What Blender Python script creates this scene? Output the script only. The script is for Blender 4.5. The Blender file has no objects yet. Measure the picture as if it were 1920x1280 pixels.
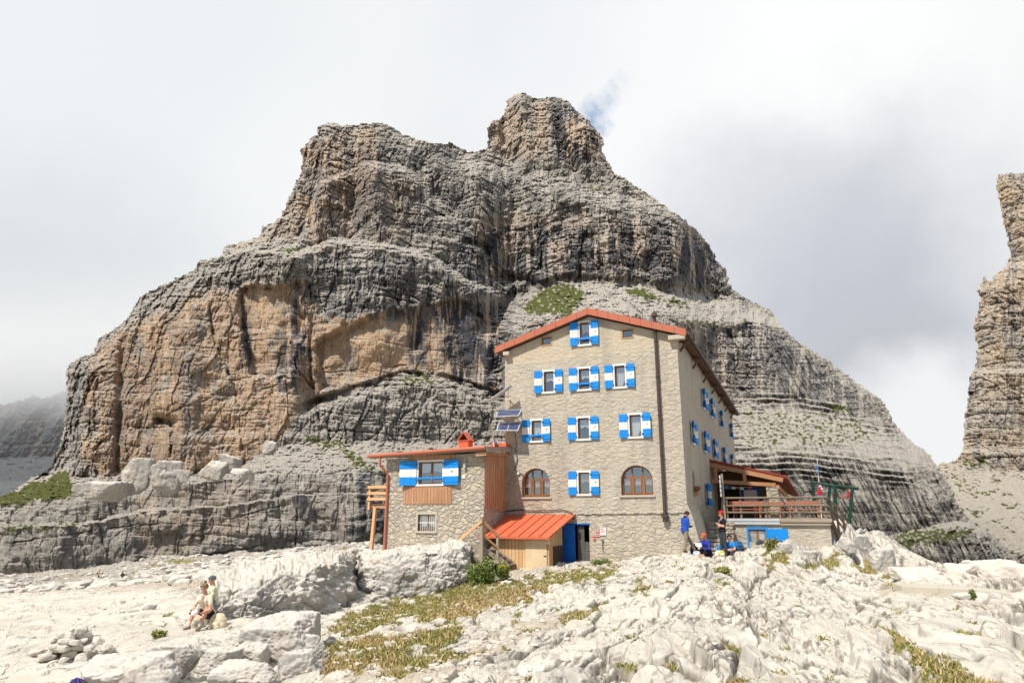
import bpy, bmesh, math, random
import numpy as np
from mathutils import Vector, Matrix
R = math.radians
random.seed(7)
S = bpy.context.scene
COL = S.collection
# ------------------------------------------------------------------ camera
PITCH = R(14.25); CP, SP = math.cos(PITCH), math.sin(PITCH); F = 1280.0
cam = bpy.data.cameras.new('camera'); cam.lens = 24; cam.sensor_width = 36
cam.clip_end = 20000; cam.clip_start = .1
co = bpy.data.objects.new('camera', cam); COL.objects.link(co)
co.rotation_euler = (math.pi/2+PITCH, 0, 0); S.camera = co
S.view_settings.view_transform = 'Standard'; S.view_settings.look = 'None'
S.view_settings.exposure = 0.34; S.view_settings.gamma = 1
S.cycles.max_bounces = 5; S.cycles.diffuse_bounces = 3; S.cycles.volume_bounces = 6; S.cycles.max_bounces = 8

def ray(px, py):
    u = (px-960)/F; v = (640-py)/F
    return u, CP-v*SP, SP+v*CP
def P(px, py, Y):
    u, f, z = ray(px, py)
    return Vector((u/f*Y, Y, z/f*Y))
def kz(py):
    v = (640-py)/F
    return (SP+v*CP)/(CP-v*SP)
def to_px(x, y, z):
    f = y*CP+z*SP; up = -y*SP+z*CP
    return 960+F*x/f, 640-F*up/f

# ------------------------------------------------------------------ noise
_r = np.random.RandomState(11)
_perm = _r.permutation(256); _perm = np.concatenate([_perm, _perm, _perm])
_g = _r.normal(size=(256, 3)); _g /= np.linalg.norm(_g, axis=1)[:, None]; _g = _g.astype(np.float32)
def noise(x, y, z, seed=0):
    x = np.asarray(x, np.float64)+seed*17.31; y = np.asarray(y, np.float64)+seed*5.7; z = np.asarray(z, np.float64)+seed*9.13
    x, y, z = np.broadcast_arrays(x, y, z)
    xi = np.floor(x).astype(np.int64); yi = np.floor(y).astype(np.int64); zi = np.floor(z).astype(np.int64)
    fx = (x-xi).astype(np.float32); fy = (y-yi).astype(np.float32); fz = (z-zi).astype(np.float32)
    u = fx*fx*fx*(fx*(fx*6-15)+10); v = fy*fy*fy*(fy*(fy*6-15)+10); w = fz*fz*fz*(fz*(fz*6-15)+10)
    def c(dx, dy, dz):
        h = _perm[_perm[_perm[(xi+dx) & 255]+((yi+dy) & 255)]+((zi+dz) & 255)]
        g = _g[h]
        return g[..., 0]*(fx-dx)+g[..., 1]*(fy-dy)+g[..., 2]*(fz-dz)
    a = c(0,0,0)*(1-u)+c(1,0,0)*u; b = c(0,1,0)*(1-u)+c(1,1,0)*u
    d = c(0,0,1)*(1-u)+c(1,0,1)*u; e = c(0,1,1)*(1-u)+c(1,1,1)*u
    return ((a*(1-v)+b*v)*(1-w)+(d*(1-v)+e*v)*w)*1.6
def fbm(x, y, z, o=4, seed=0, gain=.5):
    s = 0; a = 1; t = 0
    for i in range(o):
        s = s+a*noise(x, y, z, seed+i*3); t += a; a *= gain; x = x*2.03; y = y*2.03; z = z*2.03
    return s/t*1.3
def ridged(x, y, z, o=3, seed=0):
    s = 0; a = 1; t = 0
    for i in range(o):
        s = s+a*(1-np.abs(noise(x, y, z, seed+i*3))*2); t += a; a *= .5; x = x*2.1; y = y*2.1; z = z*2.1
    return s/t
def worley(x, y, seed=0):
    """distance to the cell edge, cell random value"""
    x = np.asarray(x, float); y = np.asarray(y, float)
    xi = np.floor(x).astype(np.int64); yi = np.floor(y).astype(np.int64)
    d1 = np.full(x.shape, 9.0); d2 = np.full(x.shape, 9.0); cid = np.zeros(x.shape)
    for dx in (-1, 0, 1):
        for dy in (-1, 0, 1):
            h = _perm[(_perm[(xi+dx+seed*13) & 255]+yi+dy) & 255]
            h2 = _perm[h+7]
            px = xi+dx+.1+.8*h/255.; py = yi+dy+.1+.8*h2/255.
            d = np.hypot(px-x, py-y)
            m = d < d1
            d2 = np.where(m, d1, np.minimum(d2, d)); cid = np.where(m, _perm[h+31]/255., cid); d1 = np.where(m, d, d1)
    return d2-d1, cid
def sm(x):
    x = np.clip(x, 0, 1); return x*x*(3-2*x)
def terr(s, h, k=.55):
    """staircase of step h: flat part then riser"""
    q = s/h; f = np.floor(q)
    return h*(f+sm((q-f-(1-k))/k))
def pl(px, pts):
    pts = np.array(pts, float); return np.interp(px, pts[:, 0], pts[:, 1])
def segdist(px, py, pts, closed=False):
    d = np.full(px.shape, 1e9)
    n = len(pts)
    for i in range(n if closed else n-1):
        (ax, ay), (bx, by) = pts[i], pts[(i+1) % n]
        vx, vy = bx-ax, by-ay; L = vx*vx+vy*vy+1e-9
        t = np.clip(((px-ax)*vx+(py-ay)*vy)/L, 0, 1)
        d = np.minimum(d, np.hypot(px-ax-t*vx, py-ay-t*vy))
    return d
def inside(px, py, pts):
    c = np.zeros(px.shape, bool); n = len(pts)
    for i in range(n):
        (ax, ay), (bx, by) = pts[i], pts[(i+1) % n]
        if ay == by: continue
        m = (ay > py) != (by > py)
        c ^= m & (px < (bx-ax)*(py-ay)/(by-ay)+ax)
    return c
def sdist(px, py, pts):
    d = segdist(px, py, pts, True)
    return np.where(inside(px, py, pts), d, -d)
def region(px, py, pts, soft=10):
    return sm(.5+sdist(px, py, pts)/(2*soft))

# ------------------------------------------------------------------ mesh helpers
def grid_mesh(name, V, keep=None):
    """V: rows x cols x 3; keep: bool faces rows-1 x cols-1; returns mesh, used vertex indices"""
    r, c = V.shape[:2]
    idx = np.arange(r*c).reshape(r, c)
    q = np.stack([idx[:-1, :-1], idx[:-1, 1:], idx[1:, 1:], idx[1:, :-1]], -1)
    if keep is not None: q = q[keep]
    q = q.reshape(-1, 4)
    used = np.unique(q); m = np.full(r*c, -1); m[used] = np.arange(len(used)); q = m[q]
    me = np_mesh(name, V.reshape(-1, 3)[used], q)
    return me, used
def np_mesh(name, v, q):
    me = bpy.data.meshes.new(name); k = q.shape[1]
    me.vertices.add(len(v)); me.vertices.foreach_set('co', np.ascontiguousarray(v, np.float32).ravel())
    me.loops.add(q.size); me.loops.foreach_set('vertex_index', q.astype(np.int32).ravel())
    me.polygons.add(len(q)); me.polygons.foreach_set('loop_start', np.arange(0, q.size, k, dtype=np.int32))
    try: me.polygons.foreach_set('loop_total', np.full(len(q), k, dtype=np.int32))
    except Exception: pass
    me.update(calc_edges=True); me.validate()
    return me
def attr(me, name, a):
    t = me.attributes.new(name, 'FLOAT', 'POINT'); t.data.foreach_set('value', np.ascontiguousarray(a, np.float32).ravel())
def link(name, me, mat=None, parent=None, loc=None, rot=None, smooth=None):
    o = bpy.data.objects.new(name, me); COL.objects.link(o)
    if mat is not None:
        for m in (mat if isinstance(mat, (list, tuple)) else [mat]): me.materials.append(m)
    if parent is not None: o.parent = parent
    if loc is not None: o.location = loc
    if rot is not None: o.rotation_euler = rot
    if smooth is not None: me.polygons.foreach_set('use_smooth', [smooth]*len(me.polygons))
    return o
def tag(o, label=None, cat=None, group=None, kind=None):
    if label: o['label'] = label
    if cat: o['category'] = cat
    if group: o['group'] = group
    if kind: o['kind'] = kind
    return o
def empty(name, label, cat, loc=(0,0,0), rz=0, group=None, parent=None):
    o = bpy.data.objects.new(name, None); COL.objects.link(o); o.location = loc; o.rotation_euler = (0, 0, rz)
    o.empty_display_size = .2
    return tag(o, label, cat, group)
def copy_tree(o, parent=None):
    c = o.copy(); COL.objects.link(c); c.parent = parent
    for ch in o.children: copy_tree(ch, c)
    return c
class MB:
    """collects boxes, beams, tubes and polygons into one mesh"""
    def __init__(s): s.bm = bmesh.new(); s.mi = 0
    def _f(s, vs):
        try: f = s.bm.faces.new(vs); f.material_index = s.mi; return f
        except ValueError: return None
    def box(s, a, b, M=None):
        x0, y0, z0 = a; x1, y1, z1 = b
        p = [Vector(q) for q in ((x0,y0,z0),(x1,y0,z0),(x1,y1,z0),(x0,y1,z0),(x0,y0,z1),(x1,y0,z1),(x1,y1,z1),(x0,y1,z1))]
        if M is not None: p = [M @ q for q in p]
        v = [s.bm.verts.new(q) for q in p]
        for f in ((3,2,1,0),(4,5,6,7),(0,1,5,4),(1,2,6,5),(2,3,7,6),(3,0,4,7)): s._f([v[i] for i in f])
        return s
    def beam(s, a, b, w, h, up=(0,0,1)):
        """square bar from a to b; w across, h along up"""
        a = Vector(a); b = Vector(b); d = (b-a); L = d.length; d = d/L
        up = Vector(up)
        sd = d.cross(up)
        if sd.length < 1e-4: sd = d.cross(Vector((1, 0, 0)))
        sd.normalize(); u = sd.cross(d)
        v = []
        for q in (a, b):
            for i, j in ((-1,-1),(1,-1),(1,1),(-1,1)):
                v.append(s.bm.verts.new(q+sd*(i*w/2)+u*(j*h/2)))
        for f in ((3,2,1,0),(4,5,6,7),(0,1,5,4),(1,2,6,5),(2,3,7,6),(3,0,4,7)): s._f([v[i] for i in f])
        return s
    def tube(s, pts, r, n=10, cap=True):
        pts = [Vector(p) for p in pts]
        rr = r if isinstance(r, (list, tuple)) else [r]*len(pts)
        rings = []; prev = None
        for i, p in enumerate(pts):
            d = (pts[min(i+1, len(pts)-1)]-pts[max(i-1, 0)]).normalized()
            if prev is None:
                ref = Vector((0, 0, 1)) if abs(d.z) < .9 else Vector((1, 0, 0)); a = d.cross(ref).normalized()
            else: a = (prev-d*prev.dot(d)).normalized()
            prev = a; b = d.cross(a)
            rings.append([s.bm.verts.new(p+(a*math.cos(2*math.pi*k/n)+b*math.sin(2*math.pi*k/n))*rr[i]) for k in range(n)])
        for i in range(len(rings)-1):
            for k in range(n): s._f([rings[i][k], rings[i][(k+1) % n], rings[i+1][(k+1) % n], rings[i+1][k]])
        if cap: s._f(rings[0][::-1]); s._f(rings[-1])
        return s
    def prism(s, poly, dvec):
        """polygon (3D points) extruded by dvec"""
        a = [s.bm.verts.new(Vector(p)) for p in poly]; b = [s.bm.verts.new(Vector(p)+Vector(dvec)) for p in poly]
        s._f(a[::-1]); s._f(b); n = len(a)
        for i in range(n): s._f([a[i], a[(i+1) % n], b[(i+1) % n], b[i]])
        return s
    def build(s, name, mat, parent=None, smooth=False, bevel=0, loc=None, rot=None):
        bmesh.ops.recalc_face_normals(s.bm, faces=s.bm.faces[:])
        if bevel:
            bmesh.ops.bevel(s.bm, geom=s.bm.edges[:], offset=bevel, segments=2, affect='EDGES', profile=.6, clamp_overlap=True)
        me = bpy.data.meshes.new(name); s.bm.to_mesh(me); s.bm.free()
        return link(name, me, mat, parent, loc, rot, smooth)

# ------------------------------------------------------------------ material helpers
def newmat(name, rough=.8, spec=.3):
    m = bpy.data.materials.new(name); m.use_nodes = True; nt = m.node_tree
    b = nt.nodes['Principled BSDF']; b.inputs['Roughness'].default_value = rough
    b.inputs['Specular IOR Level'].default_value = spec
    return m, nt, b
def N(nt, typ, **kw):
    n = nt.nodes.new(typ)
    for k, v in kw.items():
        if k in n.inputs.keys():
            n.inputs[k].default_value = v
        else: setattr(n, k, v)
    return n
def L(nt, a, b): nt.links.new(a, b)
def coords(nt, scale=(1,1,1), rot=(0,0,0), src='Object', loc=(0,0,0)):
    t = nt.nodes.new('ShaderNodeTexCoord'); m = nt.nodes.new('ShaderNodeMapping')
    m.inputs['Scale'].default_value = scale; m.inputs['Rotation'].default_value = rot; m.inputs['Location'].default_value = loc
    L(nt, t.outputs[src], m.inputs['Vector']); return m.outputs['Vector']
def nz(nt, vec, scale, detail=4, rough=.55, dist=0):
    n = N(nt, 'ShaderNodeTexNoise', Scale=scale, Detail=detail, Roughness=rough, Distortion=dist)
    L(nt, vec, n.inputs['Vector']); return n.outputs['Fac']
def ramp(nt, fac, stops, interp='LINEAR'):
    r = nt.nodes.new('ShaderNodeValToRGB'); r.color_ramp.interpolation = interp
    e = r.color_ramp.elements
    while len(e) > 1: e.remove(e[-1])
    for i, (p, c) in enumerate(stops):
        el = e[0] if i == 0 else e.new(p)
        el.position = p
        c = (c, c, c) if isinstance(c, (int, float)) else c
        el.color = (*c, 1)
    L(nt, fac, r.inputs['Fac']); return r.outputs['Color']
def mixc(nt, fac, a, b, blend='MIX'):
    m = nt.nodes.new('ShaderNodeMix'); m.data_type = 'RGBA'; m.blend_type = blend
    for v, s in ((fac, m.inputs[0]), (a, m.inputs[6]), (b, m.inputs[7])):
        if isinstance(v, (int, float)): s.default_value = v
        elif isinstance(v, (tuple, list)): s.default_value = (*v, 1)
        else: L(nt, v, s)
    return m.outputs[2]
def mth(nt, op, a, b=None, clamp=False):
    m = nt.nodes.new('ShaderNodeMath'); m.operation = op; m.use_clamp = clamp
    for v, s in ((a, m.inputs[0]), (b, m.inputs[1])):
        if v is None: continue
        if isinstance(v, (int, float)): s.default_value = v
        else: L(nt, v, s)
    return m.outputs[0]
def bump(nt, b, h, strength=.5, dist=.05, prev=None):
    n = nt.nodes.new('ShaderNodeBump'); n.inputs['Strength'].default_value = strength; n.inputs['Distance'].default_value = dist
    L(nt, h, n.inputs['Height'])
    if prev is not None: L(nt, prev, n.inputs['Normal'])
    if b is not None: L(nt, n.outputs['Normal'], b.inputs['Normal'])
    return n.outputs['Normal']
def at(nt, name):
    a = nt.nodes.new('ShaderNodeAttribute'); a.attribute_name = name; return a.outputs['Fac']

# ------------------------------------------------------------------ light
SUN = Vector((-.50, -.60, .98)).normalized()       # towards the sun
sl = bpy.data.lights.new('sun', 'SUN'); sl.energy = 4.0; sl.angle = R(2.0); sl.color = (1, .93, .83)
so = bpy.data.objects.new('sun', sl); COL.objects.link(so); so.rotation_euler = SUN.to_track_quat('Z', 'Y').to_euler()
EL = math.asin(SUN.z); AZ = math.atan2(SUN.x, SUN.y)
w = bpy.data.worlds.new('World'); S.world = w; w.use_nodes = True; nt = w.node_tree
bg = nt.nodes['Background']
sky = nt.nodes.new('ShaderNodeTexSky'); sky.sky_type = 'NISHITA'; sky.sun_disc = False; sky.sun_elevation = EL; sky.sun_rotation = AZ; sky.altitude = 2400
bg.inputs['Strength'].default_value = .076
tc = nt.nodes.new('ShaderNodeTexCoord'); V = tc.outputs['Generated']
def dirblob(px, py, rad, soft, vec):
    d = P(px, py, 1).normalized()
    n = nt.nodes.new('ShaderNodeVectorMath'); n.operation = 'DISTANCE'; L(nt, vec, n.inputs[0]); n.inputs[1].default_value = d
    m = nt.nodes.new('ShaderNodeMapRange'); m.interpolation_type = 'SMOOTHSTEP'
    L(nt, n.outputs['Value'], m.inputs[0]); m.inputs[1].default_value = rad; m.inputs[2].default_value = rad+soft
    m.inputs[3].default_value = 1; m.inputs[4].default_value = 0
    return m.outputs[0]
nv = N(nt, 'ShaderNodeTexNoise', Scale=5.0, Detail=7.0, Roughness=.55); L(nt, V, nv.inputs['Vector'])
vw = nt.nodes.new('ShaderNodeVectorMath'); vw.operation = 'MULTIPLY_ADD'; L(nt, nv.outputs['Color'], vw.inputs[0]); vw.inputs[1].default_value = (.22,)*3
vs = nt.nodes.new('ShaderNodeVectorMath'); vs.operation = 'SUBTRACT'; L(nt, V, vs.inputs[0]); vs.inputs[1].default_value = (.11,)*3
L(nt, vs.outputs[0], vw.inputs[2]); W = vw.outputs[0]
c1 = ramp(nt, nz(nt, V, 2.2, 6, .5, .3), [(.30, (7.6, 7.8, 8.1)), (.52, (9.0, 9.1, 9.2)), (.70, (10.2, 10.2, 10.1))])
def lay(c, px, py, rad, soft, colr, amt=1.0, vec=None):
    f = mth(nt, 'MULTIPLY', dirblob(px, py, rad, soft, vec if vec is not None else W), amt)
    return mixc(nt, f, c, colr)
c1 = lay(c1, 1350, 150, .14, .30, (10.6, 10.6, 10.6), .9)        # bright cumulus
c1 = lay(c1, 1850, 230, .12, .40, (10.2, 10.3, 10.3), .7)
c1 = lay(c1, 960, 60, .02, .35, (8.6, 8.9, 9.3), .6)
c1 = lay(c1, 250, 150, .05, .5, (9.0, 9.3, 9.5), .8)
c1 = lay(c1, 1590, 560, .05, .26, (5.6, 5.8, 6.5), .95)          # grey cloud base beside the tower
c1 = lay(c1, 1430, 420, .03, .20, (7.0, 7.2, 7.8), .6)
c1 = lay(c1, 1660, 650, .03, .12, (5.8, 5.9, 6.4), .8)
c1 = lay(c1, 1720, 790, .045, .10, (9.4, 9.5, 9.6), .95)
c1 = lay(c1, 0, 640, .03, .34, (7.3, 7.6, 7.8), .85)           # low grey cloud at left
c1 = lay(c1, 60, 790, .03, .16, (6.4, 6.7, 7.0), .8)
n14 = N(nt, 'ShaderNodeTexNoise', Scale=13.0, Detail=7.0, Roughness=.6); L(nt, V, n14.inputs['Vector'])
v1_ = nt.nodes.new('ShaderNodeVectorMath'); v1_.operation = 'MULTIPLY_ADD'; L(nt, n14.outputs['Color'], v1_.inputs[0]); v1_.inputs[1].default_value = (.09,)*3
v2_ = nt.nodes.new('ShaderNodeVectorMath'); v2_.operation = 'SUBTRACT'; L(nt, V, v2_.inputs[0]); v2_.inputs[1].default_value = (.045,)*3; L(nt, v2_.outputs[0], v1_.inputs[2]); W2 = v1_.outputs[0]
hole = mth(nt, 'MULTIPLY', dirblob(1120, 224, .004, .026, W2), .9)
for hx, hy, hs, ha in ((1142, 196, .022, .6), (1160, 172, .020, .42), (1172, 148, .018, .25)): hole = mth(nt, 'MAXIMUM', hole, mth(nt, 'MULTIPLY', dirblob(hx, hy, .001, hs, W2), ha*.75))
hn = ramp(nt, nz(nt, V, 30, 5, .6), [(.30, 0.1), (.55, 1.0)])
hole = mth(nt, 'MULTIPLY', hole, hn)
blue = mixc(nt, .55, sky.outputs['Color'], (3.4, 6.2, 9.6))
fin = mixc(nt, hole, c1, blue)
# unseen sky behind the photographer, made darker blue to weaken the fill light
sx = nt.nodes.new('ShaderNodeSeparateXYZ'); L(nt, W, sx.inputs[0])
op = nt.nodes.new('ShaderNodeMapRange'); op.interpolation_type = 'SMOOTHSTEP'; L(nt, sx.outputs['Y'], op.inputs[0]); op.inputs[1].default_value = .12; op.inputs[2].default_value = -.25
fin = mixc(nt, mth(nt, 'MULTIPLY', op.outputs[0], .8), fin, mixc(nt, .25, sky.outputs['Color'], (5.5, 6, 6.6)))
L(nt, fin, bg.inputs['Color'])
# ------------------------------------------------------------------ rock materials
def rock_far(name, grey=(.375, .35, .315), pale=(.66, .615, .545), orange=(.66, .41, .235), dark=(.062, .065, .075), sc=1.0, tint=1.0):
    m, nt, b = newmat(name, .95, .1)
    v = coords(nt)
    vs = coords(nt, (1, 1, .16)); vh = coords(nt, (.25, .25, 1), (R(3), R(-3), 0))
    n1 = nz(nt, v, .05*sc, 6, .6); n2 = nz(nt, vh, .35*sc, 6, .65, .3); n3 = nz(nt, coords(nt, (1, 1, .09)), .28*sc, 6, .68)
    n4 = nz(nt, v, 1.1*sc, 5, .7)
    c = mixc(nt, ramp(nt, n1, [(.35, 0.0), (.65, 1.0)]), grey, tuple(x*1.35 for x in grey))
    c = mixc(nt, ramp(nt, n2, [(.40, 0.0), (.66, .75)]), c, tuple(x*.85 for x in pale))
    o = mth(nt, 'MULTIPLY', at(nt, 'orange'), ramp(nt, n3, [(.25, .45), (.5, 1.0)]))
    oc = mixc(nt, n1, orange, (orange[0]*1.25, orange[1]*1.45, orange[2]*1.6))
    oc = mixc(nt, ramp(nt, n4, [(.45, 0.0), (.7, .6)]), oc, (.42, .36, .29))
    c = mixc(nt, o, c, oc)
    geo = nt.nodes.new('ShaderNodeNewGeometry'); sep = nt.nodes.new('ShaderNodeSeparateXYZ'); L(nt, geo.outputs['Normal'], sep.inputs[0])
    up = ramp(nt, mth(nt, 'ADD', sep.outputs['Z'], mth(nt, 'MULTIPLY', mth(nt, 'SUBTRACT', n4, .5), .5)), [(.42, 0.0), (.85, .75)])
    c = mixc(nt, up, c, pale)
    c = mixc(nt, at(nt, 'pale'), c, mixc(nt, n4, tuple(x*.8 for x in pale), tuple(x*1.15 for x in pale)))
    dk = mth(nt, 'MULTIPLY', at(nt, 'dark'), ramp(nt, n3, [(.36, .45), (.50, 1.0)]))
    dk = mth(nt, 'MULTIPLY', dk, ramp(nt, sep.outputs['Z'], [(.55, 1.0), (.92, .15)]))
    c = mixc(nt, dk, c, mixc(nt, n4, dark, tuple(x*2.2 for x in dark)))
    c = mixc(nt, 1.0, c, ramp(nt, nz(nt, coords(nt, (1, 1, .12)), .9*sc, 5, .7), [(.3, .62), (.5, 1.0), (.7, 1.15)]), 'MULTIPLY')
    cr = ramp(nt, nz(nt, coords(nt, (.5, .5, .35)), 1.6*sc, 7, .75, .6), [(.30, 1.0), (.42, 0.0)])
    c = mixc(nt, mth(nt, 'MULTIPLY', cr, .55), c, (.06, .055, .05))
    gr = mth(nt, 'MULTIPLY', at(nt, 'grass'), 1.0)
    gf = ramp(nt, mth(nt, 'ADD', gr, mth(nt, 'MULTIPLY', mth(nt, 'SUBTRACT', n4, .5), .9)), [(.42, 0.0), (.58, 1.0)])
    gc = mixc(nt, nz(nt, v, .6*sc, 4), (.085, .105, .028), (.19, .20, .065))
    c = mixc(nt, gf, c, gc)
    L(nt, c, b.inputs['Base Color'])
    h1 = nz(nt, vh, 1.2*sc, 8, .75, .5)
    h2 = nz(nt, coords(nt, (1, 1, .45)), 1.4*sc, 8, .8)
    hh = mth(nt, 'ADD', h1, h2)
    bump(nt, b, hh, .9, 1.6/sc)
    return m
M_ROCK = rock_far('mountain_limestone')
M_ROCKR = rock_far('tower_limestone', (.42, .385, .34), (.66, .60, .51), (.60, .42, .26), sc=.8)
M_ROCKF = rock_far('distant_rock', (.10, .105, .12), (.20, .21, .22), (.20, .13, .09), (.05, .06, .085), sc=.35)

def px_grid(x0, x1, y0, y1, st):
    a = np.arange(x0, x1+.1, st); b = np.arange(y0, y1+.1, st)
    return np.meshgrid(a, b)
def unproj(px, py, Y):
    u = (px-960)/F; v = (640-py)/F; f = CP-v*SP
    return u/f*Y, Y, (SP+v*CP)/f*Y
def step(py, lo, hi):
    """0 below the line lo, 1 above the line hi (pixels, y down)"""
    return sm((lo-py)/np.maximum(lo-hi, 1))
def rocky(X, Y, Z, amp=1.0, sc=1.0, tiltx=.03, blocks=1.0, flute=1.0):
    """depth relief of bedded limestone (metres, positive = deeper)"""
    w1 = fbm(X/60/sc, Y/60/sc, Z/60/sc, 3, 5)
    s = Z+tiltx*X+3.0*sc*w1
    cx = X+3.0*sc*fbm(X/12/sc, Z/22/sc, Y*0, 3, 33)
    e0, c0 = worley(cx/7/sc, Z/30/sc, 6)
    e1, c1 = worley(cx/2.6/sc, Z/11/sc, 7)
    s1 = s+2.2*sc*(c0-.5)+.9*sc*(c1-.5)+2.0*sc*noise(0*s, 0*s+.5, s/9/sc, 8)
    f = 0
    for h, a, sd in ((15*sc, .20, 1), (5.0*sc, .24, 2), (1.9*sc, .34, 3)):
        wv = np.clip(.5+1.5*noise(X/18/sc, Z/10/sc, Y*0, sd+20), .0, 1.4)
        f = f+a*wv*(terr(s1+sd*1.7, h, .28)-(s1+sd*1.7)+h*.5)
    f = f*.8
    f = f-4.0*sc*flute*(ridged(cx/26/sc, Z/110/sc, Y*0, 3, 41)-.55)
    f = f-1.7*sc*flute*(ridged(cx/7/sc, Z/34/sc, Y*0, 2, 51)-.5)
    f = f-2.4*sc*fbm(X/20/sc, Y*0, Z/20/sc, 4, 61)
    pq = fbm(cx/9/sc, Z/16/sc, Y*0, 4, 63); pr = fbm(cx/3.2/sc, Z/6.5/sc, Y*0, 3, 64)
    f = f+1.6*sc*sm((pq-.06)/.04)+1.3*sc*sm((pq+.22)/.04)+.55*sc*sm((pr-.05)/.06)+.5*sc*sm((pr+.25)/.06)
    f = f+blocks*sc*(2.6*(c0-.5)+1.7*np.clip(1-e0/.05, 0, 1)+1.2*(c1-.5)+.9*np.clip(1-e1/.12, 0, 1))
    for h_, a_, sd_ in ((6.3*sc, 1.5, 121), (2.7*sc, .95, 122)):
        q_ = (s+.9*sc*(c0-.5)+.5*sc*noise(cx/6/sc, Z/6/sc, Y*0, sd_+4))/h_; q_ = q_-np.floor(q_)
        f = f+a_*sc*np.exp(-((q_-.5)/.07)**2)*sm((noise(cx/14/sc, s/7/sc, Y*0, sd_)+.22)/.12)
    e, cid = worley(cx/1.7/sc, s1/1.5/sc, 5)
    f = f+blocks*sc*(.6*(cid-.5)+.45*np.clip(1-e/.16, 0, 1))
    f = f+1.2*sc*fbm(X/2.2/sc, Y*0, Z/2.6/sc, 3, 71)
    return f*amp

def sheet(name, px, py, D, poly, mat, masks, rel, label=None, skirt=60, silh=2.2, round_=18, rr=30, rub=1.0):
    jx = silh*fbm(px/9, py/9, 0*px, 3, 91)*2; jy = silh*fbm(px/9, py/9, 0*px+5, 3, 95)*2
    sd = sdist(px+jx, py+jy, poly)
    d = np.maximum(sd, 0)
    D = D+round_*np.exp(-d/rr)
    G = np.clip(-np.gradient(D, axis=0)/(py[1, 0]-py[0, 0]), 0, 3)
    e_, c_ = worley(px/5.5, py/2.8, 4); e2_, c2_ = worley(px/2.6+9, py/1.5, 11)
    D = D-rub*G*(1.6*(c_-.5)*np.clip(e_*4, 0, 1)+1.1*(c2_-.5)+3.2*fbm(px/22, py/7, 0*px, 4, 15)+1.6*(1-2*np.abs(noise(px/40, py/5, 0*px, 16)))-.4)
    X, Y, Z = unproj(px, py, D)
    f = rel(X, Y, Z)*sm((d+3)/12)
    s = (Y+f)/Y
    V = np.stack([X*s, Y*s, Z*s], -1)
    ins = sd > 0
    keep = ins[:-1, :-1] & ins[1:, :-1] & ins[:-1, 1:] & ins[1:, 1:]
    me, used = grid_mesh(name, V, keep)
    masks['grass'] = masks['grass']+.8*fbm(px/7, py/4, 0*px, 4, 55)*(masks['grass'] > .05)
    for k, a in masks.items(): attr(me, k, np.broadcast_to(a, px.shape).ravel()[used])
    # thickness: turn the rim away from the viewer
    bm = bmesh.new(); bm.from_mesh(me)
    be = [e for e in bm.edges if len(e.link_faces) == 1]
    ex = bmesh.ops.extrude_edge_only(bm, edges=be)
    for v in [g for g in ex['geom'] if isinstance(g, bmesh.types.BMVert)]: v.co = v.co*(1+skirt/max(v.co.y, 1))
    bm.to_mesh(me); bm.free()
    o = link(name, me, mat, smooth=False)
    return tag(o, kind='structure')

# ------------------------------------------------------------------ main mountain
SIL = [(-60,975),(-40,950),(0,931),(20,920),(45,905),(62,893),(80,884),(98,872),(96,862),(112,840),(118,800),(121,770),(125,735),(122,700),(128,685),(150,668),(175,660),(183,635),(210,618),(235,600),(250,575),(262,556),(300,535),(330,520),(365,505),(372,488),(410,482),(420,462),(450,452),(485,445),(490,425),(515,415),(530,395),(545,360),(560,330),(568,300),(562,280),(575,265),(592,252),(596,235),(620,230),(650,235),(680,232),(715,230),(740,240),(770,257),(800,266),(830,270),(845,265),(865,278),(890,285),(912,278),(914,262),(914,240),(925,225),(940,222),(945,210),(950,190),(962,178),(985,172),(998,182),(1015,184),(1035,180),(1050,182),(1065,190),(1080,205),(1100,222),(1115,235),(1125,248),(1130,262),(1135,270),(1128,278),(1132,288),(1142,305),(1150,322),(1165,330),(1180,340),(1200,352),(1225,370),(1260,395),(1290,415),(1315,440),(1335,465),(1345,490),(1362,505),(1368,530),(1380,545),(1400,560),(1430,572),(1450,585),(1462,605),(1490,635),(1536,662),(1579,694),(1614,721),(1657,752),(1678,791),(1700,819),(1739,846),(1762,881),(1784,912),(1794,940),(1817,975),(1836,983),(1860,1002),(1887,1026),(1915,1053),(1960,1080),(1980,1130),(-60,1130)]
ST = 1.55
px, py = px_grid(-62, 1982, 165, 1130, ST)
B = pl(px, [(-60,150),(700,150),(1000,160),(1400,165),(1600,150),(1750,120),(1980,105)])
D = B+0*px
# bench above the low cliff band
bt = pl(px, [(-60,952),(0,945),(75,937),(150,930),(215,920),(270,918),(420,900),(500,893),(670,884),(930,880),(1200,870),(1980,870)])
bb = pl(px, [(-60,915),(0,905),(100,888),(200,893),(330,890),(440,880),(490,850),(530,832),(600,826),(930,825),(1300,800),(1980,800)])
left = 1-sm((px-900)/300)
bn = 2.5*fbm(px/20, py/20, 0*px, 3, 7)
D += 48*step(py+bn, bt, bb)*left
b2 = pl(px, [(-60,992),(160,985),(260,962),(420,950),(560,930),(700,925)]); D += 5*step(py+bn, b2, b2-7)*(1-sm((px-260)/120))
D += 2*step(py+bn, b2, b2-4)*(1-sm((px-600)/120))
# base scree at the band's foot
# slab under the orange wall
lc = pl(px, [(560,765),(600,748),(660,730),(750,702),(830,706),(930,738),(1000,745)])
mb = sm((px-545)/40)*(1-sm((px-930)/80))
D += mb*14*step(py, lc+26, lc)-mb*7*step(py, lc-2, lc-10)
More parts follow.
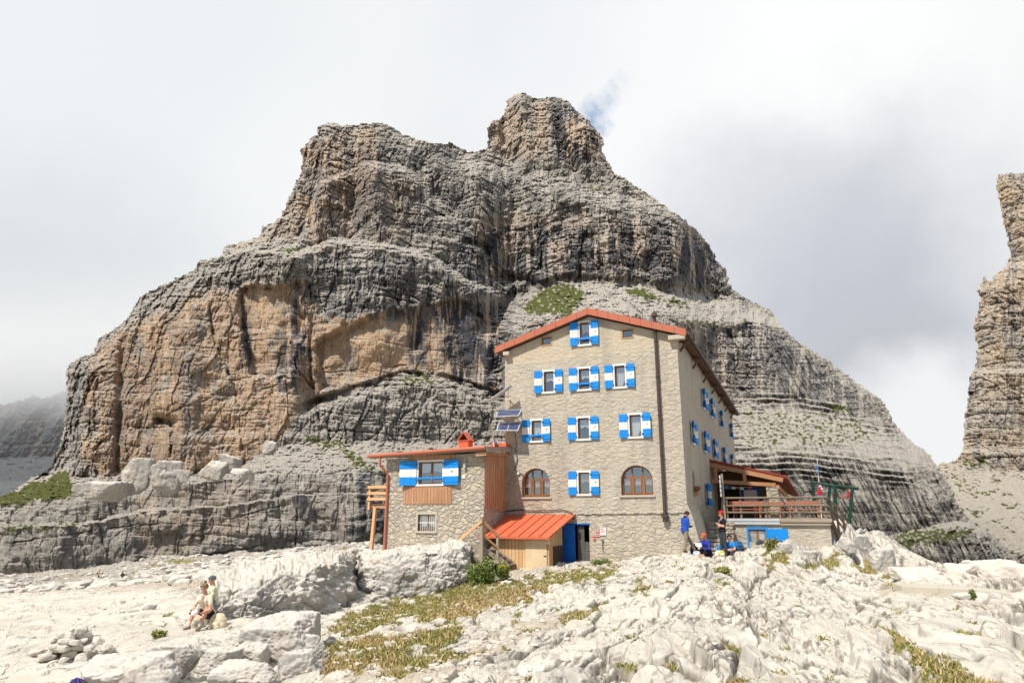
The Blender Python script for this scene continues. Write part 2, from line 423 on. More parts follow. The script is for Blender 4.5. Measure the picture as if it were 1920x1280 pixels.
# ledge C (left) and the grass ledge behind the roof
lcl = pl(px, [(200,520),(360,492),(440,476),(490,472),(560,482),(620,456),(700,462),(800,482),(880,535),(960,562),(1000,590)])
mC = 1-sm((px-880)/90)
D += mC*24*step(py+bn, lcl+4, lcl-12)
glo = pl(px, [(900,660),(960,630),(1000,612),(1100,590),(1200,592),(1300,606),(1400,606),(1480,616)])
ghi = pl(px, [(900,590),(960,556),(1000,540),(1060,522),(1180,530),(1300,546),(1370,556),(1480,606)])
D += (1-mC)*62*step(py+2*bn, glo, ghi)
D -= (1-mC)*6*step(py+bn, ghi-2, ghi-14)*(1-sm((px-1330)/60))
# saddle ledge and summit tower
tl = pl(px, [(780,290),(915,312),(1000,325),(1100,358),(1180,378)])
D += 18*step(py+2*bn, tl+26, tl-14)*sm((px-800)/90)
# upper left buttress shoulder
D += 12*step(py+bn, pl(px, [(560,470),(600,350),(690,320),(760,330),(850,420),(900,470)]), pl(px, [(560,440),(600,335),(690,300),(760,305),(850,390),(900,440)]))*(1-sm((px-840)/60))
# pale ledges right of the hut
rlo = pl(px, [(1300,880),(1380,872),(1500,865),(1650,880),(1980,900)]); rhi = pl(px, [(1300,760),(1380,745),(1500,742),(1650,795),(1980,850)])
mR = sm((px-1250)/100)
D += mR*46*sm((rlo-py)/(rlo-rhi))
ss = (rlo-py+4*fbm(px/50, py/30, 0*px, 3, 47)+.04*(px-1500))/11; D += mR*region(px, py, [(1250,740),(1500,735),(1660,790),(1740,860),(1700,905),(1250,895)], 14)*4.2*(terr(ss, 1, .35)-ss)*np.clip(.7+1.2*noise(px/60, py/20, 0*px, 48), .2, 1.3)
# low right band
flo = pl(px, [(1250,1300),(1450,1160),(1540,1075),(1600,1036),(1640,1028),(1700,1014),(1760,1000),(1800,992),(1850,1005),(1915,1060)])
D += 45*step(py+bn, flo, flo-18)
# lean
D += np.clip(940-py, 0, 900)*pl(px, [(0,.06),(600,.055),(1000,.07),(1300,.10),(1800,.14)])
# buttresses and gullies
def ridge(pts, w, h):
    global D
    D += h*np.exp(-(segdist(px, py, pts)/w)**2)
ridge([(600,250),(612,330),(600,430)], 24, -7); ridge([(700,330),(715,420),(740,450)], 22, -8); ridge([(655,260),(668,340),(650,440)], 12, 7)
ridge([(765,250),(790,290),(830,400)], 14, 7); ridge([(540,480),(500,500)], 35, -6); ridge([(560,300),(585,440)], 6, 4)
ridge([(975,180),(985,300)], 20, -9); ridge([(1038,185),(1048,260),(1078,320)], 9, 10); ridge([(1095,215),(1105,300)], 20, -6)
ridge([(940,225),(946,270)], 5, 6); ridge([(850,300),(880,420),(960,520)], 26, 8); ridge([(1180,380),(1190,500)], 20, 5)
ridge([(1270,420),(1285,520)], 28, -6); ridge([(1225,440),(1215,520)], 10, 6)
ridge([(330,640),(340,860)], 50, -7); ridge([(700,500),(690,640)], 60, -6); ridge([(850,560),(880,700)], 25, 8); ridge([(940,640),(930,760)], 14, 8)
ridge([(180,700),(170,860)], 30, -5); ridge([(230,640),(220,880)], 8, 5)
# dihedral under the roof at left
rec = [(448,545),(470,532),(520,540),(556,525),(570,600),(540,690),(505,712),(470,700),(455,640)]
rwx = px+9*fbm(px/22, py/30, 0*px, 4, 31); rwy = py+9*fbm(px/22, py/30, 0*px+4, 4, 32)
D += 9*region(rwx, rwy, rec, 6)
rec2 = [(590,640),(700,590),(860,560),(930,610),(925,735),(830,702),(750,698),(600,735)]
D += 8*region(rwx, rwy, rec2, 7)
cracks = [([(398,520),(392,560),(396,600),(405,650),(425,690),(443,735),(447,780),(455,850),(460,880)], 2.6, 6),
 ([(572,490),(580,540),(585,600),(580,650),(582,700),(600,790)], 2.8, 6), ([(318,780),(322,830),(318,885)], 3, 6),
 ([(300,790),(325,770),(400,745),(480,735),(520,722)], 1.6, 3), ([(590,700),(700,690),(760,684)], 1.4, 3), ([(545,640),(560,700),(590,730)], 1.6, 4),
 ([(205,905),(330,905)], 1.3, 2), ([(0,1020),(110,1005),(240,985),(420,975),(560,940)], 1.2, 2), ([(330,1045),(450,1030),(560,1010)], 1.3, 2.5),
 ([(470,905),(465,1000)],1.2,2), ([(560,890),(555,1030)],1.4,3), ([(520,880),(528,1010)],1.2,2)]
for pts, wd, dp in cracks: D += .55*dp*np.clip(.55+1.6*fbm(px/25, py/25, 0*px, 3, 19), 0, 1.3)*np.exp(-((segdist(px+3*fbm(px/14, py/14, 0*px, 2, 3), py+3*fbm(px/14, py/14, 0*px+9, 2, 3), pts))/wd)**2)
cave = [([(880,455),(905,462),(915,475)], 7, 7), ([(1000,475),(1010,500)], 10, 8), ([(1290,520),(1330,528)], 8, 6), ([(300,788),(322,792)], 8, 8), ([(940,520),(1000,528)], 9, 8), ([(780,590),(782,650)], 9, 4)]
for pts, wd, dp in cave: ridge(pts, wd, dp)
wx = px+14*fbm(px/30, py/60, 0*px, 4, 13); wy = py+14*fbm(px/30, py/60, 0*px+7, 4, 14)
def mk(specs, soft=14):
    a = 0*px
    for p, i in specs: a = np.maximum(a, i*region(wx, wy, p, soft))
    return a
orange = mk([([(190,640),(280,600),(330,560),(400,545),(460,540),(560,530),(600,600),(700,590),(860,560),(940,610),(930,735),(830,700),(750,698),(600,738),(520,820),(465,880),(200,895),(150,860),(160,740)], .85),
  ([(455,540),(560,530),(565,610),(530,720),(470,700)], .95), ([(590,600),(770,590),(770,690),(600,700)], 1.0), ([(340,760),(450,740),(460,880),(350,880)], 1.0), ([(400,600),(460,600),(470,700),(430,720)], .9),
  ([(565,270),(700,240),(720,330),(600,460),(560,400)], .62), ([(1040,230),(1130,225),(1130,300),(1060,290)], .6), ([(930,190),(1030,190),(1040,300),(920,290)], .38), ([(640,330),(800,330),(760,450),(600,450)], .35),
  ([(880,400),(1100,400),(1320,440),(1330,530),(900,520)], .33), ([(250,930),(480,900),(480,1000),(300,1040),(250,1000)], .6), ([(540,900),(670,900),(660,1000),(560,990)], .35), ([(1240,560),(1450,700),(1420,740),(1200,700)], .3), ([(450,330),(560,350),(560,450),(430,470)],.3)])
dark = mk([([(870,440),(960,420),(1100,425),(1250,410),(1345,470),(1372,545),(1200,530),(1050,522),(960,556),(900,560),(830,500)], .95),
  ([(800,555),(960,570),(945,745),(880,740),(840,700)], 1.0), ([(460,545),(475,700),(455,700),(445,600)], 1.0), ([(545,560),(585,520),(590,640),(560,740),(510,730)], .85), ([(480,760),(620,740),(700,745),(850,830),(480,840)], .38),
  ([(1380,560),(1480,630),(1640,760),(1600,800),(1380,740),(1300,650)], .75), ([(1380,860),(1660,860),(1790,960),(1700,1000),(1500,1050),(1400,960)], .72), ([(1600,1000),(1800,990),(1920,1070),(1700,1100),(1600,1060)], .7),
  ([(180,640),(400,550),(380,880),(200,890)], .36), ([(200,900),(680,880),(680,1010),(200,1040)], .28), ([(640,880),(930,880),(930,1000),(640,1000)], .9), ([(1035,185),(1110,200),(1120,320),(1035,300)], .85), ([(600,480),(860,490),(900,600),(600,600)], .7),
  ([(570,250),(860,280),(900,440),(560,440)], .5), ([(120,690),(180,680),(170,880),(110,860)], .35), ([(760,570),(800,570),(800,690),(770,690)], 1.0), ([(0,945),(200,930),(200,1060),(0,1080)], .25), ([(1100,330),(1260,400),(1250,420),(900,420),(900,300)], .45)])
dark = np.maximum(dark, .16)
grass = mk([([(-60,960),(0,925),(60,905),(128,886),(135,900),(135,930),(0,945)], .95), ([(985,575),(1010,540),(1060,530),(1100,545),(1065,590),(990,585)], .75), ([(1165,540),(1215,545),(1240,568),(1200,560)], .8), ([(1240,560),(1290,560),(1300,575),(1250,575)], .6),
  ([(560,822),(600,815),(650,835),(700,865),(720,884),(670,880),(640,850)], .62), ([(740,705),(800,705),(830,725),(760,728)], .55), ([(1540,755),(1600,770),(1560,775)], .8), ([(1390,770),(1600,780),(1650,830),(1400,840)], .38), ([(1550,980),(1640,1010),(1780,985),(1830,985),(1810,1010),(1650,1035),(1560,1010)], .6),
  ([(0,985),(160,978),(140,990),(0,995)], .6), ([(530,465),(560,462),(575,472),(540,474)], .6), ([(1090,345),(1140,352),(1120,360)], .6), ([(1280,595),(1400,600),(1380,615),(1280,612)], .45), ([(760,480),(880,530),(880,545),(800,500)], .3), ([(1560,1040),(1640,1060),(1650,1090),(1600,1080)],.6)], 6)
pale = mk([([(480,850),(540,815),(720,830),(760,884),(500,893),(440,895)], .75), ([(1000,545),(1060,522),(1300,545),(1480,605),(1460,650),(1200,600),(1000,620)], .75), ([(1380,745),(1640,795),(1720,870),(1380,880)], .5), ([(1380,560),(1480,630),(1680,790),(1800,960),(1380,960)], .08), ([(-60,945),(420,900),(680,884),(680,1020),(-60,1090)], .5), ([(600,480),(900,500),(950,600),(600,560)], .18), ([(560,240),(900,290),(1250,400),(1300,440),(560,430)], .16), ([(900,300),(1180,350),(1250,400),(1000,380)], .45), ([(-60,960),(0,930),(100,885),(130,900),(0,945)], .5), ([(560,740),(900,740),(900,830),(560,830)], .3), ([(0,1040),(700,1010),(700,1130),(0,1130)], .4)], 12)
D += 3*fbm(px/60, py/60, 0*px, 3, 77)
lowr = sm((px-1330)/80)*sm((py-800+.12*(px-1400))/60)
hv = px+5*fbm(px/30, py/60, 0*px, 3, 101)
sv = np.maximum(fbm(hv/6.5, py/75, 0*px, 4, 102), fbm(hv/16, py/150, 0*px, 3, 103)+.05)
sdg = ridged((px-.46*py+4*fbm(px/40, py/40, 0*px, 3, 104))/9, py/90, 0*px, 3, 105)-.50
stk = sm((sv+.02)/.12)*(1-lowr)+sm((sdg+.02)/.10)*lowr
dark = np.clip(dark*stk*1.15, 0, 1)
opt = fbm(hv/34, py/75, 0*px, 4, 107); orange = np.clip(orange*1.2, 0, 1)*(.35+.65*sm((opt+.27)/.10))*(1-.35*sm((fbm(px/12, py/9, 0*px, 3, 108)-.1)/.1))
wall = np.clip(mk([([(190,640),(300,590),(400,545),(560,530),(600,600),(860,560),(930,640),(925,735),(750,698),(600,738),(480,880),(200,895)], 1.0)], 10), 0, 1)
def relmain(X, Y, Z):
    f = rocky(X, Y, Z, 1.0, 1.0, .03)
    low = sm((px-1350)/150)*sm((py-560)/100)
    dg = 1.3*np.clip(sdg*2, -.8, .8)+.6*(ridged((px-.46*py)/4, py/40, 0*px, 2, 89)-.5)
    sc_ = sm((py-bt)/8)*0
    flat = np.clip(grass*1.1, 0, .85)
    f = f*(1-.72*low)+1.5*dg*low
    k = np.where((py > bt-2) & (px < 950), .28, .80)
    roof = (1-.48*wall)*(1-.5*region(px, py, rec, 10))*(1-.45*region(px, py, rec2, 12))
    return f*(1-flat)*k*roof*np.clip(Y/300+.35, .5, 1.25)
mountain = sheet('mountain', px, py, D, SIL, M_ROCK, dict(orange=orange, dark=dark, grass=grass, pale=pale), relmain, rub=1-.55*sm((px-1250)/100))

# ------------------------------------------------------------------ tower on the right and its scree
SILR = [(1866,345),(1870,328),(1885,324),(1900,325),(1912,323),(1930,322),(2050,300),(2200,330),(2260,1200),(1700,1200),(1700,990),(1735,880),(1765,868),(1790,862),(1800,850),(1806,830),(1806,790),(1812,760),(1818,705),(1828,685),(1832,650),(1824,610),(1828,598),(1838,560),(1830,548),(1838,530),(1846,514),(1852,525),(1860,528),(1862,515),(1878,505),(1890,492),(1893,480),(1886,440),(1877,405),(1872,370)]
px, py = px_grid(1695, 2260, 295, 1200, 1.8)
D = 330+0*px
bn = 3*fbm(px/20, py/20, 0*px, 3, 17)
D -= 150*sm((py-875)/170)                    # scree apron
D += 14*step(py+bn, 506+0*px, 490)+8*step(py+bn, 700+0*px, 690)+5*step(py+bn, 852+0*px, 838)
D += np.clip(900-py, 0, 700)*.05
wx = px+12*fbm(px/25, py/40, 0*px, 4, 23); wy = py+12*fbm(px/25, py/40, 0*px+7, 4, 24)
scree = sm((py+3*bn-868-(px-1800)*.06)/25)
orange = np.clip(.35+1.1*fbm(px/60, py/45, 0*px, 4, 26), 0, 1)*(1-scree)
dark = np.clip(.35+1.2*fbm(px/50, py/90, 0*px+3, 4, 28), .1, .9)*(1-scree)*sm((fbm(px/7, py/60, 0*px, 4, 29)+.02)/.12)
grass = np.maximum(mk([([(1800,862),(1850,852),(1840,870),(1800,872)], .7), ([(1700,850),(1790,870),(1840,905),(1830,930),(1780,900)], .3)], 6), 0)
pale = scree*np.clip(.72+.9*fbm(px/26, py/16, 0*px, 5, 57), 0, 1)
grass = np.maximum(grass, scree*.5*sm((fbm(px/30, py/12, 0*px, 4, 58)-.12)/.15))
def relr(X, Y, Z):
    f = .62*rocky(X, Y, Z, 1.0, 1.15, .02)
    return f*(1-.9*scree)+scree*(2.0*fbm(X/9, Y*0, Z/9, 5, 12)+1.1*(worley(px/6, py/3.4, 2)[1]-.5)+.5*(worley(px/2.6, py/1.6, 3)[1]-.5))
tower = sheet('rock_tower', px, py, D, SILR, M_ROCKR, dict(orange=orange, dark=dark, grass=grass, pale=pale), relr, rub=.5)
tower.name = 'mountain'

# ------------------------------------------------------------------ far mountain in cloud on the left
SILF = [(-200,700),(-60,742),(0,758),(30,752),(45,748),(60,740),(85,745),(120,730),(200,720),(300,700),(300,1010),(-200,1010)]
px, py = px_grid(-200, 300, 695, 1010, 2.0)
D = 1000+0*px-450*sm((py-850)/120)+np.clip(850-py, 0, 200)*.5
scr = sm((py+4*fbm(px/15, py/15, 0*px, 3, 2)-852)/12)
orange = np.clip(.5+1.5*fbm(px/22, py/26, 0*px, 3, 36), 0, 1)*(1-scr); dark = np.clip(.5+fbm(px/16, py/40, 0*px, 3, 38), 0, 1)*(1-scr)
def relf(X, Y, Z): return rocky(X, Y, Z, 1.2, 3.0, .02)*(1-.8*scr)
far = sheet('mountain', px, py, D, SILF, M_ROCKF, dict(orange=orange, dark=dark, grass=0*px, pale=scr*.9), relf, skirt=100)
# low cloud wrapped round the far summit
m = bpy.data.materials.new('cloud_volume'); m.use_nodes = True; nt = m.node_tree; nt.nodes.remove(nt.nodes['Principled BSDF'])
pv = nt.nodes.new('ShaderNodeVolumePrincipled'); pv.inputs['Color'].default_value = (.93, .95, .97, 1)
pv.inputs['Anisotropy'].default_value = .2
v = coords(nt, src='Object'); sep = nt.nodes.new('ShaderNodeSeparateXYZ'); L(nt, v, sep.inputs[0])
hgt = mth(nt, 'ADD', sep.outputs['Z'], mth(nt, 'MULTIPLY', mth(nt, 'SUBTRACT', nz(nt, v, .008, 4), .5), 160))
dens = nt.nodes.new('ShaderNodeMapRange'); L(nt, hgt, dens.inputs[0]); dens.inputs[1].default_value = -60; dens.inputs[2].default_value = 40
dens.inputs[3].default_value = .0004; dens.inputs[4].default_value = .0065; dens.interpolation_type = 'SMOOTHSTEP'
fd = nt.nodes.new('ShaderNodeMapRange'); fd.interpolation_type = 'SMOOTHSTEP'; L(nt, sep.outputs['Z'], fd.inputs[0]); fd.inputs[1].default_value = 0; fd.inputs[2].default_value = 165; fd.inputs[3].default_value = 1; fd.inputs[4].default_value = 0
L(nt, mth(nt, 'MULTIPLY', dens.outputs[0], fd.outputs[0]), pv.inputs['Density']); L(nt, pv.outputs[0], nt.nodes['Material Output'].inputs['Volume'])
b_ = MB(); c = P(20, 735, 900)
b_.box((-420, -170, -140), (330, 160, 172))
cl = b_.build('cloud', m, loc=c); tag(cl, 'low grey cloud hiding the top of the distant mountain', 'cloud', kind='stuff')
# ------------------------------------------------------------------ foreground terrain
CT = [ # px, py, depth
(1900,1280,8.2),(1400,1280,7.8),(1000,1280,8.6),(700,1280,10.2),(560,1280,12),(300,1280,13.6),(0,1280,14.6),(-150,1280,15.5),(2070,1280,8.4),
(0,1200,19),(0,1140,27),(380,1180,20.5),(100,1225,17.6),(520,1165,20.5),(0,1112,45),(250,1108,34),(450,1100,29),(200,1100,75),(0,1093,110),(183,1088,130),
(420,1048,150),(640,1022,150),(330,1048,150),(0,1086,150),(560,1050,80),(-150,1100,120),(-150,1150,28),(-150,1220,19),
(600,1200,15.8),(640,1172,18.5),(744,1132,26.3),(677,1116,27.2),(843,1108,27.4),(560,1174,20.8),(490,1164,21.3),(750,1200,13.6),(650,1235,12.8),(800,1141,21.5),(900,1098,26),(1000,1080,28.5),(1060,1060,30.8),(1110,1052,31.8),(1200,1045,31.2),(1288,1037,29.8),(1355,1031,29.3),(1250,1050,27.5),
(1150,1075,24),(1000,1130,18.5),(1200,1130,16.5),(1200,1200,11.6),(900,1200,12.6),(1440,1016,28),(1490,1013,28.5),(1430,1055,22.5),(1530,1060,25),(1560,1052,30),(1480,1120,17),(1700,1108,18.2),(1880,1098,19.5),(1700,1180,12.6),(1900,1180,12.2),(1600,1230,9.8),
(1720,1078,22.5),(1900,1068,23),(2050,1075,22),
(1592,985,36),(1565,975,38),(1630,1020,35),(1680,1062,31.5),(1640,1000,40)]
pts = []
for a, b, Y in CT: pts.append(((a-960)/F/(CP-(640-b)/F*SP), math.log(Y), kz(b)*Y))
for x, y, z in [(0,.3,-1.72),(-.3,.4,-1.75),(.3,.4,-1.72),(0,2,-1.75),(-3,2,-2.1),(3,2,-1.75),(0,4.5,-1.78),(-3.5,5,-2.2),(4,5,-1.78),(-7,8,-2.7),(8,8,-1.9),
                (30,60,-14),(22,55,-12),(36,48,-9),(20,42,-4),(48,80,-20),(60,110,-25),(30,120,-22),(80,170,-30),(0,45,-1.8),(6,60,-4),(0,90,-9),(10,150,-14),(-8,40,-2.6),(14,46,-2.4),(12,35.5,-1.9),(14.5,35,-1.9),(13,40,-2.2),(9.5,33.6,-1.55),(11.5,32.2,-1.75),(16,60,-8),(40,170,-25)]:
    pts.append((x/y, math.log(y), z))
pts = np.array(pts)
def _U(r2): return r2*np.log(np.maximum(r2, 1e-12))*.5
def _tps(p, lam=.0015):
    A = p[:, :2]*np.array([3.0, 1.0]); n = len(A)
    K = _U(((A[:, None]-A[None])**2).sum(-1))+lam*np.eye(n)
    Q = np.c_[np.ones(n), A]; Mx = np.block([[K, Q], [Q.T, np.zeros((3, 3))]])
    return A, np.linalg.solve(Mx, np.r_[p[:, 2], np.zeros(3)])
_A, _c = _tps(pts)
def base_h(x, y):
    """smooth terrain height"""
    y = np.maximum(y, .3); r = np.clip(x/y, -1.6, 1.6)*3.0; l = np.log(y); n = len(_A)
    z = _c[n]+_c[n+1]*r+_c[n+2]*l
    for i in range(n): z = z+_c[i]*_U((r-_A[i, 0])**2+(l-_A[i, 1])**2)
    return z
GRASSP = [ # pixel outlines of turf
 ([(600,1195),(640,1150),(700,1130),(800,1090),(860,1075),(960,1085),(1010,1075),(1090,1060),(1170,1060),(1130,1085),(1050,1100),(1000,1120),(930,1135),(880,1150),(820,1165),(760,1150),(700,1180),(660,1190)], .95),
 ([(610,1200),(700,1180),(800,1180),(880,1150),(860,1180),(780,1215),(880,1210),(960,1205),(800,1240),(740,1262),(700,1240),(600,1262)], .9),
 ([(1040,1150),(1110,1135),(1145,1118),(1150,1128),(1060,1165)], .9), ([(820,1210),(870,1205),(850,1220)],.8), ([(970,1175),(1010,1168),(1000,1178)],.8),
 ([(1420,1040),(1440,1015),(1475,1020),(1480,1050),(1440,1062)], .9), ([(1495,1062),(1540,1045),(1600,1045),(1560,1065),(1510,1078)], .85), ([(1345,1082),(1370,1085),(1360,1100)], .8), ([(1350,1140),(1370,1135),(1365,1155),(1348,1158)],.7),
 ([(1440,1215),(1470,1210),(1500,1240),(1470,1260),(1445,1250)], .6), ([(1340,1268),(1390,1255),(1420,1285),(1330,1285)], 1.0),
 ([(1645,1155),(1690,1185),(1745,1225),(1790,1245),(1900,1290),(1760,1290),(1730,1250),(1690,1205)], 1.0), ([(1765,1220),(1800,1240),(1860,1265),(1900,1290),(1800,1290)], .9),
 ([(1620,1045),(1660,1070),(1690,1100),(1640,1080),(1600,1055)], .8), ([(1200,1090),(1235,1085),(1230,1100),(1195,1100)], .7), ([(1110,1050),(1150,1040),(1200,1045),(1150,1056)],.7), ([(290,1160),(310,1158),(305,1172)],.7),
 ([(1170,1075),(1210,1070),(1200,1085)],.7), ([(1630,1000),(1660,1010),(1650,1030)],.5), ([(1500,1250),(1560,1240),(1550,1270)],.3)]
DRYP = [([(790,1170),(860,1120),(960,1100),(1040,1100),(960,1130),(880,1150)], 1), ([(600,1235),(760,1225),(700,1262),(600,1265)], .9), ([(1170,1060),(1220,1060),(1210,1085)], .8), ([(1400,1040),(1480,1050),(1440,1070)], .8), ([(1830,1250),(1920,1265),(1910,1290),(1840,1290)], 1), ([(650,1190),(760,1160),(800,1175),(700,1215)], .7), ([(1590,1050),(1640,1050),(1620,1070)],.8)]
SOILP = [([(600,1268),(800,1225),(1010,1150),(1100,1150),(900,1230),(700,1290),(600,1290)], .75), ([(930,1065),(1120,1058),(1190,1058),(1100,1072),(960,1085)], .8), ([(1640,1098),(1880,1106),(1900,1112),(1640,1108)], .9), ([(1480,1245),(1500,1290),(1440,1290),(1440,1265)], .6), ([(0,1050),(330,1040),(700,1010),(700,1060),(400,1100),(0,1110)], .85), ([(330,1185),(480,1165),(480,1180),(350,1195)],.3), ([(560,1150),(700,1180),(650,1200),(560,1200)],.5)]
def masks_for(X, Y, Z, sc=1.0):
    px, py = to_px(X, Y, Z)
    a = 9*sc; wx = px+a*fbm(X*1.1, Y*.8, 0*X, 5, 44)*2; wy = py+a*.7*fbm(X*1.1, Y*.8, 0*X+3, 5, 45)*2
    g = 0*px; d = 0*px; s = 0*px
    for p, i in GRASSP: g = np.maximum(g, i*region(wx, wy, p, 7))
    for p, i in DRYP: d = np.maximum(d, i*region(wx, wy, p, 9))
    for p, i in SOILP: s = np.maximum(s, i*region(wx, wy, p, 9))
    br = fbm(X*2.2, Y*1.4, 0*X, 4, 46)
    g = sm((g+1.2*br-.50)/.22); s = sm((s+.6*br-.3)/.35)
    g = np.where((Y > 42) & (px < 1500), 0, g)
    valley = sm((Y-60)/20)*sm((fbm(X/7, Y/14, 0*X, 4, 49)-.16)/.08)
    g = np.maximum(g, valley*(1-sm((Y-140)/20)))
    return px, py, g, d, s
DST = math.atan2(.33, .94)
def rock_detail(X, Y, px=None, near=True):
    """bedded slab relief of the pale limestone pavement"""
    u = .944*X-.33*Y; v = .33*X+.944*Y
    wob = fbm(X/3, Y/3, 0*X, 3, 60)
    z = .24*fbm(u/3.6, v/9, 0*X, 3, 61)
    t = (u+.9*wob)*.34+.40*fbm(u/2.5, v/7, 0*X, 3, 62)
    z += .62*(terr(t, .34, .14)-t)*np.clip(.75+1.3*noise(u/4, v/9, 0*X, 63), .05, 1.4)
    t2 = (u+.5*wob)*.5+.22*fbm(u/.9, v/3, 0*X, 3, 64)
    z += .45*(terr(t2, .13, .16)-t2)*np.clip(.35+1.7*noise(u/2.4, v/6, 0*X, 65), 0, 1.3)
    e, cid = worley((u+.5*wob)/1.9, (v+.5*wob)/5.5, 8)
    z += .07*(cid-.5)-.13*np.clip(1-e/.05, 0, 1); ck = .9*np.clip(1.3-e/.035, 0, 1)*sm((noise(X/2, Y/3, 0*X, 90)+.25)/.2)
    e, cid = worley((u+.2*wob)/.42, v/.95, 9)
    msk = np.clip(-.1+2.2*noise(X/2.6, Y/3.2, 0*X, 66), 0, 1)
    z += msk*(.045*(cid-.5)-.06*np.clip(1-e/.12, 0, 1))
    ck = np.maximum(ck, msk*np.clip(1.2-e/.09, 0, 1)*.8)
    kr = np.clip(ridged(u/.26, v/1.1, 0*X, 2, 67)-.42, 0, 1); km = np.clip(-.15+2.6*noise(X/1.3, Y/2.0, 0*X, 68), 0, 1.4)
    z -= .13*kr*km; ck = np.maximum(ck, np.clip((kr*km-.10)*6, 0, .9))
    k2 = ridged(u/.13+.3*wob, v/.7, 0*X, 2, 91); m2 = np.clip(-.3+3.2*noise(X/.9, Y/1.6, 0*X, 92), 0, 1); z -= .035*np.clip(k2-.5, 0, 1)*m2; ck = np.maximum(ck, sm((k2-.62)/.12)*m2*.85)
    z -= .10*np.clip(noise(X/.5, Y/.8, 0*X, 74)-.25, 0, 1)
    for a_, b_, th, am, sd in ((1.6, 5.0, .05, .10, 75), (.9, 2.6, -.2, .07, 76), (.55, 1.5, .1, .032, 77), (.30, .9, .0, .018, 78), (.17, .45, .1, .010, 79)):
        n_ = fbm(u/a_, v/b_, 0*X, 4, sd); z += am*(sm((n_-th)/.045)-.5)*np.clip(.15+2.0*noise(X/3, Y/4, 0*X, sd+5), 0, 1.2)
    z += .018*fbm(X/.22, Y/.3, 0*X, 3, 69)
    return z, ck
def ground_z(x, y):
    x = np.atleast_1d(np.asarray(x, float)); y = np.atleast_1d(np.asarray(y, float))
    return surf(x, y)[0]
def surf(X, Y):
    Zb = base_h(X, Y)
    px, py, g, d, s = masks_for(X, Y, Zb)
    fade = 1-.0*Y
    det, ck = rock_detail(X, Y)
    rgh = 1-np.maximum(g*.72, s*.5)
    leftflat = region(px, py, [(-150,1110),(330,1100),(520,1165),(480,1200),(100,1290),(-150,1290)], 20)
    rgh = rgh*(1-.82*leftflat); w3 = (Y-.55*X)*.30+.35*fbm(X/3, Y/3, 0*X, 3, 93); Zb = Zb+leftflat*(.55*(terr(w3, .34, .6)-w3)*np.clip(.6+1.5*noise(X/4, Y/5, 0*X, 94), .1, 1.3)+.05*sm((fbm(X/1.6, Y/2.6, 0*X, 3, 95)-.05)/.25))*(1-sm((Y-45)/15)); ck = ck*(1-.75*leftflat)*(1-g)*(1-s)*(1-sm((Y-45)/20))
    smooth = region(px, py, [(1690,1120),(1830,1115),(1900,1200),(1880,1250),(1790,1240),(1700,1150)], 14)
    rgh = rgh*(1-.6*smooth)
    hump = region(px, py, [(1420,1040),(1460,1010),(1560,1010),(1700,1090),(1650,1100),(1500,1060)], 10)
    Z = Zb+det*rgh*(1+.3*hump)
    # turf sits in the hollows, a little below the slabs
    Z = Z-.07*g
    mid = sm((Y-45)/20)
    Z = Z+mid*(1.2*fbm(X/9, Y/14, 0*X, 4, 70)+.5*fbm(X/2.2, Y/4, 0*X, 3, 71))
    # outcrop falling away at the right of the terrace
    out = region(px, py, [(1575,985),(1600,965),(1740,1100),(1640,1100),(1560,1050)], 12)*sm((Y-27)/3)
    Z = Z+out*.7*fbm(X/1.4, Y/2.4, 0*X, 4, 72)
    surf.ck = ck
    return Z, px, py, g, d, s, mid
cols = np.arange(-190, 2115, 2.1); rw = (cols-960)/F/1.03
lY = np.concatenate([np.linspace(math.log(.6), math.log(5.2), 60, endpoint=False), np.linspace(math.log(5.2), math.log(40), 470, endpoint=False), np.linspace(math.log(40), math.log(175), 130)])
RR, LL = np.meshgrid(rw, lY); Yg = np.exp(LL); Xg = RR*Yg
Z, px, py, g, d, s, mid = surf(Xg, Yg)
me, used = grid_mesh('rocky_ground', np.stack([Xg, Yg, Z], -1))
attr(me, 'grass', g); attr(me, 'dry', d); attr(me, 'soil', s); attr(me, 'mid', mid); attr(me, 'crack', surf.ck)
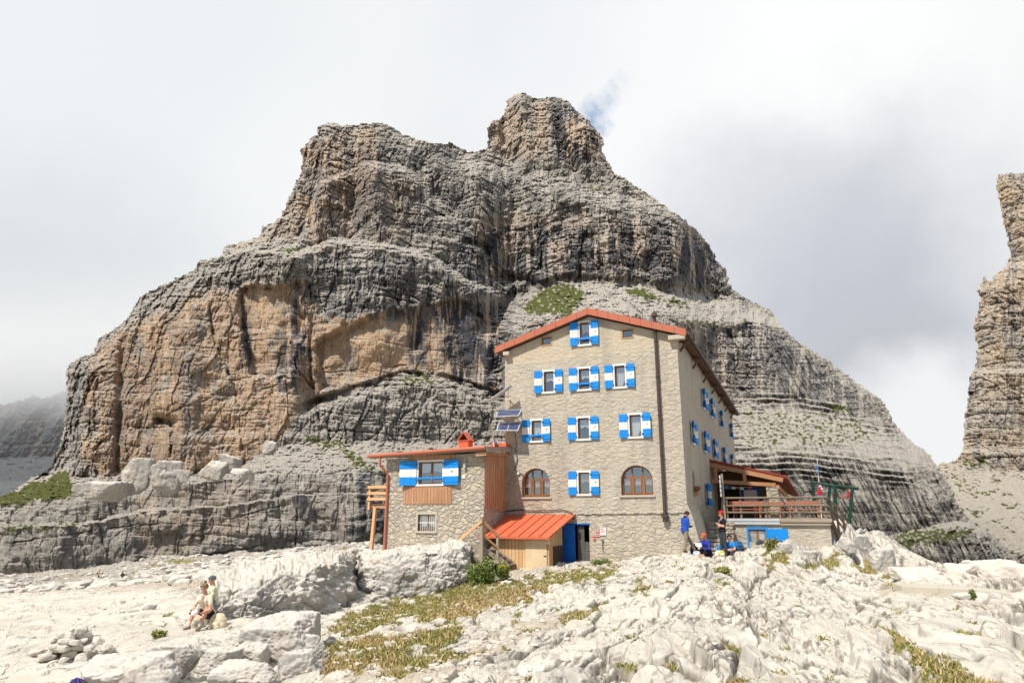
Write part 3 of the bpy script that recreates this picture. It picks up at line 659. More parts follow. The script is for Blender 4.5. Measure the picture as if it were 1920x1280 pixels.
def ground_mat():
    m, nt, b = newmat('pale_limestone_pavement', .9, .15)
    v = coords(nt); vr = coords(nt, (1, .32, 1), (0, 0, R(19)))
    n1 = nz(nt, v, .35, 5, .55); n2 = nz(nt, vr, 1.6, 7, .65, .4); n3 = nz(nt, v, 7, 6, .7); n4 = nz(nt, v, 1.3, 6, .6)
    c = mixc(nt, ramp(nt, n1, [(.35, 0.0), (.65, 1.0)]), (.575, .535, .465), (.67, .63, .555))
    c = mixc(nt, ramp(nt, n4, [(.54, 0.0), (.68, .6)]), c, (.48, .46, .42))          # grey lichen
    c = mixc(nt, ramp(nt, n2, [(.56, 0.0), (.68, .6)]), c, (.38, .355, .32))
    c = mixc(nt, ramp(nt, nz(nt, vr, 5.5, 6, .75, .8), [(.58, 0.0), (.70, .85)]), c, (.20, .18, .155))
    c = mixc(nt, ramp(nt, nz(nt, vr, 2.3, 3, .6), [(.60, 0.0), (.75, .35)]), c, (.58, .45, .31))      # ochre stain
    gg = nt.nodes.new('ShaderNodeNewGeometry'); sz = nt.nodes.new('ShaderNodeSeparateXYZ'); L(nt, gg.outputs['Normal'], sz.inputs[0])
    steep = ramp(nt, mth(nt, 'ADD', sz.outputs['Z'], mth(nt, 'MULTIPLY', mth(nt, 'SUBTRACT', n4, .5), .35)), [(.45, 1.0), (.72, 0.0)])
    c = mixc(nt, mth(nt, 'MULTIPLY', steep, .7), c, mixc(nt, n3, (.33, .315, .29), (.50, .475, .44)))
    c = mixc(nt, ramp(nt, nz(nt, coords(nt, (3.2, .9, 1), (0, 0, R(19))), 4.0, 7, .8, .4), [(.62, 0.0), (.70, .85)]), c, (.13, .12, .105))
    sl = mixc(nt, n3, (.36, .30, .22), (.58, .53, .46))
    c = mixc(nt, at(nt, 'soil'), c, sl)
    g1 = mixc(nt, nz(nt, v, 3.5, 5), (.13, .13, .035), (.26, .235, .075))
    g2 = mixc(nt, nz(nt, v, 4.5, 5), (.26, .18, .07), (.42, .33, .16))
    gc = mixc(nt, mth(nt, 'MULTIPLY', at(nt, 'dry'), ramp(nt, n4, [(.3, .4), (.6, 1.0)])), g1, g2)
    c = mixc(nt, at(nt, 'grass'), c, gc)
    md = mixc(nt, nz(nt, v, .5, 7, .7), (.25, .225, .19), (.50, .46, .41))
    c = mixc(nt, mth(nt, 'MULTIPLY', at(nt, 'mid'), mth(nt, 'SUBTRACT', 1.0, at(nt, 'grass'))), c, md)
    L(nt, c, b.inputs['Base Color'])
    vf = N(nt, 'ShaderNodeTexVoronoi', Scale=1.0, feature='DISTANCE_TO_EDGE')
    wv = N(nt, 'ShaderNodeTexNoise', Scale=1.4, Detail=5.0); L(nt, v, wv.inputs['Vector']); wa = nt.nodes.new('ShaderNodeVectorMath'); wa.operation = 'MULTIPLY_ADD'
    L(nt, wv.outputs['Color'], wa.inputs[0]); wa.inputs[1].default_value = (1.1,)*3; L(nt, coords(nt, (2.2, .65, 1.4), (0, 0, R(19))), wa.inputs[2]); L(nt, wa.outputs[0], vf.inputs['Vector'])
    ck = ramp(nt, vf.outputs['Distance'], [(.0, 1.0), (.035, 0.0)])
    ck = mth(nt, 'MULTIPLY', ck, ramp(nt, nz(nt, v, .9, 4), [(.45, 0.0), (.6, 1.0)]))
    rk = mth(nt, 'SUBTRACT', 1.0, mth(nt, 'MAXIMUM', at(nt, 'grass'), at(nt, 'soil')), True)
    c = mixc(nt, mth(nt, 'MULTIPLY', mth(nt, 'MULTIPLY', ck, rk), .8), c, (.12, .105, .09))
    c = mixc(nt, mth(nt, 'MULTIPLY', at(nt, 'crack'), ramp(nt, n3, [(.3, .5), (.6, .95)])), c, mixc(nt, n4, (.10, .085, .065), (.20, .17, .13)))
    L(nt, c, b.inputs['Base Color'])
    h = mth(nt, 'ADD', nz(nt, vr, 3.2, 9, .75, .5), mth(nt, 'MULTIPLY', n3, .6))
    h = mth(nt, 'SUBTRACT', mth(nt, 'ADD', h, mth(nt, 'MULTIPLY', nz(nt, coords(nt, (9, 1.6, 2), (0, 0, R(14))), 2.0, 6, .75, .5), .9)), mth(nt, 'MULTIPLY', ck, .8))
    bump(nt, b, h, .55, .06)
    return m
M_GROUND = ground_mat()
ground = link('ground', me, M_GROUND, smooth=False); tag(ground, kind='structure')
# wide ground sheet reaching the horizon, below everything
n = 140
a = np.linspace(0, 2*math.pi, 97); rr_ = np.geomspace(12, 6000, 60); A_, R_ = np.meshgrid(a, rr_)
Xw = R_*np.sin(A_); Yw = R_*np.cos(A_)
Zw = -6-40*sm((R_-15)/220)+8*fbm(Xw/120, Yw/120, 0*Xw, 4, 3)-R_*.01
Zw = np.where(Yw < 3, np.maximum(Zw, -2.6-.06*np.maximum(R_-14, 0)), Zw)
Zw = np.where(Yw > 0, np.minimum(Zw, -34-0*R_), Zw)
me, used = grid_mesh('ground', np.stack([Xw, Yw, Zw], -1))
for k in ('grass', 'dry', 'soil', 'crack'): attr(me, k, 0*used)
attr(me, 'mid', 0*used+1.)
link('ground', me, M_GROUND, smooth=True)['kind'] = 'structure'
# ------------------------------------------------------------------ building materials
def masonry(name, ztop=7.6, stone=1.0, warm=0.0, side=False):
    m, nt, b = newmat(name, .92, .12)
    t = nt.nodes.new('ShaderNodeTexCoord'); sep = nt.nodes.new('ShaderNodeSeparateXYZ'); L(nt, t.outputs['Object'], sep.inputs[0])
    X = mth(nt, 'ADD', sep.outputs['X'], sep.outputs['Y']); Z = sep.outputs['Z']
    cmb = nt.nodes.new('ShaderNodeCombineXYZ'); L(nt, X, cmb.inputs[0]); L(nt, Z, cmb.inputs[2])
    wv = N(nt, 'ShaderNodeTexNoise', Scale=2.2, Detail=3.0); L(nt, cmb.outputs[0], wv.inputs['Vector'])
    wa = nt.nodes.new('ShaderNodeVectorMath'); wa.operation = 'MULTIPLY_ADD'; L(nt, wv.outputs['Color'], wa.inputs[0]); wa.inputs[1].default_value = (.34,)*3; L(nt, cmb.outputs[0], wa.inputs[2])
    mp = nt.nodes.new('ShaderNodeMapping'); mp.inputs['Scale'].default_value = (3.2, 1, 5.0); L(nt, wa.outputs[0], mp.inputs['Vector'])
    vo = N(nt, 'ShaderNodeTexVoronoi', Scale=1.0, feature='DISTANCE_TO_EDGE'); L(nt, mp.outputs[0], vo.inputs['Vector'])
    vc = N(nt, 'ShaderNodeTexVoronoi', Scale=1.0); L(nt, mp.outputs[0], vc.inputs['Vector'])
    cell = mth(nt, 'MULTIPLY', vc.outputs['Color'], 1.0)
    joint = ramp(nt, vo.outputs['Distance'], [(.03, 1.0), (.12, 0.0)])
    v = cmb.outputs[0]
    n1 = nz(nt, v, .8, 5, .6); n2 = nz(nt, v, 5, 6, .7); n3 = nz(nt, v, 16, 4, .7)
    plaster = mixc(nt, ramp(nt, n1, [(.3, 0.0), (.7, 1.0)]), (.47, .425, .345), (.57, .52, .435))
    plaster = mixc(nt, ramp(nt, n2, [(.45, 0.0), (.7, .5)]), plaster, (.40, .36, .30))
    sc_ = ramp(nt, cell, [(.0, (.50, .44, .34)), (.35, (.58, .52, .42)), (.6, (.46, .42, .36)), (.8, (.62, .53, .39)), (1.0, (.52, .49, .44))])
    sc_ = mixc(nt, ramp(nt, n3, [(.4, 0.0), (.7, .4)]), sc_, (.38, .35, .31))
    sc_ = mixc(nt, mth(nt, 'MULTIPLY', joint, .5 if stone >= 1 else .4), sc_, (.40, .355, .285))
    # how far the stones stand out of the plaster
    nb = mth(nt, 'MULTIPLY', mth(nt, 'SUBTRACT', n1, .5), 1.3)
    low = ramp(nt, mth(nt, 'ADD', mth(nt, 'MULTIPLY', Z, -.6), mth(nt, 'MULTIPLY', nb, .6)), [(.0, 0.0), (.10, 1.0)])
    mid = ramp(nt, nz(nt, v, .9, 4, .6), [(.36, 0.05), (.60, .8)])
    quo = ramp(nt, mth(nt, 'ADD', X, mth(nt, 'MULTIPLY', nb, .4)), [(.0, 0.0), (1.0, 1.0)])
    if stone >= 1: ex = 1.0
    elif side: ex = mth(nt, 'MULTIPLY', mid, .8)
    else:
        q = nt.nodes.new('ShaderNodeMapRange'); L(nt, mth(nt, 'ADD', X, mth(nt, 'MULTIPLY', nb, .5)), q.inputs[0]); q.inputs[1].default_value = -1.25; q.inputs[2].default_value = -.85
        w_ = nt.nodes.new('ShaderNodeMapRange'); L(nt, mth(nt, 'ADD', mth(nt, 'ADD', X, mth(nt, 'MULTIPLY', Z, .9)), mth(nt, 'MULTIPLY', nb, 1.5)), w_.inputs[0]); w_.inputs[1].default_value = -5.6; w_.inputs[2].default_value = -6.6
        ex = mth(nt, 'MAXIMUM', mth(nt, 'MAXIMUM', low, mid), mth(nt, 'MAXIMUM', mth(nt, 'MULTIPLY', q.outputs[0], .7), w_.outputs[0]))
        tp = nt.nodes.new('ShaderNodeMapRange'); L(nt, mth(nt, 'ADD', mth(nt, 'SUBTRACT', Z, mth(nt, 'MULTIPLY', X, .02)), mth(nt, 'MULTIPLY', nb, .35)), tp.inputs[0])
        tp.inputs[1].default_value = ztop; tp.inputs[2].default_value = ztop+.06; tp.inputs[3].default_value = 1; tp.inputs[4].default_value = 0
        ex = mth(nt, 'MULTIPLY', ex, tp.outputs[0])
        plaster = mixc(nt, tp.outputs[0], (.55, .475, .365), plaster)
        sc_ = mixc(nt, mth(nt, 'MULTIPLY', w_.outputs[0], .55), sc_, mixc(nt, cell, (.36, .27, .21), (.50, .42, .34)))
    c = mixc(nt, ex, plaster, sc_)
    c = mixc(nt, ramp(nt, nz(nt, coordsv(nt, v, (1.6, 1, .18)), 1.0, 4, .6), [(.46, 0.0), (.72, .5)]), c, (.30, .275, .24))
    c = mixc(nt, ramp(nt, mth(nt, 'ADD', mth(nt, 'MULTIPLY', Z, -.25), nb), [(.35, 0.0), (.8, .3)]), c, (.36, .33, .28))
    L(nt, c, b.inputs['Base Color'])
    rel = ramp(nt, vo.outputs['Distance'], [(.0, 0.0), (.16, .8), (.5, 1.0)])
    h = mth(nt, 'ADD', mth(nt, 'MULTIPLY', mth(nt, 'MULTIPLY', rel, ex), 1.0 if stone >= 1 else .6), mth(nt, 'MULTIPLY', n2, .9))
    h = mth(nt, 'ADD', h, mth(nt, 'MULTIPLY', nz(nt, coordsv(nt, v, (1, 1, 2.2)), 3.2, 5, .6), 1.4))
    bump(nt, b, h, .85, .07 if stone >= 1 else .06)
    return m
def coordsv(nt, vec, scale):
    m = nt.nodes.new('ShaderNodeMapping'); m.inputs['Scale'].default_value = scale; L(nt, vec, m.inputs['Vector']); return m.outputs['Vector']
def wood(name, a, b_, ax='Z', sc=6.0, plank=0.0, rough=.8):
    m, nt, b = newmat(name, rough, .2)
    s = {'Z': (sc, sc, sc*.08), 'X': (sc*.08, sc, sc), 'Y': (sc, sc*.08, sc)}[ax]
    v = coords(nt, s)
    n = nz(nt, v, 1.5, 6, .65, .6); n2 = nz(nt, coords(nt), 1.2, 4)
    c = mixc(nt, ramp(nt, n, [(.3, 0.0), (.7, 1.0)]), a, b_)
    c = mixc(nt, ramp(nt, n2, [(.45, 0.0), (.8, .4)]), c, tuple(x*.6 for x in a))
    if plank:
        t = nt.nodes.new('ShaderNodeTexCoord'); sp = nt.nodes.new('ShaderNodeSeparateXYZ'); L(nt, t.outputs['Object'], sp.inputs[0])
        q = mth(nt, 'DIVIDE', mth(nt, 'ADD', sp.outputs['X'], sp.outputs['Y']), plank)
        fl = mth(nt, 'FLOOR', q); fr = mth(nt, 'FRACT', q)
        wn = nt.nodes.new('ShaderNodeTexWhiteNoise'); wn.noise_dimensions = '1D'; L(nt, fl, wn.inputs['W'])
        c = mixc(nt, mth(nt, 'MULTIPLY', wn.outputs['Value'], .55), c, tuple(x*.62 for x in a))
        gap = ramp(nt, mth(nt, 'ABSOLUTE', mth(nt, 'SUBTRACT', fr, .5)), [(.44, 0.0), (.485, 1.0)])
        c = mixc(nt, gap, c, (.05, .035, .025))
        bump(nt, b, mth(nt, 'ADD', mth(nt, 'MULTIPLY', gap, -1.0), mth(nt, 'MULTIPLY', n, .3)), .6, .02)
    else: bump(nt, b, n, .4, .01)
    L(nt, c, b.inputs['Base Color']); return m
def paint(name, c, rough=.55, worn=.25, dirt=(.35, .33, .3), sc=6):
    m, nt, b = newmat(name, rough, .3)
    v = coords(nt)
    n = nz(nt, v, sc, 5, .65); n2 = nz(nt, v, sc*.25, 3)
    k = mixc(nt, ramp(nt, n, [(.52, 0.0), (.78, worn)]), c, dirt)
    k = mixc(nt, ramp(nt, n2, [(.3, 0.0), (.8, .3)]), k, tuple(x*.75 for x in c))
    L(nt, k, b.inputs['Base Color']); bump(nt, b, n, .15, .005); return m
M_WALL = masonry('plastered_rubble', 7.6, .5); M_SIDE = masonry('plastered_rubble_side', 7.6, .5, side=True)
M_STONE = masonry('rubble_masonry', 99, 1.0)
M_BLUE = paint('blue_paint', (.006, .27, .80), .5, .3, (.08, .30, .6)); M_WHITE = paint('white_paint', (.80, .79, .76), .6, .25, (.5, .47, .42))
M_BLUED = paint('blue_door_paint', (.004, .135, .56), .45, .2, (.02, .08, .22))
M_ROOF = paint('orange_red_metal', (.62, .145, .07), .5, .75, (.42, .20, .13), 2.2); M_ROOFM = paint('weathered_red_trim', (.50, .15, .085), .6, .95, (.25, .20, .17), 4)
M_RED = paint('dark_red_metal', (.30, .045, .035), .5, .3, (.2, .08, .06), 3)
M_FRAME = wood('window_wood', (.22, .085, .035), (.36, .16, .07), 'Z', 10); M_SILLW = wood('raw_frame_wood', (.42, .24, .10), (.52, .32, .15), 'Z', 10)
M_NEWW = wood('new_larch', (.70, .38, .19), (.78, .48, .26), 'X', 8); M_BATT = wood('larch_battens', (.40, .20, .11), (.60, .36, .22), 'Z', 8)
M_PLANK = wood('shed_planks', (.62, .38, .19), (.74, .50, .27), 'Z', 6, plank=.17); M_DOORW = wood('plain_door_board', (.62, .48, .30), (.70, .56, .37), 'Z', 3)
M_OLD = wood('weathered_grey_wood', (.30, .25, .19), (.44, .38, .30), 'X', 8); M_OLDZ = wood('weathered_post_wood', (.30, .25, .19), (.44, .38, .30), 'Z', 8)
M_BROWN = wood('brown_rafter_wood', (.10, .065, .045), (.18, .12, .08), 'Y', 6); M_BEAM = wood('canopy_beam_wood', (.40, .20, .10), (.52, .29, .16), 'X', 8)
M_LINE = wood('red_boarding', (.30, .085, .055), (.40, .13, .08), 'Y', 6, plank=.12); M_TABLE = wood('red_table_wood', (.36, .13, .085), (.47, .19, .13), 'X', 6)
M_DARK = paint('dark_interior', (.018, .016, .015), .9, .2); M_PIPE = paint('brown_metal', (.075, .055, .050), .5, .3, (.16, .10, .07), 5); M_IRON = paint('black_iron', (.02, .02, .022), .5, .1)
M_GALV = paint('galvanised_steel', (.50, .53, .56), .35, .3, (.62, .65, .67), 3); M_CREAM = paint('cream_plate', (.72, .70, .62), .6, .2); M_GREEN = paint('green_steel', (.006, .05, .036), .5, .25, (.05, .1, .07))
M_REDP = paint('red_plastic', (.62, .03, .04), .4, .1); M_CURT = paint('white_curtain', (.85, .85, .84), .9, .1); M_CURR = paint('red_check_curtain', (.62, .42, .40), .9, .1)
M_CABLE = paint('grey_cable', (.16, .15, .14), .6, .1); M_CAP = paint('concrete', (.50, .46, .38), .9, .3); M_BLACK = paint('black_cable', (.015, .015, .016), .5, .05)
def glassm():
    m, nt, b = newmat('window_glass', .06, .5)
    out = nt.nodes['Material Output']; tr = nt.nodes.new('ShaderNodeBsdfTransparent'); mx = nt.nodes.new('ShaderNodeMixShader'); gl = nt.nodes.new('ShaderNodeBsdfGlossy')
    gl.inputs['Roughness'].default_value = .03; gl.inputs['Color'].default_value = (.8, .86, .9, 1); tr.inputs['Color'].default_value = (.92, .94, .94, 1)
    mx.inputs[0].default_value = .22
    L(nt, tr.outputs[0], mx.inputs[1]); L(nt, gl.outputs[0], mx.inputs[2]); L(nt, mx.outputs[0], out.inputs['Surface']); return m
M_GLASS = glassm()
def solar():
    m, nt, b = newmat('solar_cells', .15, .6)
    t = coords(nt, (9, 9, 9)); br = N(nt, 'ShaderNodeTexBrick'); br.offset = 0
    L(nt, t, br.inputs['Vector']); br.inputs['Color1'].default_value = (.02, .03, .10, 1); br.inputs['Color2'].default_value = (.035, .045, .14, 1); br.inputs['Mortar'].default_value = (.35, .38, .45, 1)
    br.inputs['Scale'].default_value = 1; br.inputs['Mortar Size'].default_value = .03; br.inputs['Brick Width'].default_value = 1; br.inputs['Row Height'].default_value = 1
    L(nt, br.outputs['Color'], b.inputs['Base Color']); return m
M_SOLAR = solar()

# ------------------------------------------------------------------ local frame of the hut
HC = Vector((7.73, 31.0, 0)); EX = Vector((.9245, -.3811, 0)); EY = Vector((.3811, .9245, 0)); HRZ = math.atan2(-.3811, .9245)
HM = Matrix.Translation(HC) @ Matrix.Rotation(HRZ, 4, 'Z')
def Fl(px, py, yl=0.0):
    d = Vector(ray(px, py)); t = (yl+HC.dot(EY))/d.dot(EY); p = d*t
    return (p-HC).dot(EX), p.z
def hw(x, y, z): return HM @ Vector((x, y, z))
def gz(x, y):
    """ground height under a hut-frame point"""
    p = hw(x, y, 0); return float(ground_z(p.x, p.y)[0])
def wall_panel(name, outline, holes, thick, mat, parent, M):
    """flat wall with openings: outline/holes in (u, v); M maps (u, v, depth) into the parent's frame"""
    cu = bpy.data.curves.new('tmp', 'CURVE'); cu.dimensions = '2D'; cu.fill_mode = 'BOTH'; cu.extrude = thick/2
    for poly in [outline]+holes:
        sp = cu.splines.new('POLY'); sp.points.add(len(poly)-1); sp.use_cyclic_u = True
        for i, (a, b) in enumerate(poly): sp.points[i].co = (a, b, 0, 1)
    ob = bpy.data.objects.new('tmp', cu); COL.objects.link(ob)
    me = bpy.data.meshes.new_from_object(ob.evaluated_get(bpy.context.evaluated_depsgraph_get()))
    bpy.data.objects.remove(ob); bpy.data.curves.remove(cu)
    me.name = name; me.transform(M @ Matrix.Translation((0, 0, -thick/2)))
    me.materials.clear()
    return link(name, me, mat, parent, smooth=False)
MF = lambda y: Matrix(((1,0,0,0),(0,0,-1,y),(0,1,0,0),(0,0,0,1)))     # (u,v,w) -> (u, y-w, v): front wall, w>0 towards the viewer
MS = lambda x: Matrix(((0,0,1,x),(1,0,0,0),(0,1,0,0),(0,0,0,1)))      # (u,v,w) -> (x+w, u, v): side wall facing +x
def rect(a, b, c, d): return [(a, b), (c, b), (c, d), (a, d)]
def arch(a, b, c, d, n=14):
    """rectangle with an arched head, top at d"""
    r = (c-a)/2; cx = (a+c)/2; hy = d-r*.92
    return [(a, b), (c, b)]+[(cx+r*math.cos(math.pi*i/n), hy+(d-hy)*math.sin(math.pi*i/n)) for i in range(n+1)]

def shutter(parent, w, h, M, bands=True, mount=None):
    """boarded shutter, blue-white-blue; M places its hinge bottom corner"""
    a = MB(); a.mi = 0
    for z0, z1, mi in ((0, .34*h, 0), (.34*h, .66*h, 1), (.66*h, h, 0)):
        a.mi = mi; n = 3
        for i in range(n): a.box((w*i/n+.004, -.02, z0+(.001 if z0 else 0)), (w*(i+1)/n-.004, .02, z1-.001), M)
    a.mi = 0
    a.box((.02, -.038, .10*h), (w-.02, -.021, .17*h), M); a.box((.02, -.038, .83*h), (w-.02, -.021, .90*h), M)
    a.mi = 2
    for z in (.135*h, .865*h): a.box((-.03, -.046, z-.012), (.10, -.0385, z+.012), M); a.box((-.035, -.05, z-.03), (-.005, .02, z+.03), M)
    a.box((w*.55, -.032, .50*h), (w*.62, -.0205, .56*h), M)
    o = a.build('shutter', [M_BLUE, M_WHITE, M_IRON], parent, bevel=0)
    return o
def window(parent, u0, v0, u1, v1, M, curtain=None, shut=True, bar=False, tilt=False, sw=None, ang=(6, 6), deep=.0, reveal=.12, glass2=False, smat=None):
    """window with white surround; M maps (u, depth towards the viewer negative, v). Axes: u right, y into the wall, z up"""
    W = u1-u0; H = v1-v0; b = .09
    m = MB()
    m.box((u0-b, -.03, v1), (u1+b, .10, v1+b), M); m.box((u0-b-.03, -.07, v0-b), (u1+b+.03, .10, v0), M)
    m.box((u0-b, -.027, v0+.001), (u0, .10, v1-.001), M); m.box((u1, -.027, v0+.001), (u1+b, .10, v1-.001), M)
    wn = m.build('window', smat or M_WHITE, parent)
    f = MB(); t = .055; y0, y1 = reveal, reveal+.06
    f.box((u0, y0, v0), (u1, y1, v0+t), M); f.box((u0, y0, v1-t), (u1, y1, v1), M)
    f.box((u0, y0, v0+t), (u0+t, y1, v1-t), M); f.box((u1-t, y0, v0+t), (u1, y1, v1-t), M)
    if glass2: f.box(((u0+u1)/2-.045, y0-.003, v0+t), ((u0+u1)/2+.045, y1, v1-t), M)
    f.build('frame', M_FRAME, wn)
    p = MB(); p.box((u0+t-.01, y0+.028, v0+t-.01), (u1-t+.01, y0+.034, v1-t+.01), M); p.build('pane', M_GLASS, wn)
    if curtain is not None:
        c = MB(); mat = M_CURR if curtain == 'red' else M_CURT; n = 14
        top = v1-t; L_ = H*(.38 if curtain in ('red', 'short') else .62)
        pts = []
        for i in range(n+1):
            q = i/n; y = y0+.10+.018*math.sin(q*26); u = u0+.02+(W-.04)*q
            d = L_*(1+.10*math.sin(q*9)) if curtain != 'tied' else H*(.95 if q < .5 else .95-.9*(q-.5))
            if curtain == 'tied' and q > .62: d = H*.9*(1-(q-.62)*1.2)
            pts.append((u, y, d))
        vs = [(c.bm.verts.new(M @ Vector((u, y, top))), c.bm.verts.new(M @ Vector((u, y, top-d)))) for u, y, d in pts]
        for i in range(n): c._f([vs[i][0], vs[i+1][0], vs[i+1][1], vs[i][1]])
        c.build('curtain', mat, wn)
    if shut:
        ang = (ang[0]+random.uniform(-3, 9), ang[1]+random.uniform(-3, 9))
        s = sw or W*.52; hh = H+.10; z0 = v0-.05
        # left shutter hinged on the left jamb, right one on the right jamb, laid back against the wall
        shutter(wn, s, hh, M @ Matrix.Translation((u0-b+.01, -.06, z0)) @ Matrix.Rotation(math.pi+R(ang[0]), 4, 'Z'))
        shutter(wn, s, hh, M @ Matrix.Translation((u1+b-.01, -.06, z0)) @ Matrix.Rotation(-R(ang[1]), 4, 'Z') )
    if bar:
        k = MB(); k.box((u0-.28, -.11, v0+.22*H), (u1+.28, -.085, v0+.30*H), M); k.build('stay_bar', M_BLUE, wn)
    return wn
def arched(parent, u0, v0, u1, v1, M, dark=False):
    o = arch(u0, v0, u1, v1); r = arch(u0+.07, v0+.07, u1-.07, v1-.07)
    MFx = M @ Matrix(((1,0,0,0),(0,0,-1,.22),(0,1,0,0),(0,0,0,1)))
    wn = wall_panel('window', o, [r], .07, M_FRAME, parent, MFx)
    W = u1-u0; f = MB(); zt = v0+(v1-v0)*.60
    f.box((u0+.06, .215, zt-.04), (u1-.06, .275, zt+.04), M)
    for q in (1/3, 2/3):
        u = u0+W*q; f.box((u-.05, .217, v0+.05), (u+.05, .273, zt-.041), M); f.box((u-.03, .217, zt+.041), (u+.03, .273, v1-.12), M)
    for q in range(3):
        a, b = u0+W*q/3+.05, u0+W*(q+1)/3-.05
        for bx in ((a+.005, v0+.071, b-.005, v0+.11), (a, v0+.11, a+.04, zt-.042), (b-.04, v0+.11, b, zt-.042)): f.box((bx[0], .205, bx[1]), (bx[2], .214, bx[3]), M)
    f.build('frame', M_FRAME, wn)
    wall_panel('pane', arch(u0+.06, v0+.06, u1-.06, v1-.06), [], .006, M_GLASS, wn, M @ Matrix(((1,0,0,0),(0,0,-1,.26),(0,1,0,0),(0,0,0,1))))
    for q in range(3):
        a, b = u0+W*q/3+.07, u0+W*(q+1)/3-.07; c = MB(); n = 10; vs = []
        for i in range(n+1):
            t = i/n; y = .31+.02*math.sin(t*22); vs.append((c.bm.verts.new(M @ Vector((a+(b-a)*t, y, zt-.05))), c.bm.verts.new(M @ Vector((a+(b-a)*t, y, zt-.05-(v1-v0)*.22)))))
        for i in range(n): c._f([vs[i][0], vs[i+1][0], vs[i+1][1], vs[i][1]])
        c.build('curtain', M_CURR, wn)
    return wn

hut = empty('mountain_hut', 'tall plastered stone mountain hut with orange gable trim and blue-white shutters', 'mountain hut', HC, HRZ)
I4 = Matrix.Identity(4)
WX0, WX1, DEP = -8.75, 0.0, 28.2
ridge_x, z_l, z_r, z_ri = -4.2, 8.15, 8.15, 9.55
wins = [(-4.72, 8.16, -4.22, 9.27, dict(curtain='short', bar=True)), (-6.64, 5.92, -6.12, 6.94, dict(curtain='short')), (-4.82, 5.92, -4.28, 6.94, dict(curtain='short', bar=True)), (-3.03, 5.92, -2.53, 6.94, dict(curtain='tied')),
        (-7.31, 3.53, -6.79, 4.52, dict(curtain='long', bar=True)), (-4.93, 3.53, -4.37, 4.52, dict(curtain='short')), (-2.41, 3.53, -1.87, 4.54, dict(curtain='tied')), (-4.96, .96, -4.42, 1.95, dict(curtain='red'))]
small = [(-6.70, 8.33, -6.24, 8.68), (-2.56, 8.30, -2.10, 8.66)]
arches = [(-7.85, .84, -6.40, 2.20), (-2.93, .88, -1.46, 2.22)]
DOOR = (-5.18, -2.6, -4.50, -.40)
holes = [rect(a, b, c, d) for a, b, c, d, k in wins]+[rect(*s) for s in small]+[arch(*a) for a in arches]+[rect(-5.74, -2.6, -4.50, -.42)]
front = wall_panel('wall', [(WX0, -3.2), (WX1, -3.2), (WX1, z_r), (ridge_x, z_ri), (WX0, z_l)], [h for h in holes], .45, M_WALL, hut, MF(0))
for a, b, c, d, k in wins: window(hut, a, b, c, d, I4, sw=.40, **k)
for a, b, c, d in small:
    m = MB(); t = .07
    m.box((a-t, -.02, d), (c+t, .12, d+t)); m.box((a-t, -.02, b-t), (c+t, .12, b)); m.box((a-t, -.018, b), (a, .12, d)); m.box((c, -.018, b), (c+t, .12, d))
    wn = m.build('window', M_SILLW, hut); p = MB(); p.box((a, .08, b), (c, .09, d)); p.build('pane', M_GLASS, wn)
for a in arches:
    wn = arched(hut, *a, I4)
    s = MB(); s.box((a[0]-.08, -.07, a[1]-.09), (a[2]+.08, .2, a[1]-.005)); s.build('sill', M_CAP, wn)
# right side wall
SM = Matrix(((0,-1,0,0),(1,0,0,0),(0,0,1,0),(0,0,0,1)))      # (u along wall, y into wall, z) -> (-y, u, z)
sw_ = [(8.15, 5.95, 8.95, 6.92), (11.9, 5.95, 12.7, 6.92), (17.3, 5.95, 18.1, 6.92), (24.6, 5.95, 25.4, 6.92), (2.9, 3.45, 3.7, 4.42), (7.4, 3.45, 8.2, 4.42), (11.9, 3.45, 12.7, 4.42), (17.4, 3.45, 18.2, 4.42), (23.2, 3.45, 24.0, 4.42), (7.0, .52, 7.8, 1.6)]
niche = (2.25, .90, 2.95, 2.08)
side = wall_panel('wall', [(.45, -3.6), (DEP, -3.6), (DEP, z_r), (.45, z_r)], [rect(*s) for s in sw_]+[arch(*niche)], .45, M_SIDE, hut, MS(0))
for i, s in enumerate(sw_): window(hut, *s, SM, curtain='short', sw=.42, ang=(22, 12))
wn = wall_panel('window', arch(*niche), [arch(niche[0]+.07, niche[1]+.07, niche[2]-.07, niche[3]-.07)], .06, M_FRAME, hut, MS(-.2))
wall_panel('pane', arch(niche[0]+.06, niche[1]+.06, niche[2]-.06, niche[3]-.06), [], .006, M_GLASS, wn, MS(-.23))
m = MB(); m.box((WX0, .46, -3.2), (WX0+.45, DEP-.001, z_l-.01)); m.box((WX0+.451, DEP-.45, -3.2), (-.451, DEP-.002, z_r-.2)); m.build('wall', M_SIDE, hut)
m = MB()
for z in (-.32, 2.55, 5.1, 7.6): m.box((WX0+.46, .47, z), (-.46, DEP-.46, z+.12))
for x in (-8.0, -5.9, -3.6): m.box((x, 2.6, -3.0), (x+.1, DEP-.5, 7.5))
m.box((WX0+.46, 3.2, -3.0), (-.46, 3.3, 8.0)); m.build('room', M_DARK, hut)
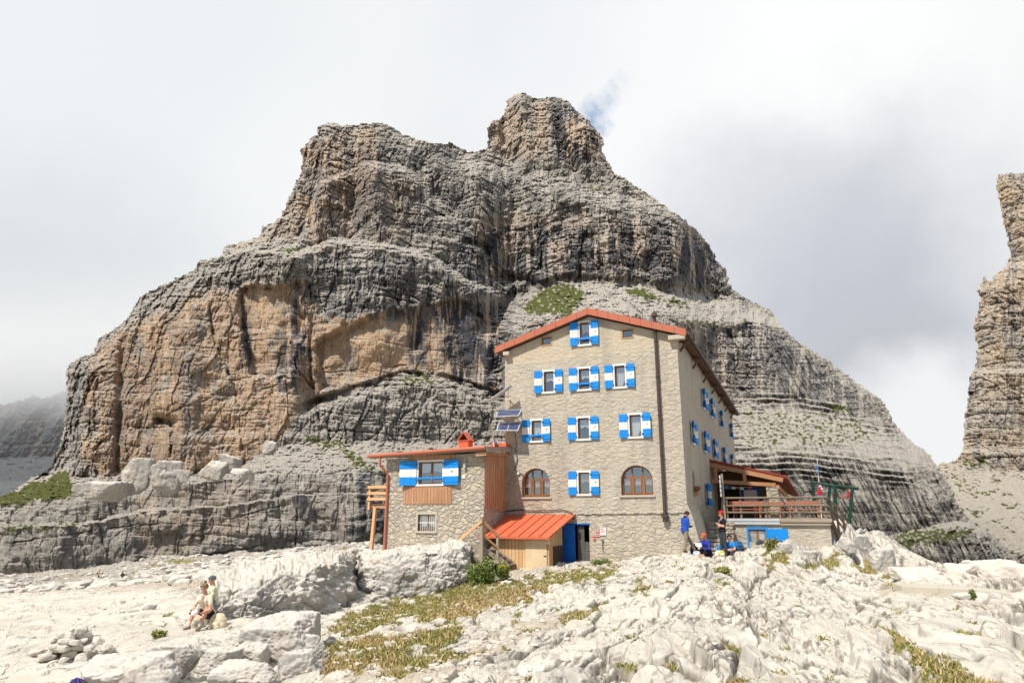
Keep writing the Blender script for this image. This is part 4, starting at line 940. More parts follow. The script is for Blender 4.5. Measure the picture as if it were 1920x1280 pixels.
# roof
ov = .35; ys, ye = -ov, DEP+.25
def zr(x): return z_l+(z_ri-z_l)*(x-WX0)/(ridge_x-WX0) if x < ridge_x else z_r+(z_ri-z_r)*(WX1-x)/(WX1-ridge_x)
xl, xr = WX0-.40, WX1+.47
m = MB(); t = .20
for a, b in ((xl, ridge_x), (ridge_x, xr)):
    za, zb = zr(a)+.06, zr(b)+.06
    m.prism([(a, ys+.04, za), (b, ys+.04, zb), (b, ys+.04, zb+t), (a, ys+.04, za+t)], (0, ye-ys-.04, 0))
roof = m.build('roof', M_BROWN, hut)
m = MB()
for a, b in ((xl-.02, ridge_x-.001), (ridge_x+.001, xr+.02)):
    n = 9 if a < -6 else 9
    for i in range(n):
        p = a+(b-a)*i/n; q = a+(b-a)*(i+1)/n-.012; o = .006*(i % 2)
        m.prism([(p, ys-.01-o, zr(p)+.03), (q, ys-.01-o, zr(q)+.03), (q, ys-.01-o, zr(q)+.36), (p, ys-.01-o, zr(p)+.36)], (0, .05, 0))
    m.prism([(a, ys+.045, zr(a)+.27), (b, ys+.045, zr(b)+.27), (b, ys+.045, zr(b)+.33), (a, ys+.045, zr(a)+.33)], (0, ye-ys-.05, 0))
m.build('roof_trim', M_ROOFM, roof)
y = .7
while y < DEP:
    m = MB(); m.beam((-.2, y, zr(0)+.0), (xr-.02, y, zr(xr)-.03), .12, .16); m.beam((.012, y, zr(0)-.62), (.34, y, zr(0)-.14), .10, .10); m.build('rafter', M_BROWN, roof); y += 4.2
m = MB(); m.tube([(xr+.06, ys, zr(xr)+.18), (xr+.06, ye, zr(xr)+.18)], .075, 8); m.build('gutter', M_PIPE, roof)
m = MB(); m.box((WX0+.02, -.33, 7.92), (WX0+.34, -.002, 8.10)); m.build('corbel', M_CAP, roof)
m = MB(); m.box((-.35, -.33, 7.92), (.40, -.002, 8.12)); m.build('corbel', M_CAP, roof)
# drain pipe down the facade
px1, _ = Fl(1239, 800)
m = MB(); m.tube([(px1, -.14, 8.55), (px1, -.14, -.05)], .075, 12)
for z in (.9, 2.6, 4.4, 6.2, 7.9): m.tube([(px1, -.14, z), (px1, -.14, z+.06)], .095, 12)
m.tube([(px1, -.14, 8.75), (px1, -.14, 9.15)], .07, 12); m.build('flue_pipe', M_PIPE, hut)
m = MB(); m.tube([(px1, -.14, 9.15), (px1, -.14, 9.28), (px1, -.14, 9.46)], [.17, .15, .01], 12); m.tube([(px1, -.14, 8.6), (px1, -.14, 9.0)], [.11, .09], 12); m.build('flue_cap', M_PIPE, hut)
m = MB(); m.box((px1-.14, -.28, -.10), (px1+.14, -.002, .02)); m.tube([(px1, -.14, -.1), (px1, -.14, -.30)], .12, 12); m.build('soot_box', M_PIPE, hut)
# doorway: blue door standing open, grey inner door
dz = gz(-5.0, 0)-.05
m = MB(); m.box((-5.75, -.03, -.44), (-4.47, .05, -.38)); fr = m.build('door_frame', M_BLUED, hut)
m = MB(); m.box((-5.74, -.10, dz), (-5.16, -.055, -.42)); dr = m.build('door', M_BLUED, hut, bevel=.006)
m = MB(); m.tube([(-5.64, -.14, (dz-.42)/2+.1), (-5.52, -.14, (dz-.42)/2+.1)], .016, 8); m.build('handle', M_IRON, dr)
m = MB(); m.box((-5.10, .12, dz), (-4.78, .16, -.50)); m.box((-4.80, .12, dz), (-4.52, .16, -1.2)); dr = m.build('door', paint('grey_inner_door', (.10, .095, .09), .7, .4, (.2, .19, .17), 4), hut)
m = MB(); m.box((-5.04, .105, -1.1), (-4.93, .119, -.80)); m.build('door_window', M_IRON, dr)
# seam ledge above the masonry
m = MB()
for i in range(26):
    a = -5.1+i*.197; z = .03+.02*math.sin(i*1.9)+(i/26)*.06; m.box((a, -.05-.015*(i % 3), z), (a+.19, 0, z+.09))
m.build('ledge', M_CAP, hut, bevel=.012)
# side buttress thickening at the foot of the right wall
m = MB(); g0 = gz(.6, 2)
m.prism([(.0, -.02, -3), (.75, -.02, -3), (.46, -.02, -1.2), (.24, -.02, -.2), (.002, -.02, .5)], (0, 3.2, 0)); m.build('buttress', M_SIDE, hut)
# cables
m = MB(); pts = [Fl(x, y, -.06) for x, y in ((948, 958), (975, 955), (1000, 957), (1030, 956), (1055, 955), (1072, 960), (1077, 975))]
m.tube([(a, -.06, b) for a, b in pts], .022, 6); m.build('cable', M_BLACK, hut)
m = MB(); pts = [Fl(x, y, -.05) for x, y in ((966, 838), (970, 860), (965, 880), (975, 886), (980, 889))]
m.tube([(a, -.05, b) for a, b in pts], .025, 6); pts = [Fl(x, y, -.05) for x, y in ((940, 795), (955, 800), (966, 812), (969, 838))]
m.tube([(a, -.05, b) for a, b in pts], .018, 6); m.build('cable', M_CABLE, hut)
m = MB(); a, z = Fl(972, 887, -.05); m.box((a-.06, -.1, z-.06), (a+.06, 0, z+.06)); m.build('junction_box', M_CREAM, hut, bevel=.01)

def in_hut(name, label, cat, x, y, z, group=None): return empty(name, label, cat, hw(x, y, z), HRZ, group)
def top_tag(o, label, cat, group=None):
    o.matrix_world = HM.copy(); return tag(o, label, cat, group)
# flower box in the niche
fb = empty('flower_box', 'flower box of red geraniums on the sill of the arched side niche', 'flower box', hw(.12, 2.6, .92), HRZ)
m = MB(); m.box((-.12, -.36, -.02), (.10, .36, .16)); m.build('planter', M_BATT, fb, bevel=.01)
def leafclump(name, centres, mat, parent=None, n=200, r=.1, s=.03, seed=1):
    rn = np.random.RandomState(seed); v = []; q = []
    for c in centres:
        p = np.array(c[:3])+rn.normal(size=(n, 3))*np.array(c[3:6]) if len(c) > 3 else np.array(c)+rn.normal(size=(n, 3))*r
        for a in p:
            d = rn.normal(size=3); d /= np.linalg.norm(d); e = np.cross(d, rn.normal(size=3)); e /= np.linalg.norm(e)+1e-9
            k = len(v); sz = s*rn.uniform(.6, 1.4); v += [a-d*sz, a+e*sz*.5, a+d*sz, a-e*sz*.5]; q.append((k, k+1, k+2, k+3))
    return link(name, np_mesh(name, np.array(v), np.array(q)), mat, parent)
def leafmat(name, a, b2):
    m, nt, b = newmat(name, .7, .2); g = nt.nodes.new('ShaderNodeNewGeometry')
    L(nt, mixc(nt, g.outputs['Random Per Island'], a, b2), b.inputs['Base Color']); return m
M_LEAF = leafmat('leaf_green', (.085, .13, .028), (.24, .28, .075)); M_RFLOW = leafmat('red_petals', (.45, .02, .03), (.7, .05, .05)); M_YFLOW = leafmat('yellow_petals', (.70, .50, .03), (.85, .68, .10))
M_VIOL = leafmat('violet_petals', (.13, .07, .35), (.25, .16, .55)); M_WFLOW = leafmat('pale_flower_heads', (.55, .55, .40), (.75, .75, .6))
leafclump('foliage', [(0, 0, .22, .05, .2, .06)], M_LEAF, fb, 300, s=.04); leafclump('flowers', [(.03, 0, .30, .05, .2, .06)], M_RFLOW, fb, 160, s=.035, seed=4)

# ------------------------------------------------------------------ annex on the left
AX0, AX1, AY = -13.95, -8.70, -2.55
annex = empty('stone_annex', 'low stone annex with shuttered window and red gutter joined to the tall hut', 'annex', hw(AX1, AY, 0), HRZ)
AM = Matrix.Translation((-AX1, -AY, 0))
aw = (-12.15, 1.42, -10.86, 2.46)
lw = (-12.10, -.72, -11.18, .03)
wall_panel('wall', [(AX0, -3.4), (AX1, -3.4), (AX1, 2.80), (AX0, 2.66)], [rect(*aw), rect(*lw)], .4, M_STONE, annex, AM @ MF(AY))
wall_panel('wall', [(AY+.401, -3.4), (0, -3.4), (0, 2.9), (AY+.401, 2.8)], [], .4, M_STONE, annex, AM @ MS(AX1))
m = MB(); m.box((AX0, AY+.401, -3.4), (AX0+.4, 1.6, 2.7), AM); m.box((AX0+.401, 1.2, -3.4), (AX1, 1.6, 2.75), AM); m.build('wall', M_STONE, annex)
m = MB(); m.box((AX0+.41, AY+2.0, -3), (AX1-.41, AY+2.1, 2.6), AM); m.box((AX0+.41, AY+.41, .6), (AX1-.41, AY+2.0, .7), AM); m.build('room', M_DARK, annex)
window(annex, *aw, AM @ Matrix.Translation((0, AY, 0)), curtain='short', sw=.86, bar=True, glass2=True)
wn = window(annex, *lw, AM @ Matrix.Translation((0, AY, 0)), curtain='long', shut=False, glass2=True, smat=M_CAP)
m = MB()
for i in range(1, 8): u = lw[0]+(lw[2]-lw[0])*i/8; m.tube([(u, AY+.06, lw[1]), (u, AY+.06, lw[3])], .012, 6)
m.box((lw[0], AY+.05, (lw[1]+lw[3])/2-.015), (lw[2], AY+.07, (lw[1]+lw[3])/2+.015)); 
for v_ in m.bm.verts: v_.co = AM @ v_.co
m.build('window_bars', M_WHITE, wn)
# battens under and over the window, and on the right flank
def battens(x0, x1, z0, z1, y, w_=.075, axis='x', jag=.0, zt=None):
    m = MB(); x = x0; k = 0
    while x < x1-.01:
        j = jag*math.sin(k*2.3); zz = z1 if zt is None else z1+(zt-z1)*(x-x0)/(x1-x0)
        a = (x, y-.035-.01*(k % 2), z0+j) if axis == 'x' else (y, x, z0+j)
        b = (min(x+w_*.82, x1), y, zz) if axis == 'x' else (y+.035+.01*(k % 2), min(x+w_*.82, x1), zz)
        m.box(a, b, AM); x += w_; k += 1
    return m
battens(-12.95, -10.32, .50, 1.31, AY, jag=.02).build('batten_panel', M_BATT, annex)
battens(-12.7, -10.2, 2.56, 2.78, AY-.003, jag=.0).build('batten_panel', M_BATT, annex)
m = battens(AY+.02, -.02, .36, 2.80, AX1+.001, .11, 'y', zt=2.95)
for v_ in m.bm.verts:
    l_ = AM.inverted() @ v_.co
    if l_.z < 1: v_.co.z += -.25*(l_.y-AY)/2.5
m.build('batten_panel', M_BATT, annex)
# roof
m = MB(); a0, a1 = AX0-.72, AX1+.28
def zA(x, y): return 2.86+.03*(x-AX0)/5.2*5+.10*(y-AY)*.9
m.prism([AM @ Vector(q) for q in ((a0, AY-.42, zA(a0, AY-.4)), (a1, AY-.42, zA(a1, AY-.4)), (a1, 1.5, zA(a1, 1.5)), (a0, 1.5, zA(a0, 1.5)))], (0, 0, .05))
rf = m.build('roof', M_ROOF, annex)
m = MB(); m.prism([AM @ Vector(q) for q in ((a0+.05, AY-.38, zA(a0, AY-.4)-.13), (a1-.02, AY-.38, zA(a1, AY-.4)-.13), (a1-.02, 1.45, zA(a1, 1.45)-.13), (a0+.05, 1.45, zA(a0, 1.45)-.13))], (0, 0, .126)); m.build('roof_boarding', M_OLD, rf)
m = MB(); m.beam(AM @ Vector((a1+.03, AY-.42, zA(a1, AY-.4)-.10)), AM @ Vector((a1+.03, .0, zA(a1, 0)-.10)), .05, .24); m.build('fascia', M_OLD, rf)
m = MB(); m.tube([AM @ Vector((a0-.05, AY-.50, zA(a0, AY-.4)-.02)), AM @ Vector((a1, AY-.50, zA(a1, AY-.4)+.0))], .085, 10); m.build('gutter', M_ROOFM, rf)
m = MB(); m.beam(AM @ Vector((AX1-.25, AY-.33, 2.70)), AM @ Vector((AX1+.26, AY-.33, 2.73)), .14, .18); m.beam(AM @ Vector((AX1+.12, AY-.3, 2.72)), AM @ Vector((AX1+.12, 0, 2.92)), .10, .14); m.build('beam', M_BATT, rf)
m = MB(); m.box((AX1-.6, -.55, 3.12), (AX1+.25, -.02, 3.42), AM); m.build('roof_flashing', M_ROOF, rf)
x0 = AX0+.02
m = MB(); m.tube([AM @ Vector(q) for q in ((x0-.12, AY-.48, 2.72), (x0-.12, AY-.46, 2.35), (x0+.12, AY-.12, 1.95), (x0+.12, AY-.10, 1.4), (x0+.10, AY-.10, -1.85))], .06, 10); m.build('downpipe', M_ROOFM, annex)
ch = (-10.4, -1.1)
m = MB(); m.box((ch[0]-.26, ch[1]-.22, 2.9), (ch[0]+.26, ch[1]+.3, 3.52), AM); cho = m.build('chimney', M_ROOF, annex)
m = MB()
for s in (-1, 1): m.prism([AM @ Vector(q) for q in ((ch[0]+s*.30, ch[1]-.27, 3.54), (ch[0], ch[1]-.27, 3.93), (ch[0], ch[1]-.27, 3.98), (ch[0]+s*.34, ch[1]-.27, 3.56))], (0, .62, 0))
m.box((ch[0]-.30, ch[1]-.26, 3.52), (ch[0]+.30, ch[1]+.34, 3.56), AM)
m.build('chimney_cap', M_ROOF, cho)
m = MB(); m.prism([AM @ Vector(q) for q in ((ch[0]-.22, ch[1]-.1, 3.57), (ch[0]+.22, ch[1]-.1, 3.57), (ch[0], ch[1]-.1, 3.88))], (0, .3, 0)); m.build('chimney_opening', M_DARK, cho)
m = MB(); a, z = Fl(870, 893, AY); m.box((a-.09, AY-.05, z-.1), (a+.09, AY, z+.1), AM); m.build('meter_box', M_CREAM, annex, bevel=.01)
m = MB(); a, z = Fl(873, 875, AY); m.tube([AM @ Vector((a, AY-.08, z+.45)), AM @ Vector((a, AY-.08, z-.12))], .015, 6); m.tube([AM @ Vector((a, AY-.12, z-.05)), AM @ Vector((a, AY-.12, z+.14))], [.07, .05], 10); m.build('wall_lamp', M_GALV, annex)
# balcony on the left
m = MB(); bx0, bx1 = AX0-1.32, AX0; by = AY+.45; bz = .52
for z in (1.28, .98, .70): m.box((bx0, by-.05, z), (bx1, by, z+.14), AM)
for z in (1.28, .98, .70): m.box((bx0-.045, by+.001, z), (bx0, by+2.0, z+.14), AM)
bal = m.build('balcony', M_NEWW, annex)
for q_ in ((bx0+.02, .25), (bx1-.25, .40)): m = MB(); m.box((q_[0], by+.002, q_[1]), (q_[0]+.1, by+.1, 1.30), AM); m.build('railing_post', M_NEWW, bal)
m = MB()
for i in range(9): m.box((bx0+i*.147, by+.11, .50), (bx0+i*.147+.135, by+2.0, .55), AM)
m.build('deck', M_OLD, bal)
m = MB(); m.beam(AM @ Vector((bx0+.1, by+.2, .42)), AM @ Vector((bx1, by+.2, .36)), .1, .14); m.build('beam', M_BATT, bal)
m = MB(); g = gz(bx0+.28, by+.2); m.beam(AM @ Vector((bx0+.34, by+.2, .35)), AM @ Vector((bx0+.18, by+.15, min(g, -1.6)-.3)), .15, .15, (0, 1, 0)); m.build('post', M_NEWW, bal)

# ------------------------------------------------------------------ lean-to shed
SX0, SX1, SY = -8.55, -5.68, -2.27
shed = empty('wooden_shed', 'plank lean-to shed with orange sheet metal roof against the hut', 'shed', hw(-7.1, SY, -2.3), HRZ)
SMx = Matrix.Translation((7.1, -SY, 2.3))
zb = min(gz(-6, SY), gz(-8, SY))-.25; zf, zt2 = -.98, -.12
m = MB(); m.box((SX0+.5, SY, zb), (-6.76, SY+.04, zf), SMx); m.box((-5.77, SY+.001, zb), (SX1, SY+.04, zf), SMx); m.box((-6.76, SY+.002, -1.05), (-5.77, SY+.04, zf), SMx)
m.prism([SMx @ Vector(q) for q in ((SX1-.04, SY+.041, zb), (SX1-.04, -.4, zb), (SX1-.04, -.4, zt2-.18), (SX1-.04, SY+.041, zf))], (.04, 0, 0))
m.build('wall', M_PLANK, shed)
m = MB(); m.box((-6.76, SY-.03, gz(-6.3, SY)-.02), (-5.78, SY-.002, -1.06), SMx); dr = m.build('door', M_DOORW, shed)
m = MB(); m.box((-5.92, SY-.05, -1.75), (-5.80, SY-.031, -1.71), SMx); m.build('handle', M_IRON, dr)
m = MB(); rx0, rx1 = -8.68, -5.12
A0 = Vector((rx0, -.02, -.02)); A1 = Vector((rx1-.02, -.02, -.02)); B0 = Vector((rx0-.25, SY-.33, -.95)); B1 = Vector((rx1-.42, SY-.33, -.98))
m.prism([SMx @ q for q in (B0, B1, A1, A0)], (0, 0, .04)); rf = m.build('roof', M_ROOF, shed)
m = MB()
for i in range(8):
    q = i/7; a = B0.lerp(B1, q); b = A0.lerp(A1, q); m.beam(SMx @ a+Vector((0, -.01, .06)), SMx @ b+Vector((0, 0, .06)), .035, .05)
m.beam(SMx @ B0+Vector((0, -.01, .0)), SMx @ B1+Vector((0, -.01, .0)), .03, .10); m.build('roof_seams', M_ROOF, rf)
m = MB(); m.box((-5.66, SY+.0, -1.35), (-5.655, SY+.005, -1.3), SMx)
m = MB(); g = gz(-5.5, -1.4); m.box((SX1+.01, -1.75, g-.1), (SX1+.06, -.45, -1.35), SMx); 
for i in range(5): m.box((SX1+.065, -1.7+i*.26, g-.1), (SX1+.09, -1.62+i*.26, -1.4+.05*math.sin(i*3)), SMx)
m.build('side_hatch', M_PIPE, shed)
# signs with small print
def sign(name, label, x, z, y, w_, h_, base, ink, lines, post=None):
    o = in_hut(name, label, 'sign', x, y, z)
    m = MB(); m.box((-w_/2, -.012, -h_/2), (w_/2, 0, h_/2)); m.build('board', base, o)
    m = MB()
    for (a, b, c, d) in lines: m.box((a*w_/2, -.016, b*h_/2), (c*w_/2, -.0125, d*h_/2))
    m.build('print', ink, o)
    if post:
        m = MB(); m.tube([(0, .01, -h_/2), (0, .01, post)], .012, 6); m.build('post', M_IRON, o)
    return o
a, z = Fl(1131, 1000, -.03); sign('notice', 'white notice with small red print on the stone wall right of the doorway', a, z+.1, -.03, .26, .34, M_WHITE, M_REDP, [(-.7, .1, .7, .25), (-.7, -.2, .5, -.1), (-.7, .5, .0, .8)])
a, z = Fl(1121, 1001, -.03); sign('notice', 'pink notice with red print nearest the doorway', a, z+.03, -.03, .24, .26, M_CURR, M_REDP, [(-.8, .5, .8, .7), (-.8, 0, .8, .25), (-.8, -.6, .6, -.4)])
a, z = Fl(1114, 1009, -.03); sign('fire_box', 'small red box on the wall below the pink notice', a, z, -.03, .12, .16, M_REDP, M_WHITE, [(-.4, -.3, .4, .3)])
a, z = Fl(1130, 1013, -.03); sign('tag_sign', 'small brown tag on a stake under the white notice', a, z, -.05, .09, .12, M_PIPE, M_CREAM, [(-.5, -.2, .5, .2)], post=-.5)
a, z = Fl(1026, 1013, SY-.01); sign('notice', 'white paper notice with tiny print on the shed corner beside its door', a+.02, z, SY-.01, .17, .28, M_WHITE, M_CABLE, [(-.7, .5, -.1, .7), (.1, .5, .7, .7), (-.7, .1, -.1, .3), (.1, .1, .7, .3), (-.7, -.4, .7, -.25)])

# ------------------------------------------------------------------ wooden landing and rail beside the shed
st = empty('wooden_stair', 'weathered wooden landing with handrails between the annex corner and the shed', 'stair', hw(-8.6, -3.2, -1.4), HRZ)
TM = Matrix.Translation((8.6, 3.2, 1.4))
def bt_(p, q, w_, h_, nm, mt): 
    m = MB(); m.beam(TM @ Vector(p), TM @ Vector(q), w_, h_); return m.build(nm, mt, st)
def Fp(px_, py_, yl): a, z = Fl(px_, py_, yl); return (a, yl, z)
YF = -3.9
bt_(Fp(903, 972, YF), Fp(903, 1064, YF), .14, .14, 'post', M_OLDZ); bt_(Fp(933, 1003, -3.3), Fp(933, 1045, -3.3), .10, .10, 'post', M_OLDZ)
bt_(Fp(903, 977, YF-.08), Fp(858, 1015, YF-.08), .09, .12, 'handrail', M_NEWW); bt_(Fp(905, 977, YF+.05), Fp(935, 1005, -3.3), .08, .11, 'handrail', M_SILLW); bt_(Fp(905, 1002, YF+.05), Fp(935, 1028, -3.3), .07, .09, 'handrail', M_SILLW)
m = MB()
for i in range(4): m.box((Fp(862, 1020, YF)[0], YF+.02+i*.24, -1.62), (Fp(905, 1020, YF)[0]+.05, YF+.24+i*.24, -1.55), TM)
m.beam(TM @ Vector(Fp(862, 1024, YF)), TM @ Vector(Fp(905, 1024, YF)), .06, .16); m.build('landing', M_OLD, st)
m = MB(); a = Vector(Fp(906, 1028, YF+.2)); b = Vector(Fp(955, 1062, -3.0))
for o_ in (0, .8): m.beam(TM @ (a+Vector((0, o_, 0))), TM @ (b+Vector((0, o_, 0))), .05, .18)
for i in range(5): q = a.lerp(b, (i+.5)/5); m.box((q.x-.12, q.y, q.z-.02), (q.x+.12, q.y+.8, q.z+.02), TM)
m.build('flight', M_OLD, st)
m = MB(); m.beam(TM @ Vector(Fp(905, 1052, YF)), TM @ Vector(Fp(945, 1054, YF)), .06, .16); m.build('brace', M_OLD, st)

# ------------------------------------------------------------------ solar panels on the facade's left edge
for i, (pa, pb, pc, pd, lb) in enumerate((((929, 781), (972, 779), (979, 767), (934, 768), 'upper solar panel on the left edge of the facade'), ((931, 807), (971, 807), (977, 791), (934, 793), 'lower solar panel of two halves above the annex roof'))):
    A = Fp(*pa, -.85); B = Fp(*pb, -.85); 
    a0 = Vector((A[0], -.85, A[2])); b0 = Vector((B[0], -.85, B[2])); C_ = Fp(*pc, -.42); D_ = Fp(*pd, -.42)
    c0 = Vector((C_[0], -.42, C_[2])); d0 = Vector((D_[0], -.42, D_[2]))
    o = empty('solar_panel', lb, 'solar panel', hw(a0.x, 0, a0.z), HRZ, 'solar panels on the hut')
    off = Vector((-a0.x, 0, -a0.z)); nrm = (b0-a0).cross(d0-a0).normalized()
    m = MB(); m.prism([p+off for p in (a0, b0, c0, d0)], nrm*-.04); m.build('frame', M_GALV, o)
    m = MB(); e = .07
    def bl(u, v): return a0.lerp(b0, u).lerp(d0.lerp(c0, u), v)+off+nrm*.004
    if i == 0: m.prism([bl(.04, .08), bl(.96, .08), bl(.96, .92), bl(.04, .92)], nrm*.004)
    else: m.prism([bl(.04, .08), bl(.48, .08), bl(.48, .92), bl(.04, .92)], nrm*.004); m.prism([bl(.52, .08), bl(.96, .08), bl(.96, .92), bl(.52, .92)], nrm*.004)
    m.build('cells', M_SOLAR, o)
    m = MB(); mid = (a0+b0)/2+off; 
    for u in (.2, .8):
        m.beam(bl(u, .1)-nrm*.06, Vector((bl(u, .1).x, 0, bl(u, .1).z-.25)), .035, .035); m.beam(bl(u, .9)-nrm*.06, Vector((bl(u, .9).x, 0, bl(u, .9).z-.1)), .035, .035)
    m.build('bracket', M_GALV, o)
aw_ = empty('awning_arm', 'slim tilted panel on a bracket above the solar panels at the facade edge', 'bracket', hw(-9, 0, 5), HRZ)
m = MB(); p = [Vector(Fp(x, y, -1.0))+Vector((9, 0, -5)) for x, y in ((920, 748), (954, 724))]
m.prism([p[0], p[1], p[1]+Vector((0, .5, .05)), p[0]+Vector((0, .5, .05))], (.02, 0, .05)); m.build('panel', M_GALV, aw_)
m = MB(); q0 = Vector(Fp(953, 726, -.9))+Vector((9, 0, -5)); q1 = Vector(Fp(953, 745, -.1))+Vector((9, 0, -5)); q2 = Vector(Fp(940, 738, -.9))+Vector((9, 0, -5))
m.beam(q0, q1, .04, .04); m.beam(q2, q1, .04, .04); m.build('bracket', M_GALV, aw_)
dish = empty('satellite_dish', 'grey satellite dish edge-on above the annex roof', 'dish', hw(*Fp(929, 826, -.9)), HRZ)
m = MB(); n = 14
for i in range(n):
    pass
m.tube([(0, -.12, 0), (0, -.06, 0), (0, 0, 0)], [.40, .25, .03], 18, cap=False)
o = m.build('reflector', M_GALV, dish, smooth=True); o.rotation_euler = (R(10), 0, R(-62))
m = MB(); m.tube([(0, 0, 0), (.1, .3, -.3), (.1, .5, -.55)], .025, 8); m.build('arm', M_GALV, dish)
# ------------------------------------------------------------------ terrace building on the right
TY = 4.0; TX0, TX1 = .98, 5.80; DZ = -.16
ter = empty('stone_terrace', 'stone-walled terrace with wooden railing and a blue cellar window in its base', 'terrace', hw(TX0, TY, -2), HRZ)
QM = Matrix.Translation((-TX0, -TY, 2))
cw = (2.22, -2.3, 2.98, -.72)
wall_panel('wall', [(TX0, -3.6), (TX1, -3.6), (TX1, DZ-.2), (TX0, DZ-.2)], [rect(cw[0], -1.25, cw[2], -.66)], .4, M_SIDE, ter, QM @ MF(TY))
m = MB()  # end wall with its sloping top
m.prism([QM @ Vector(q) for q in ((TX1-.002, TY+.01, -3.6), (TX1-.002, TY+.01, DZ-.21), (TX1+.10, TY+1.0, -.95), (TX1+.75, TY+3.2, -1.9), (TX1+.75, TY+3.2, -3.6))], (-.4, .15, 0))
m.build('wall', M_SIDE, ter)
m = MB(); m.box((TX0, TY+.401, -3.6), (TX0+.4, 12.5, DZ-.2), QM); m.box((TX0+.41, 9, -3.6), (TX1-.2, 12.5, DZ-.2), QM); m.build('wall', M_SIDE, ter)
m = MB(); m.box((TX0-.05, TY-.05, DZ-.199), (TX1+.05, 12.6, DZ), QM); dk = m.build('deck', M_OLD, ter)
m = MB(); m.box((TX0-.02, TY-.12, DZ-.27), (3.66, TY-.052, DZ-.10), QM); m.box((TX0-.02, TY-.15, DZ-.12), (3.66, TY-.121, DZ+.0), QM); m.build('steel_flashing', M_GALV, dk)
m = MB(); m.box((3.70, TY-.10, DZ-.16), (TX1+.1, TY-.052, DZ+.01), QM); m.box((3.68, TY-.13, DZ-.30), (TX1+.05, TY-.06, DZ-.22), QM); m.build('edge_beam', M_OLD, dk)
m = MB(); a, b, c, d = 2.22, -1.26, 2.98, -.66; t = .09
m.box((a-t, TY-.03, d), (c+t, TY+.1, d+t), QM); m.box((a-t, TY-.028, b-.3), (a, TY+.1, d), QM); m.box((c, TY-.028, b-.3), (c+t, TY+.1, d), QM)
wn = m.build('window', M_BLUE, ter)
m = MB(); 
for q in ((a, b-.2, a+.06, d), ((a+c)/2-.05, b-.2, (a+c)/2+.05, d), (c-.06, b-.2, c, d)): m.box((q[0], TY+.05, q[1]), (q[2], TY+.1, q[3]), QM)
m.box((a, TY+.052, d-.08), (c, TY+.098, d-.001), QM); m.build('frame', M_FRAME, wn)
m = MB(); m.box((a+.04, TY+.08, b-.2), (c-.04, TY+.085, d-.05), QM); m.build('pane', M_GLASS, wn)
m = MB(); m.box((a+.06, TY+.13, b), (c-.06, TY+.14, d-.1), QM); m.build('curtain', M_CURT, wn)
m = MB(); m.box((c+t+.01, TY-.05, -1.45), (3.96, TY-.002, -.63), QM); m.build('shutter', M_BLUE, wn)
m = MB(); m.box((2.48, TY-.03, -.53), (2.82, TY-.002, -.44), QM); pl_ = m.build('name_plate', M_CREAM, ter)
m = MB()
for i in range(6): m.box((2.51+i*.048, TY-.034, -.505), (2.54+i*.048, TY-.0305, -.465), QM)
m.build('lettering', M_CABLE, pl_)
# blue and white trail marks painted on the end wall
m = MB()
P0 = Vector((TX1+.03, TY+.05, 0)); dv = Vector((.14, .62, 0)).normalized(); nn = Vector((dv.y, -dv.x, 0))
for i in range(9):
    for j in range(7):
        m.mi = 0 if (i+j) % 2 == 0 or j == 6 else 1
        z1 = -1.0-.14*j-.10*i; p = P0+dv*(.12*i)+nn*.06+Vector((0, 0, z1)); 
        m.prism([QM @ p, QM @ (p+dv*.115), QM @ (p+dv*.115+Vector((0, 0, -.13))), QM @ (p+Vector((0, 0, -.13)))], nn*.006)
m.build('painted_marks', [M_BLUE, M_WHITE], ter)
# railing
M_RAIL = wood('brown_rail_wood', (.17, .125, .085), (.27, .21, .15), 'X', 8)
rl = []
def post(x, y, z0, z1, nm='railing_post', mt=None, w_=.10):
    m = MB(); m.beam(QM @ Vector((x, y, z0)), QM @ Vector((x, y, z1)), w_, w_, (0, 1, 0)); return m.build(nm, mt or M_RAIL, dk)
for x in (1.30, 1.95, 3.06, 3.22, 4.34, 5.42, 5.70): post(x, TY-.02, DZ, .80)
m = MB()
for z in (.80, .43, .12): m.tube([QM @ Vector((1.24, TY-.09, z)), QM @ Vector((5.78, TY-.09, z))], .048, 8)
m.build('rail', M_RAIL, dk)
m = MB()
for z in (.80, .43, .12):
    m.tube([QM @ Vector((5.79, TY-.06, z)), QM @ Vector((6.25, TY+1.6, z-.45)), QM @ Vector((6.75, TY+3.2, z-1.2))], .045, 8)
m.build('rail', M_RAIL, dk)
for x, y, z in ((5.95, TY+.5, -.25), (6.2, TY+1.4, -.55), (6.5, TY+2.4, -1.0)): post(x, y, z-.35, z+.85)
m = MB(); m.beam(QM @ Vector((5.86, TY+.02, -.3)), QM @ Vector((6.45, TY+1.6, -1.75)), .12, .26); m.build('side_beam', M_BROWN, dk)
# canopy
cano = empty('porch_canopy', 'lean-to porch canopy of red sheet metal on timber beams beside the hut', 'porch', hw(0, 9.6, 3), HRZ)
KM = Matrix.Translation((0, -9.6, -3))
CY0, CY1 = 9.6, 26.0; cz = lambda x: 3.02-.252*x
def KP(*q): return KM @ Vector(q)
BY = 17.0; bxr, bzr = Fl(1497, 931, BY)
def slab(q0, q1, q2, q3, h):
    m = MB(); a = [m.bm.verts.new(KP(*q)) for q in (q0, q1, q2, q3)]; b = [m.bm.verts.new(KP(*q)+Vector((0, 0, h))) for q in (q0, q1, q2, q3)]
    m._f(a[::-1]); m._f(b)
    for i in range(4): m._f([a[i], a[(i+1) % 4], b[(i+1) % 4], b[i]])
    return m
zbk = cz(0)
m = slab((0, CY0, cz(0)+.02), (4.02, CY0, cz(4.02)+.02), (bxr, BY, bzr), (0, BY, zbk), .08); rf = m.build('roof', M_RED, cano)
m = MB()
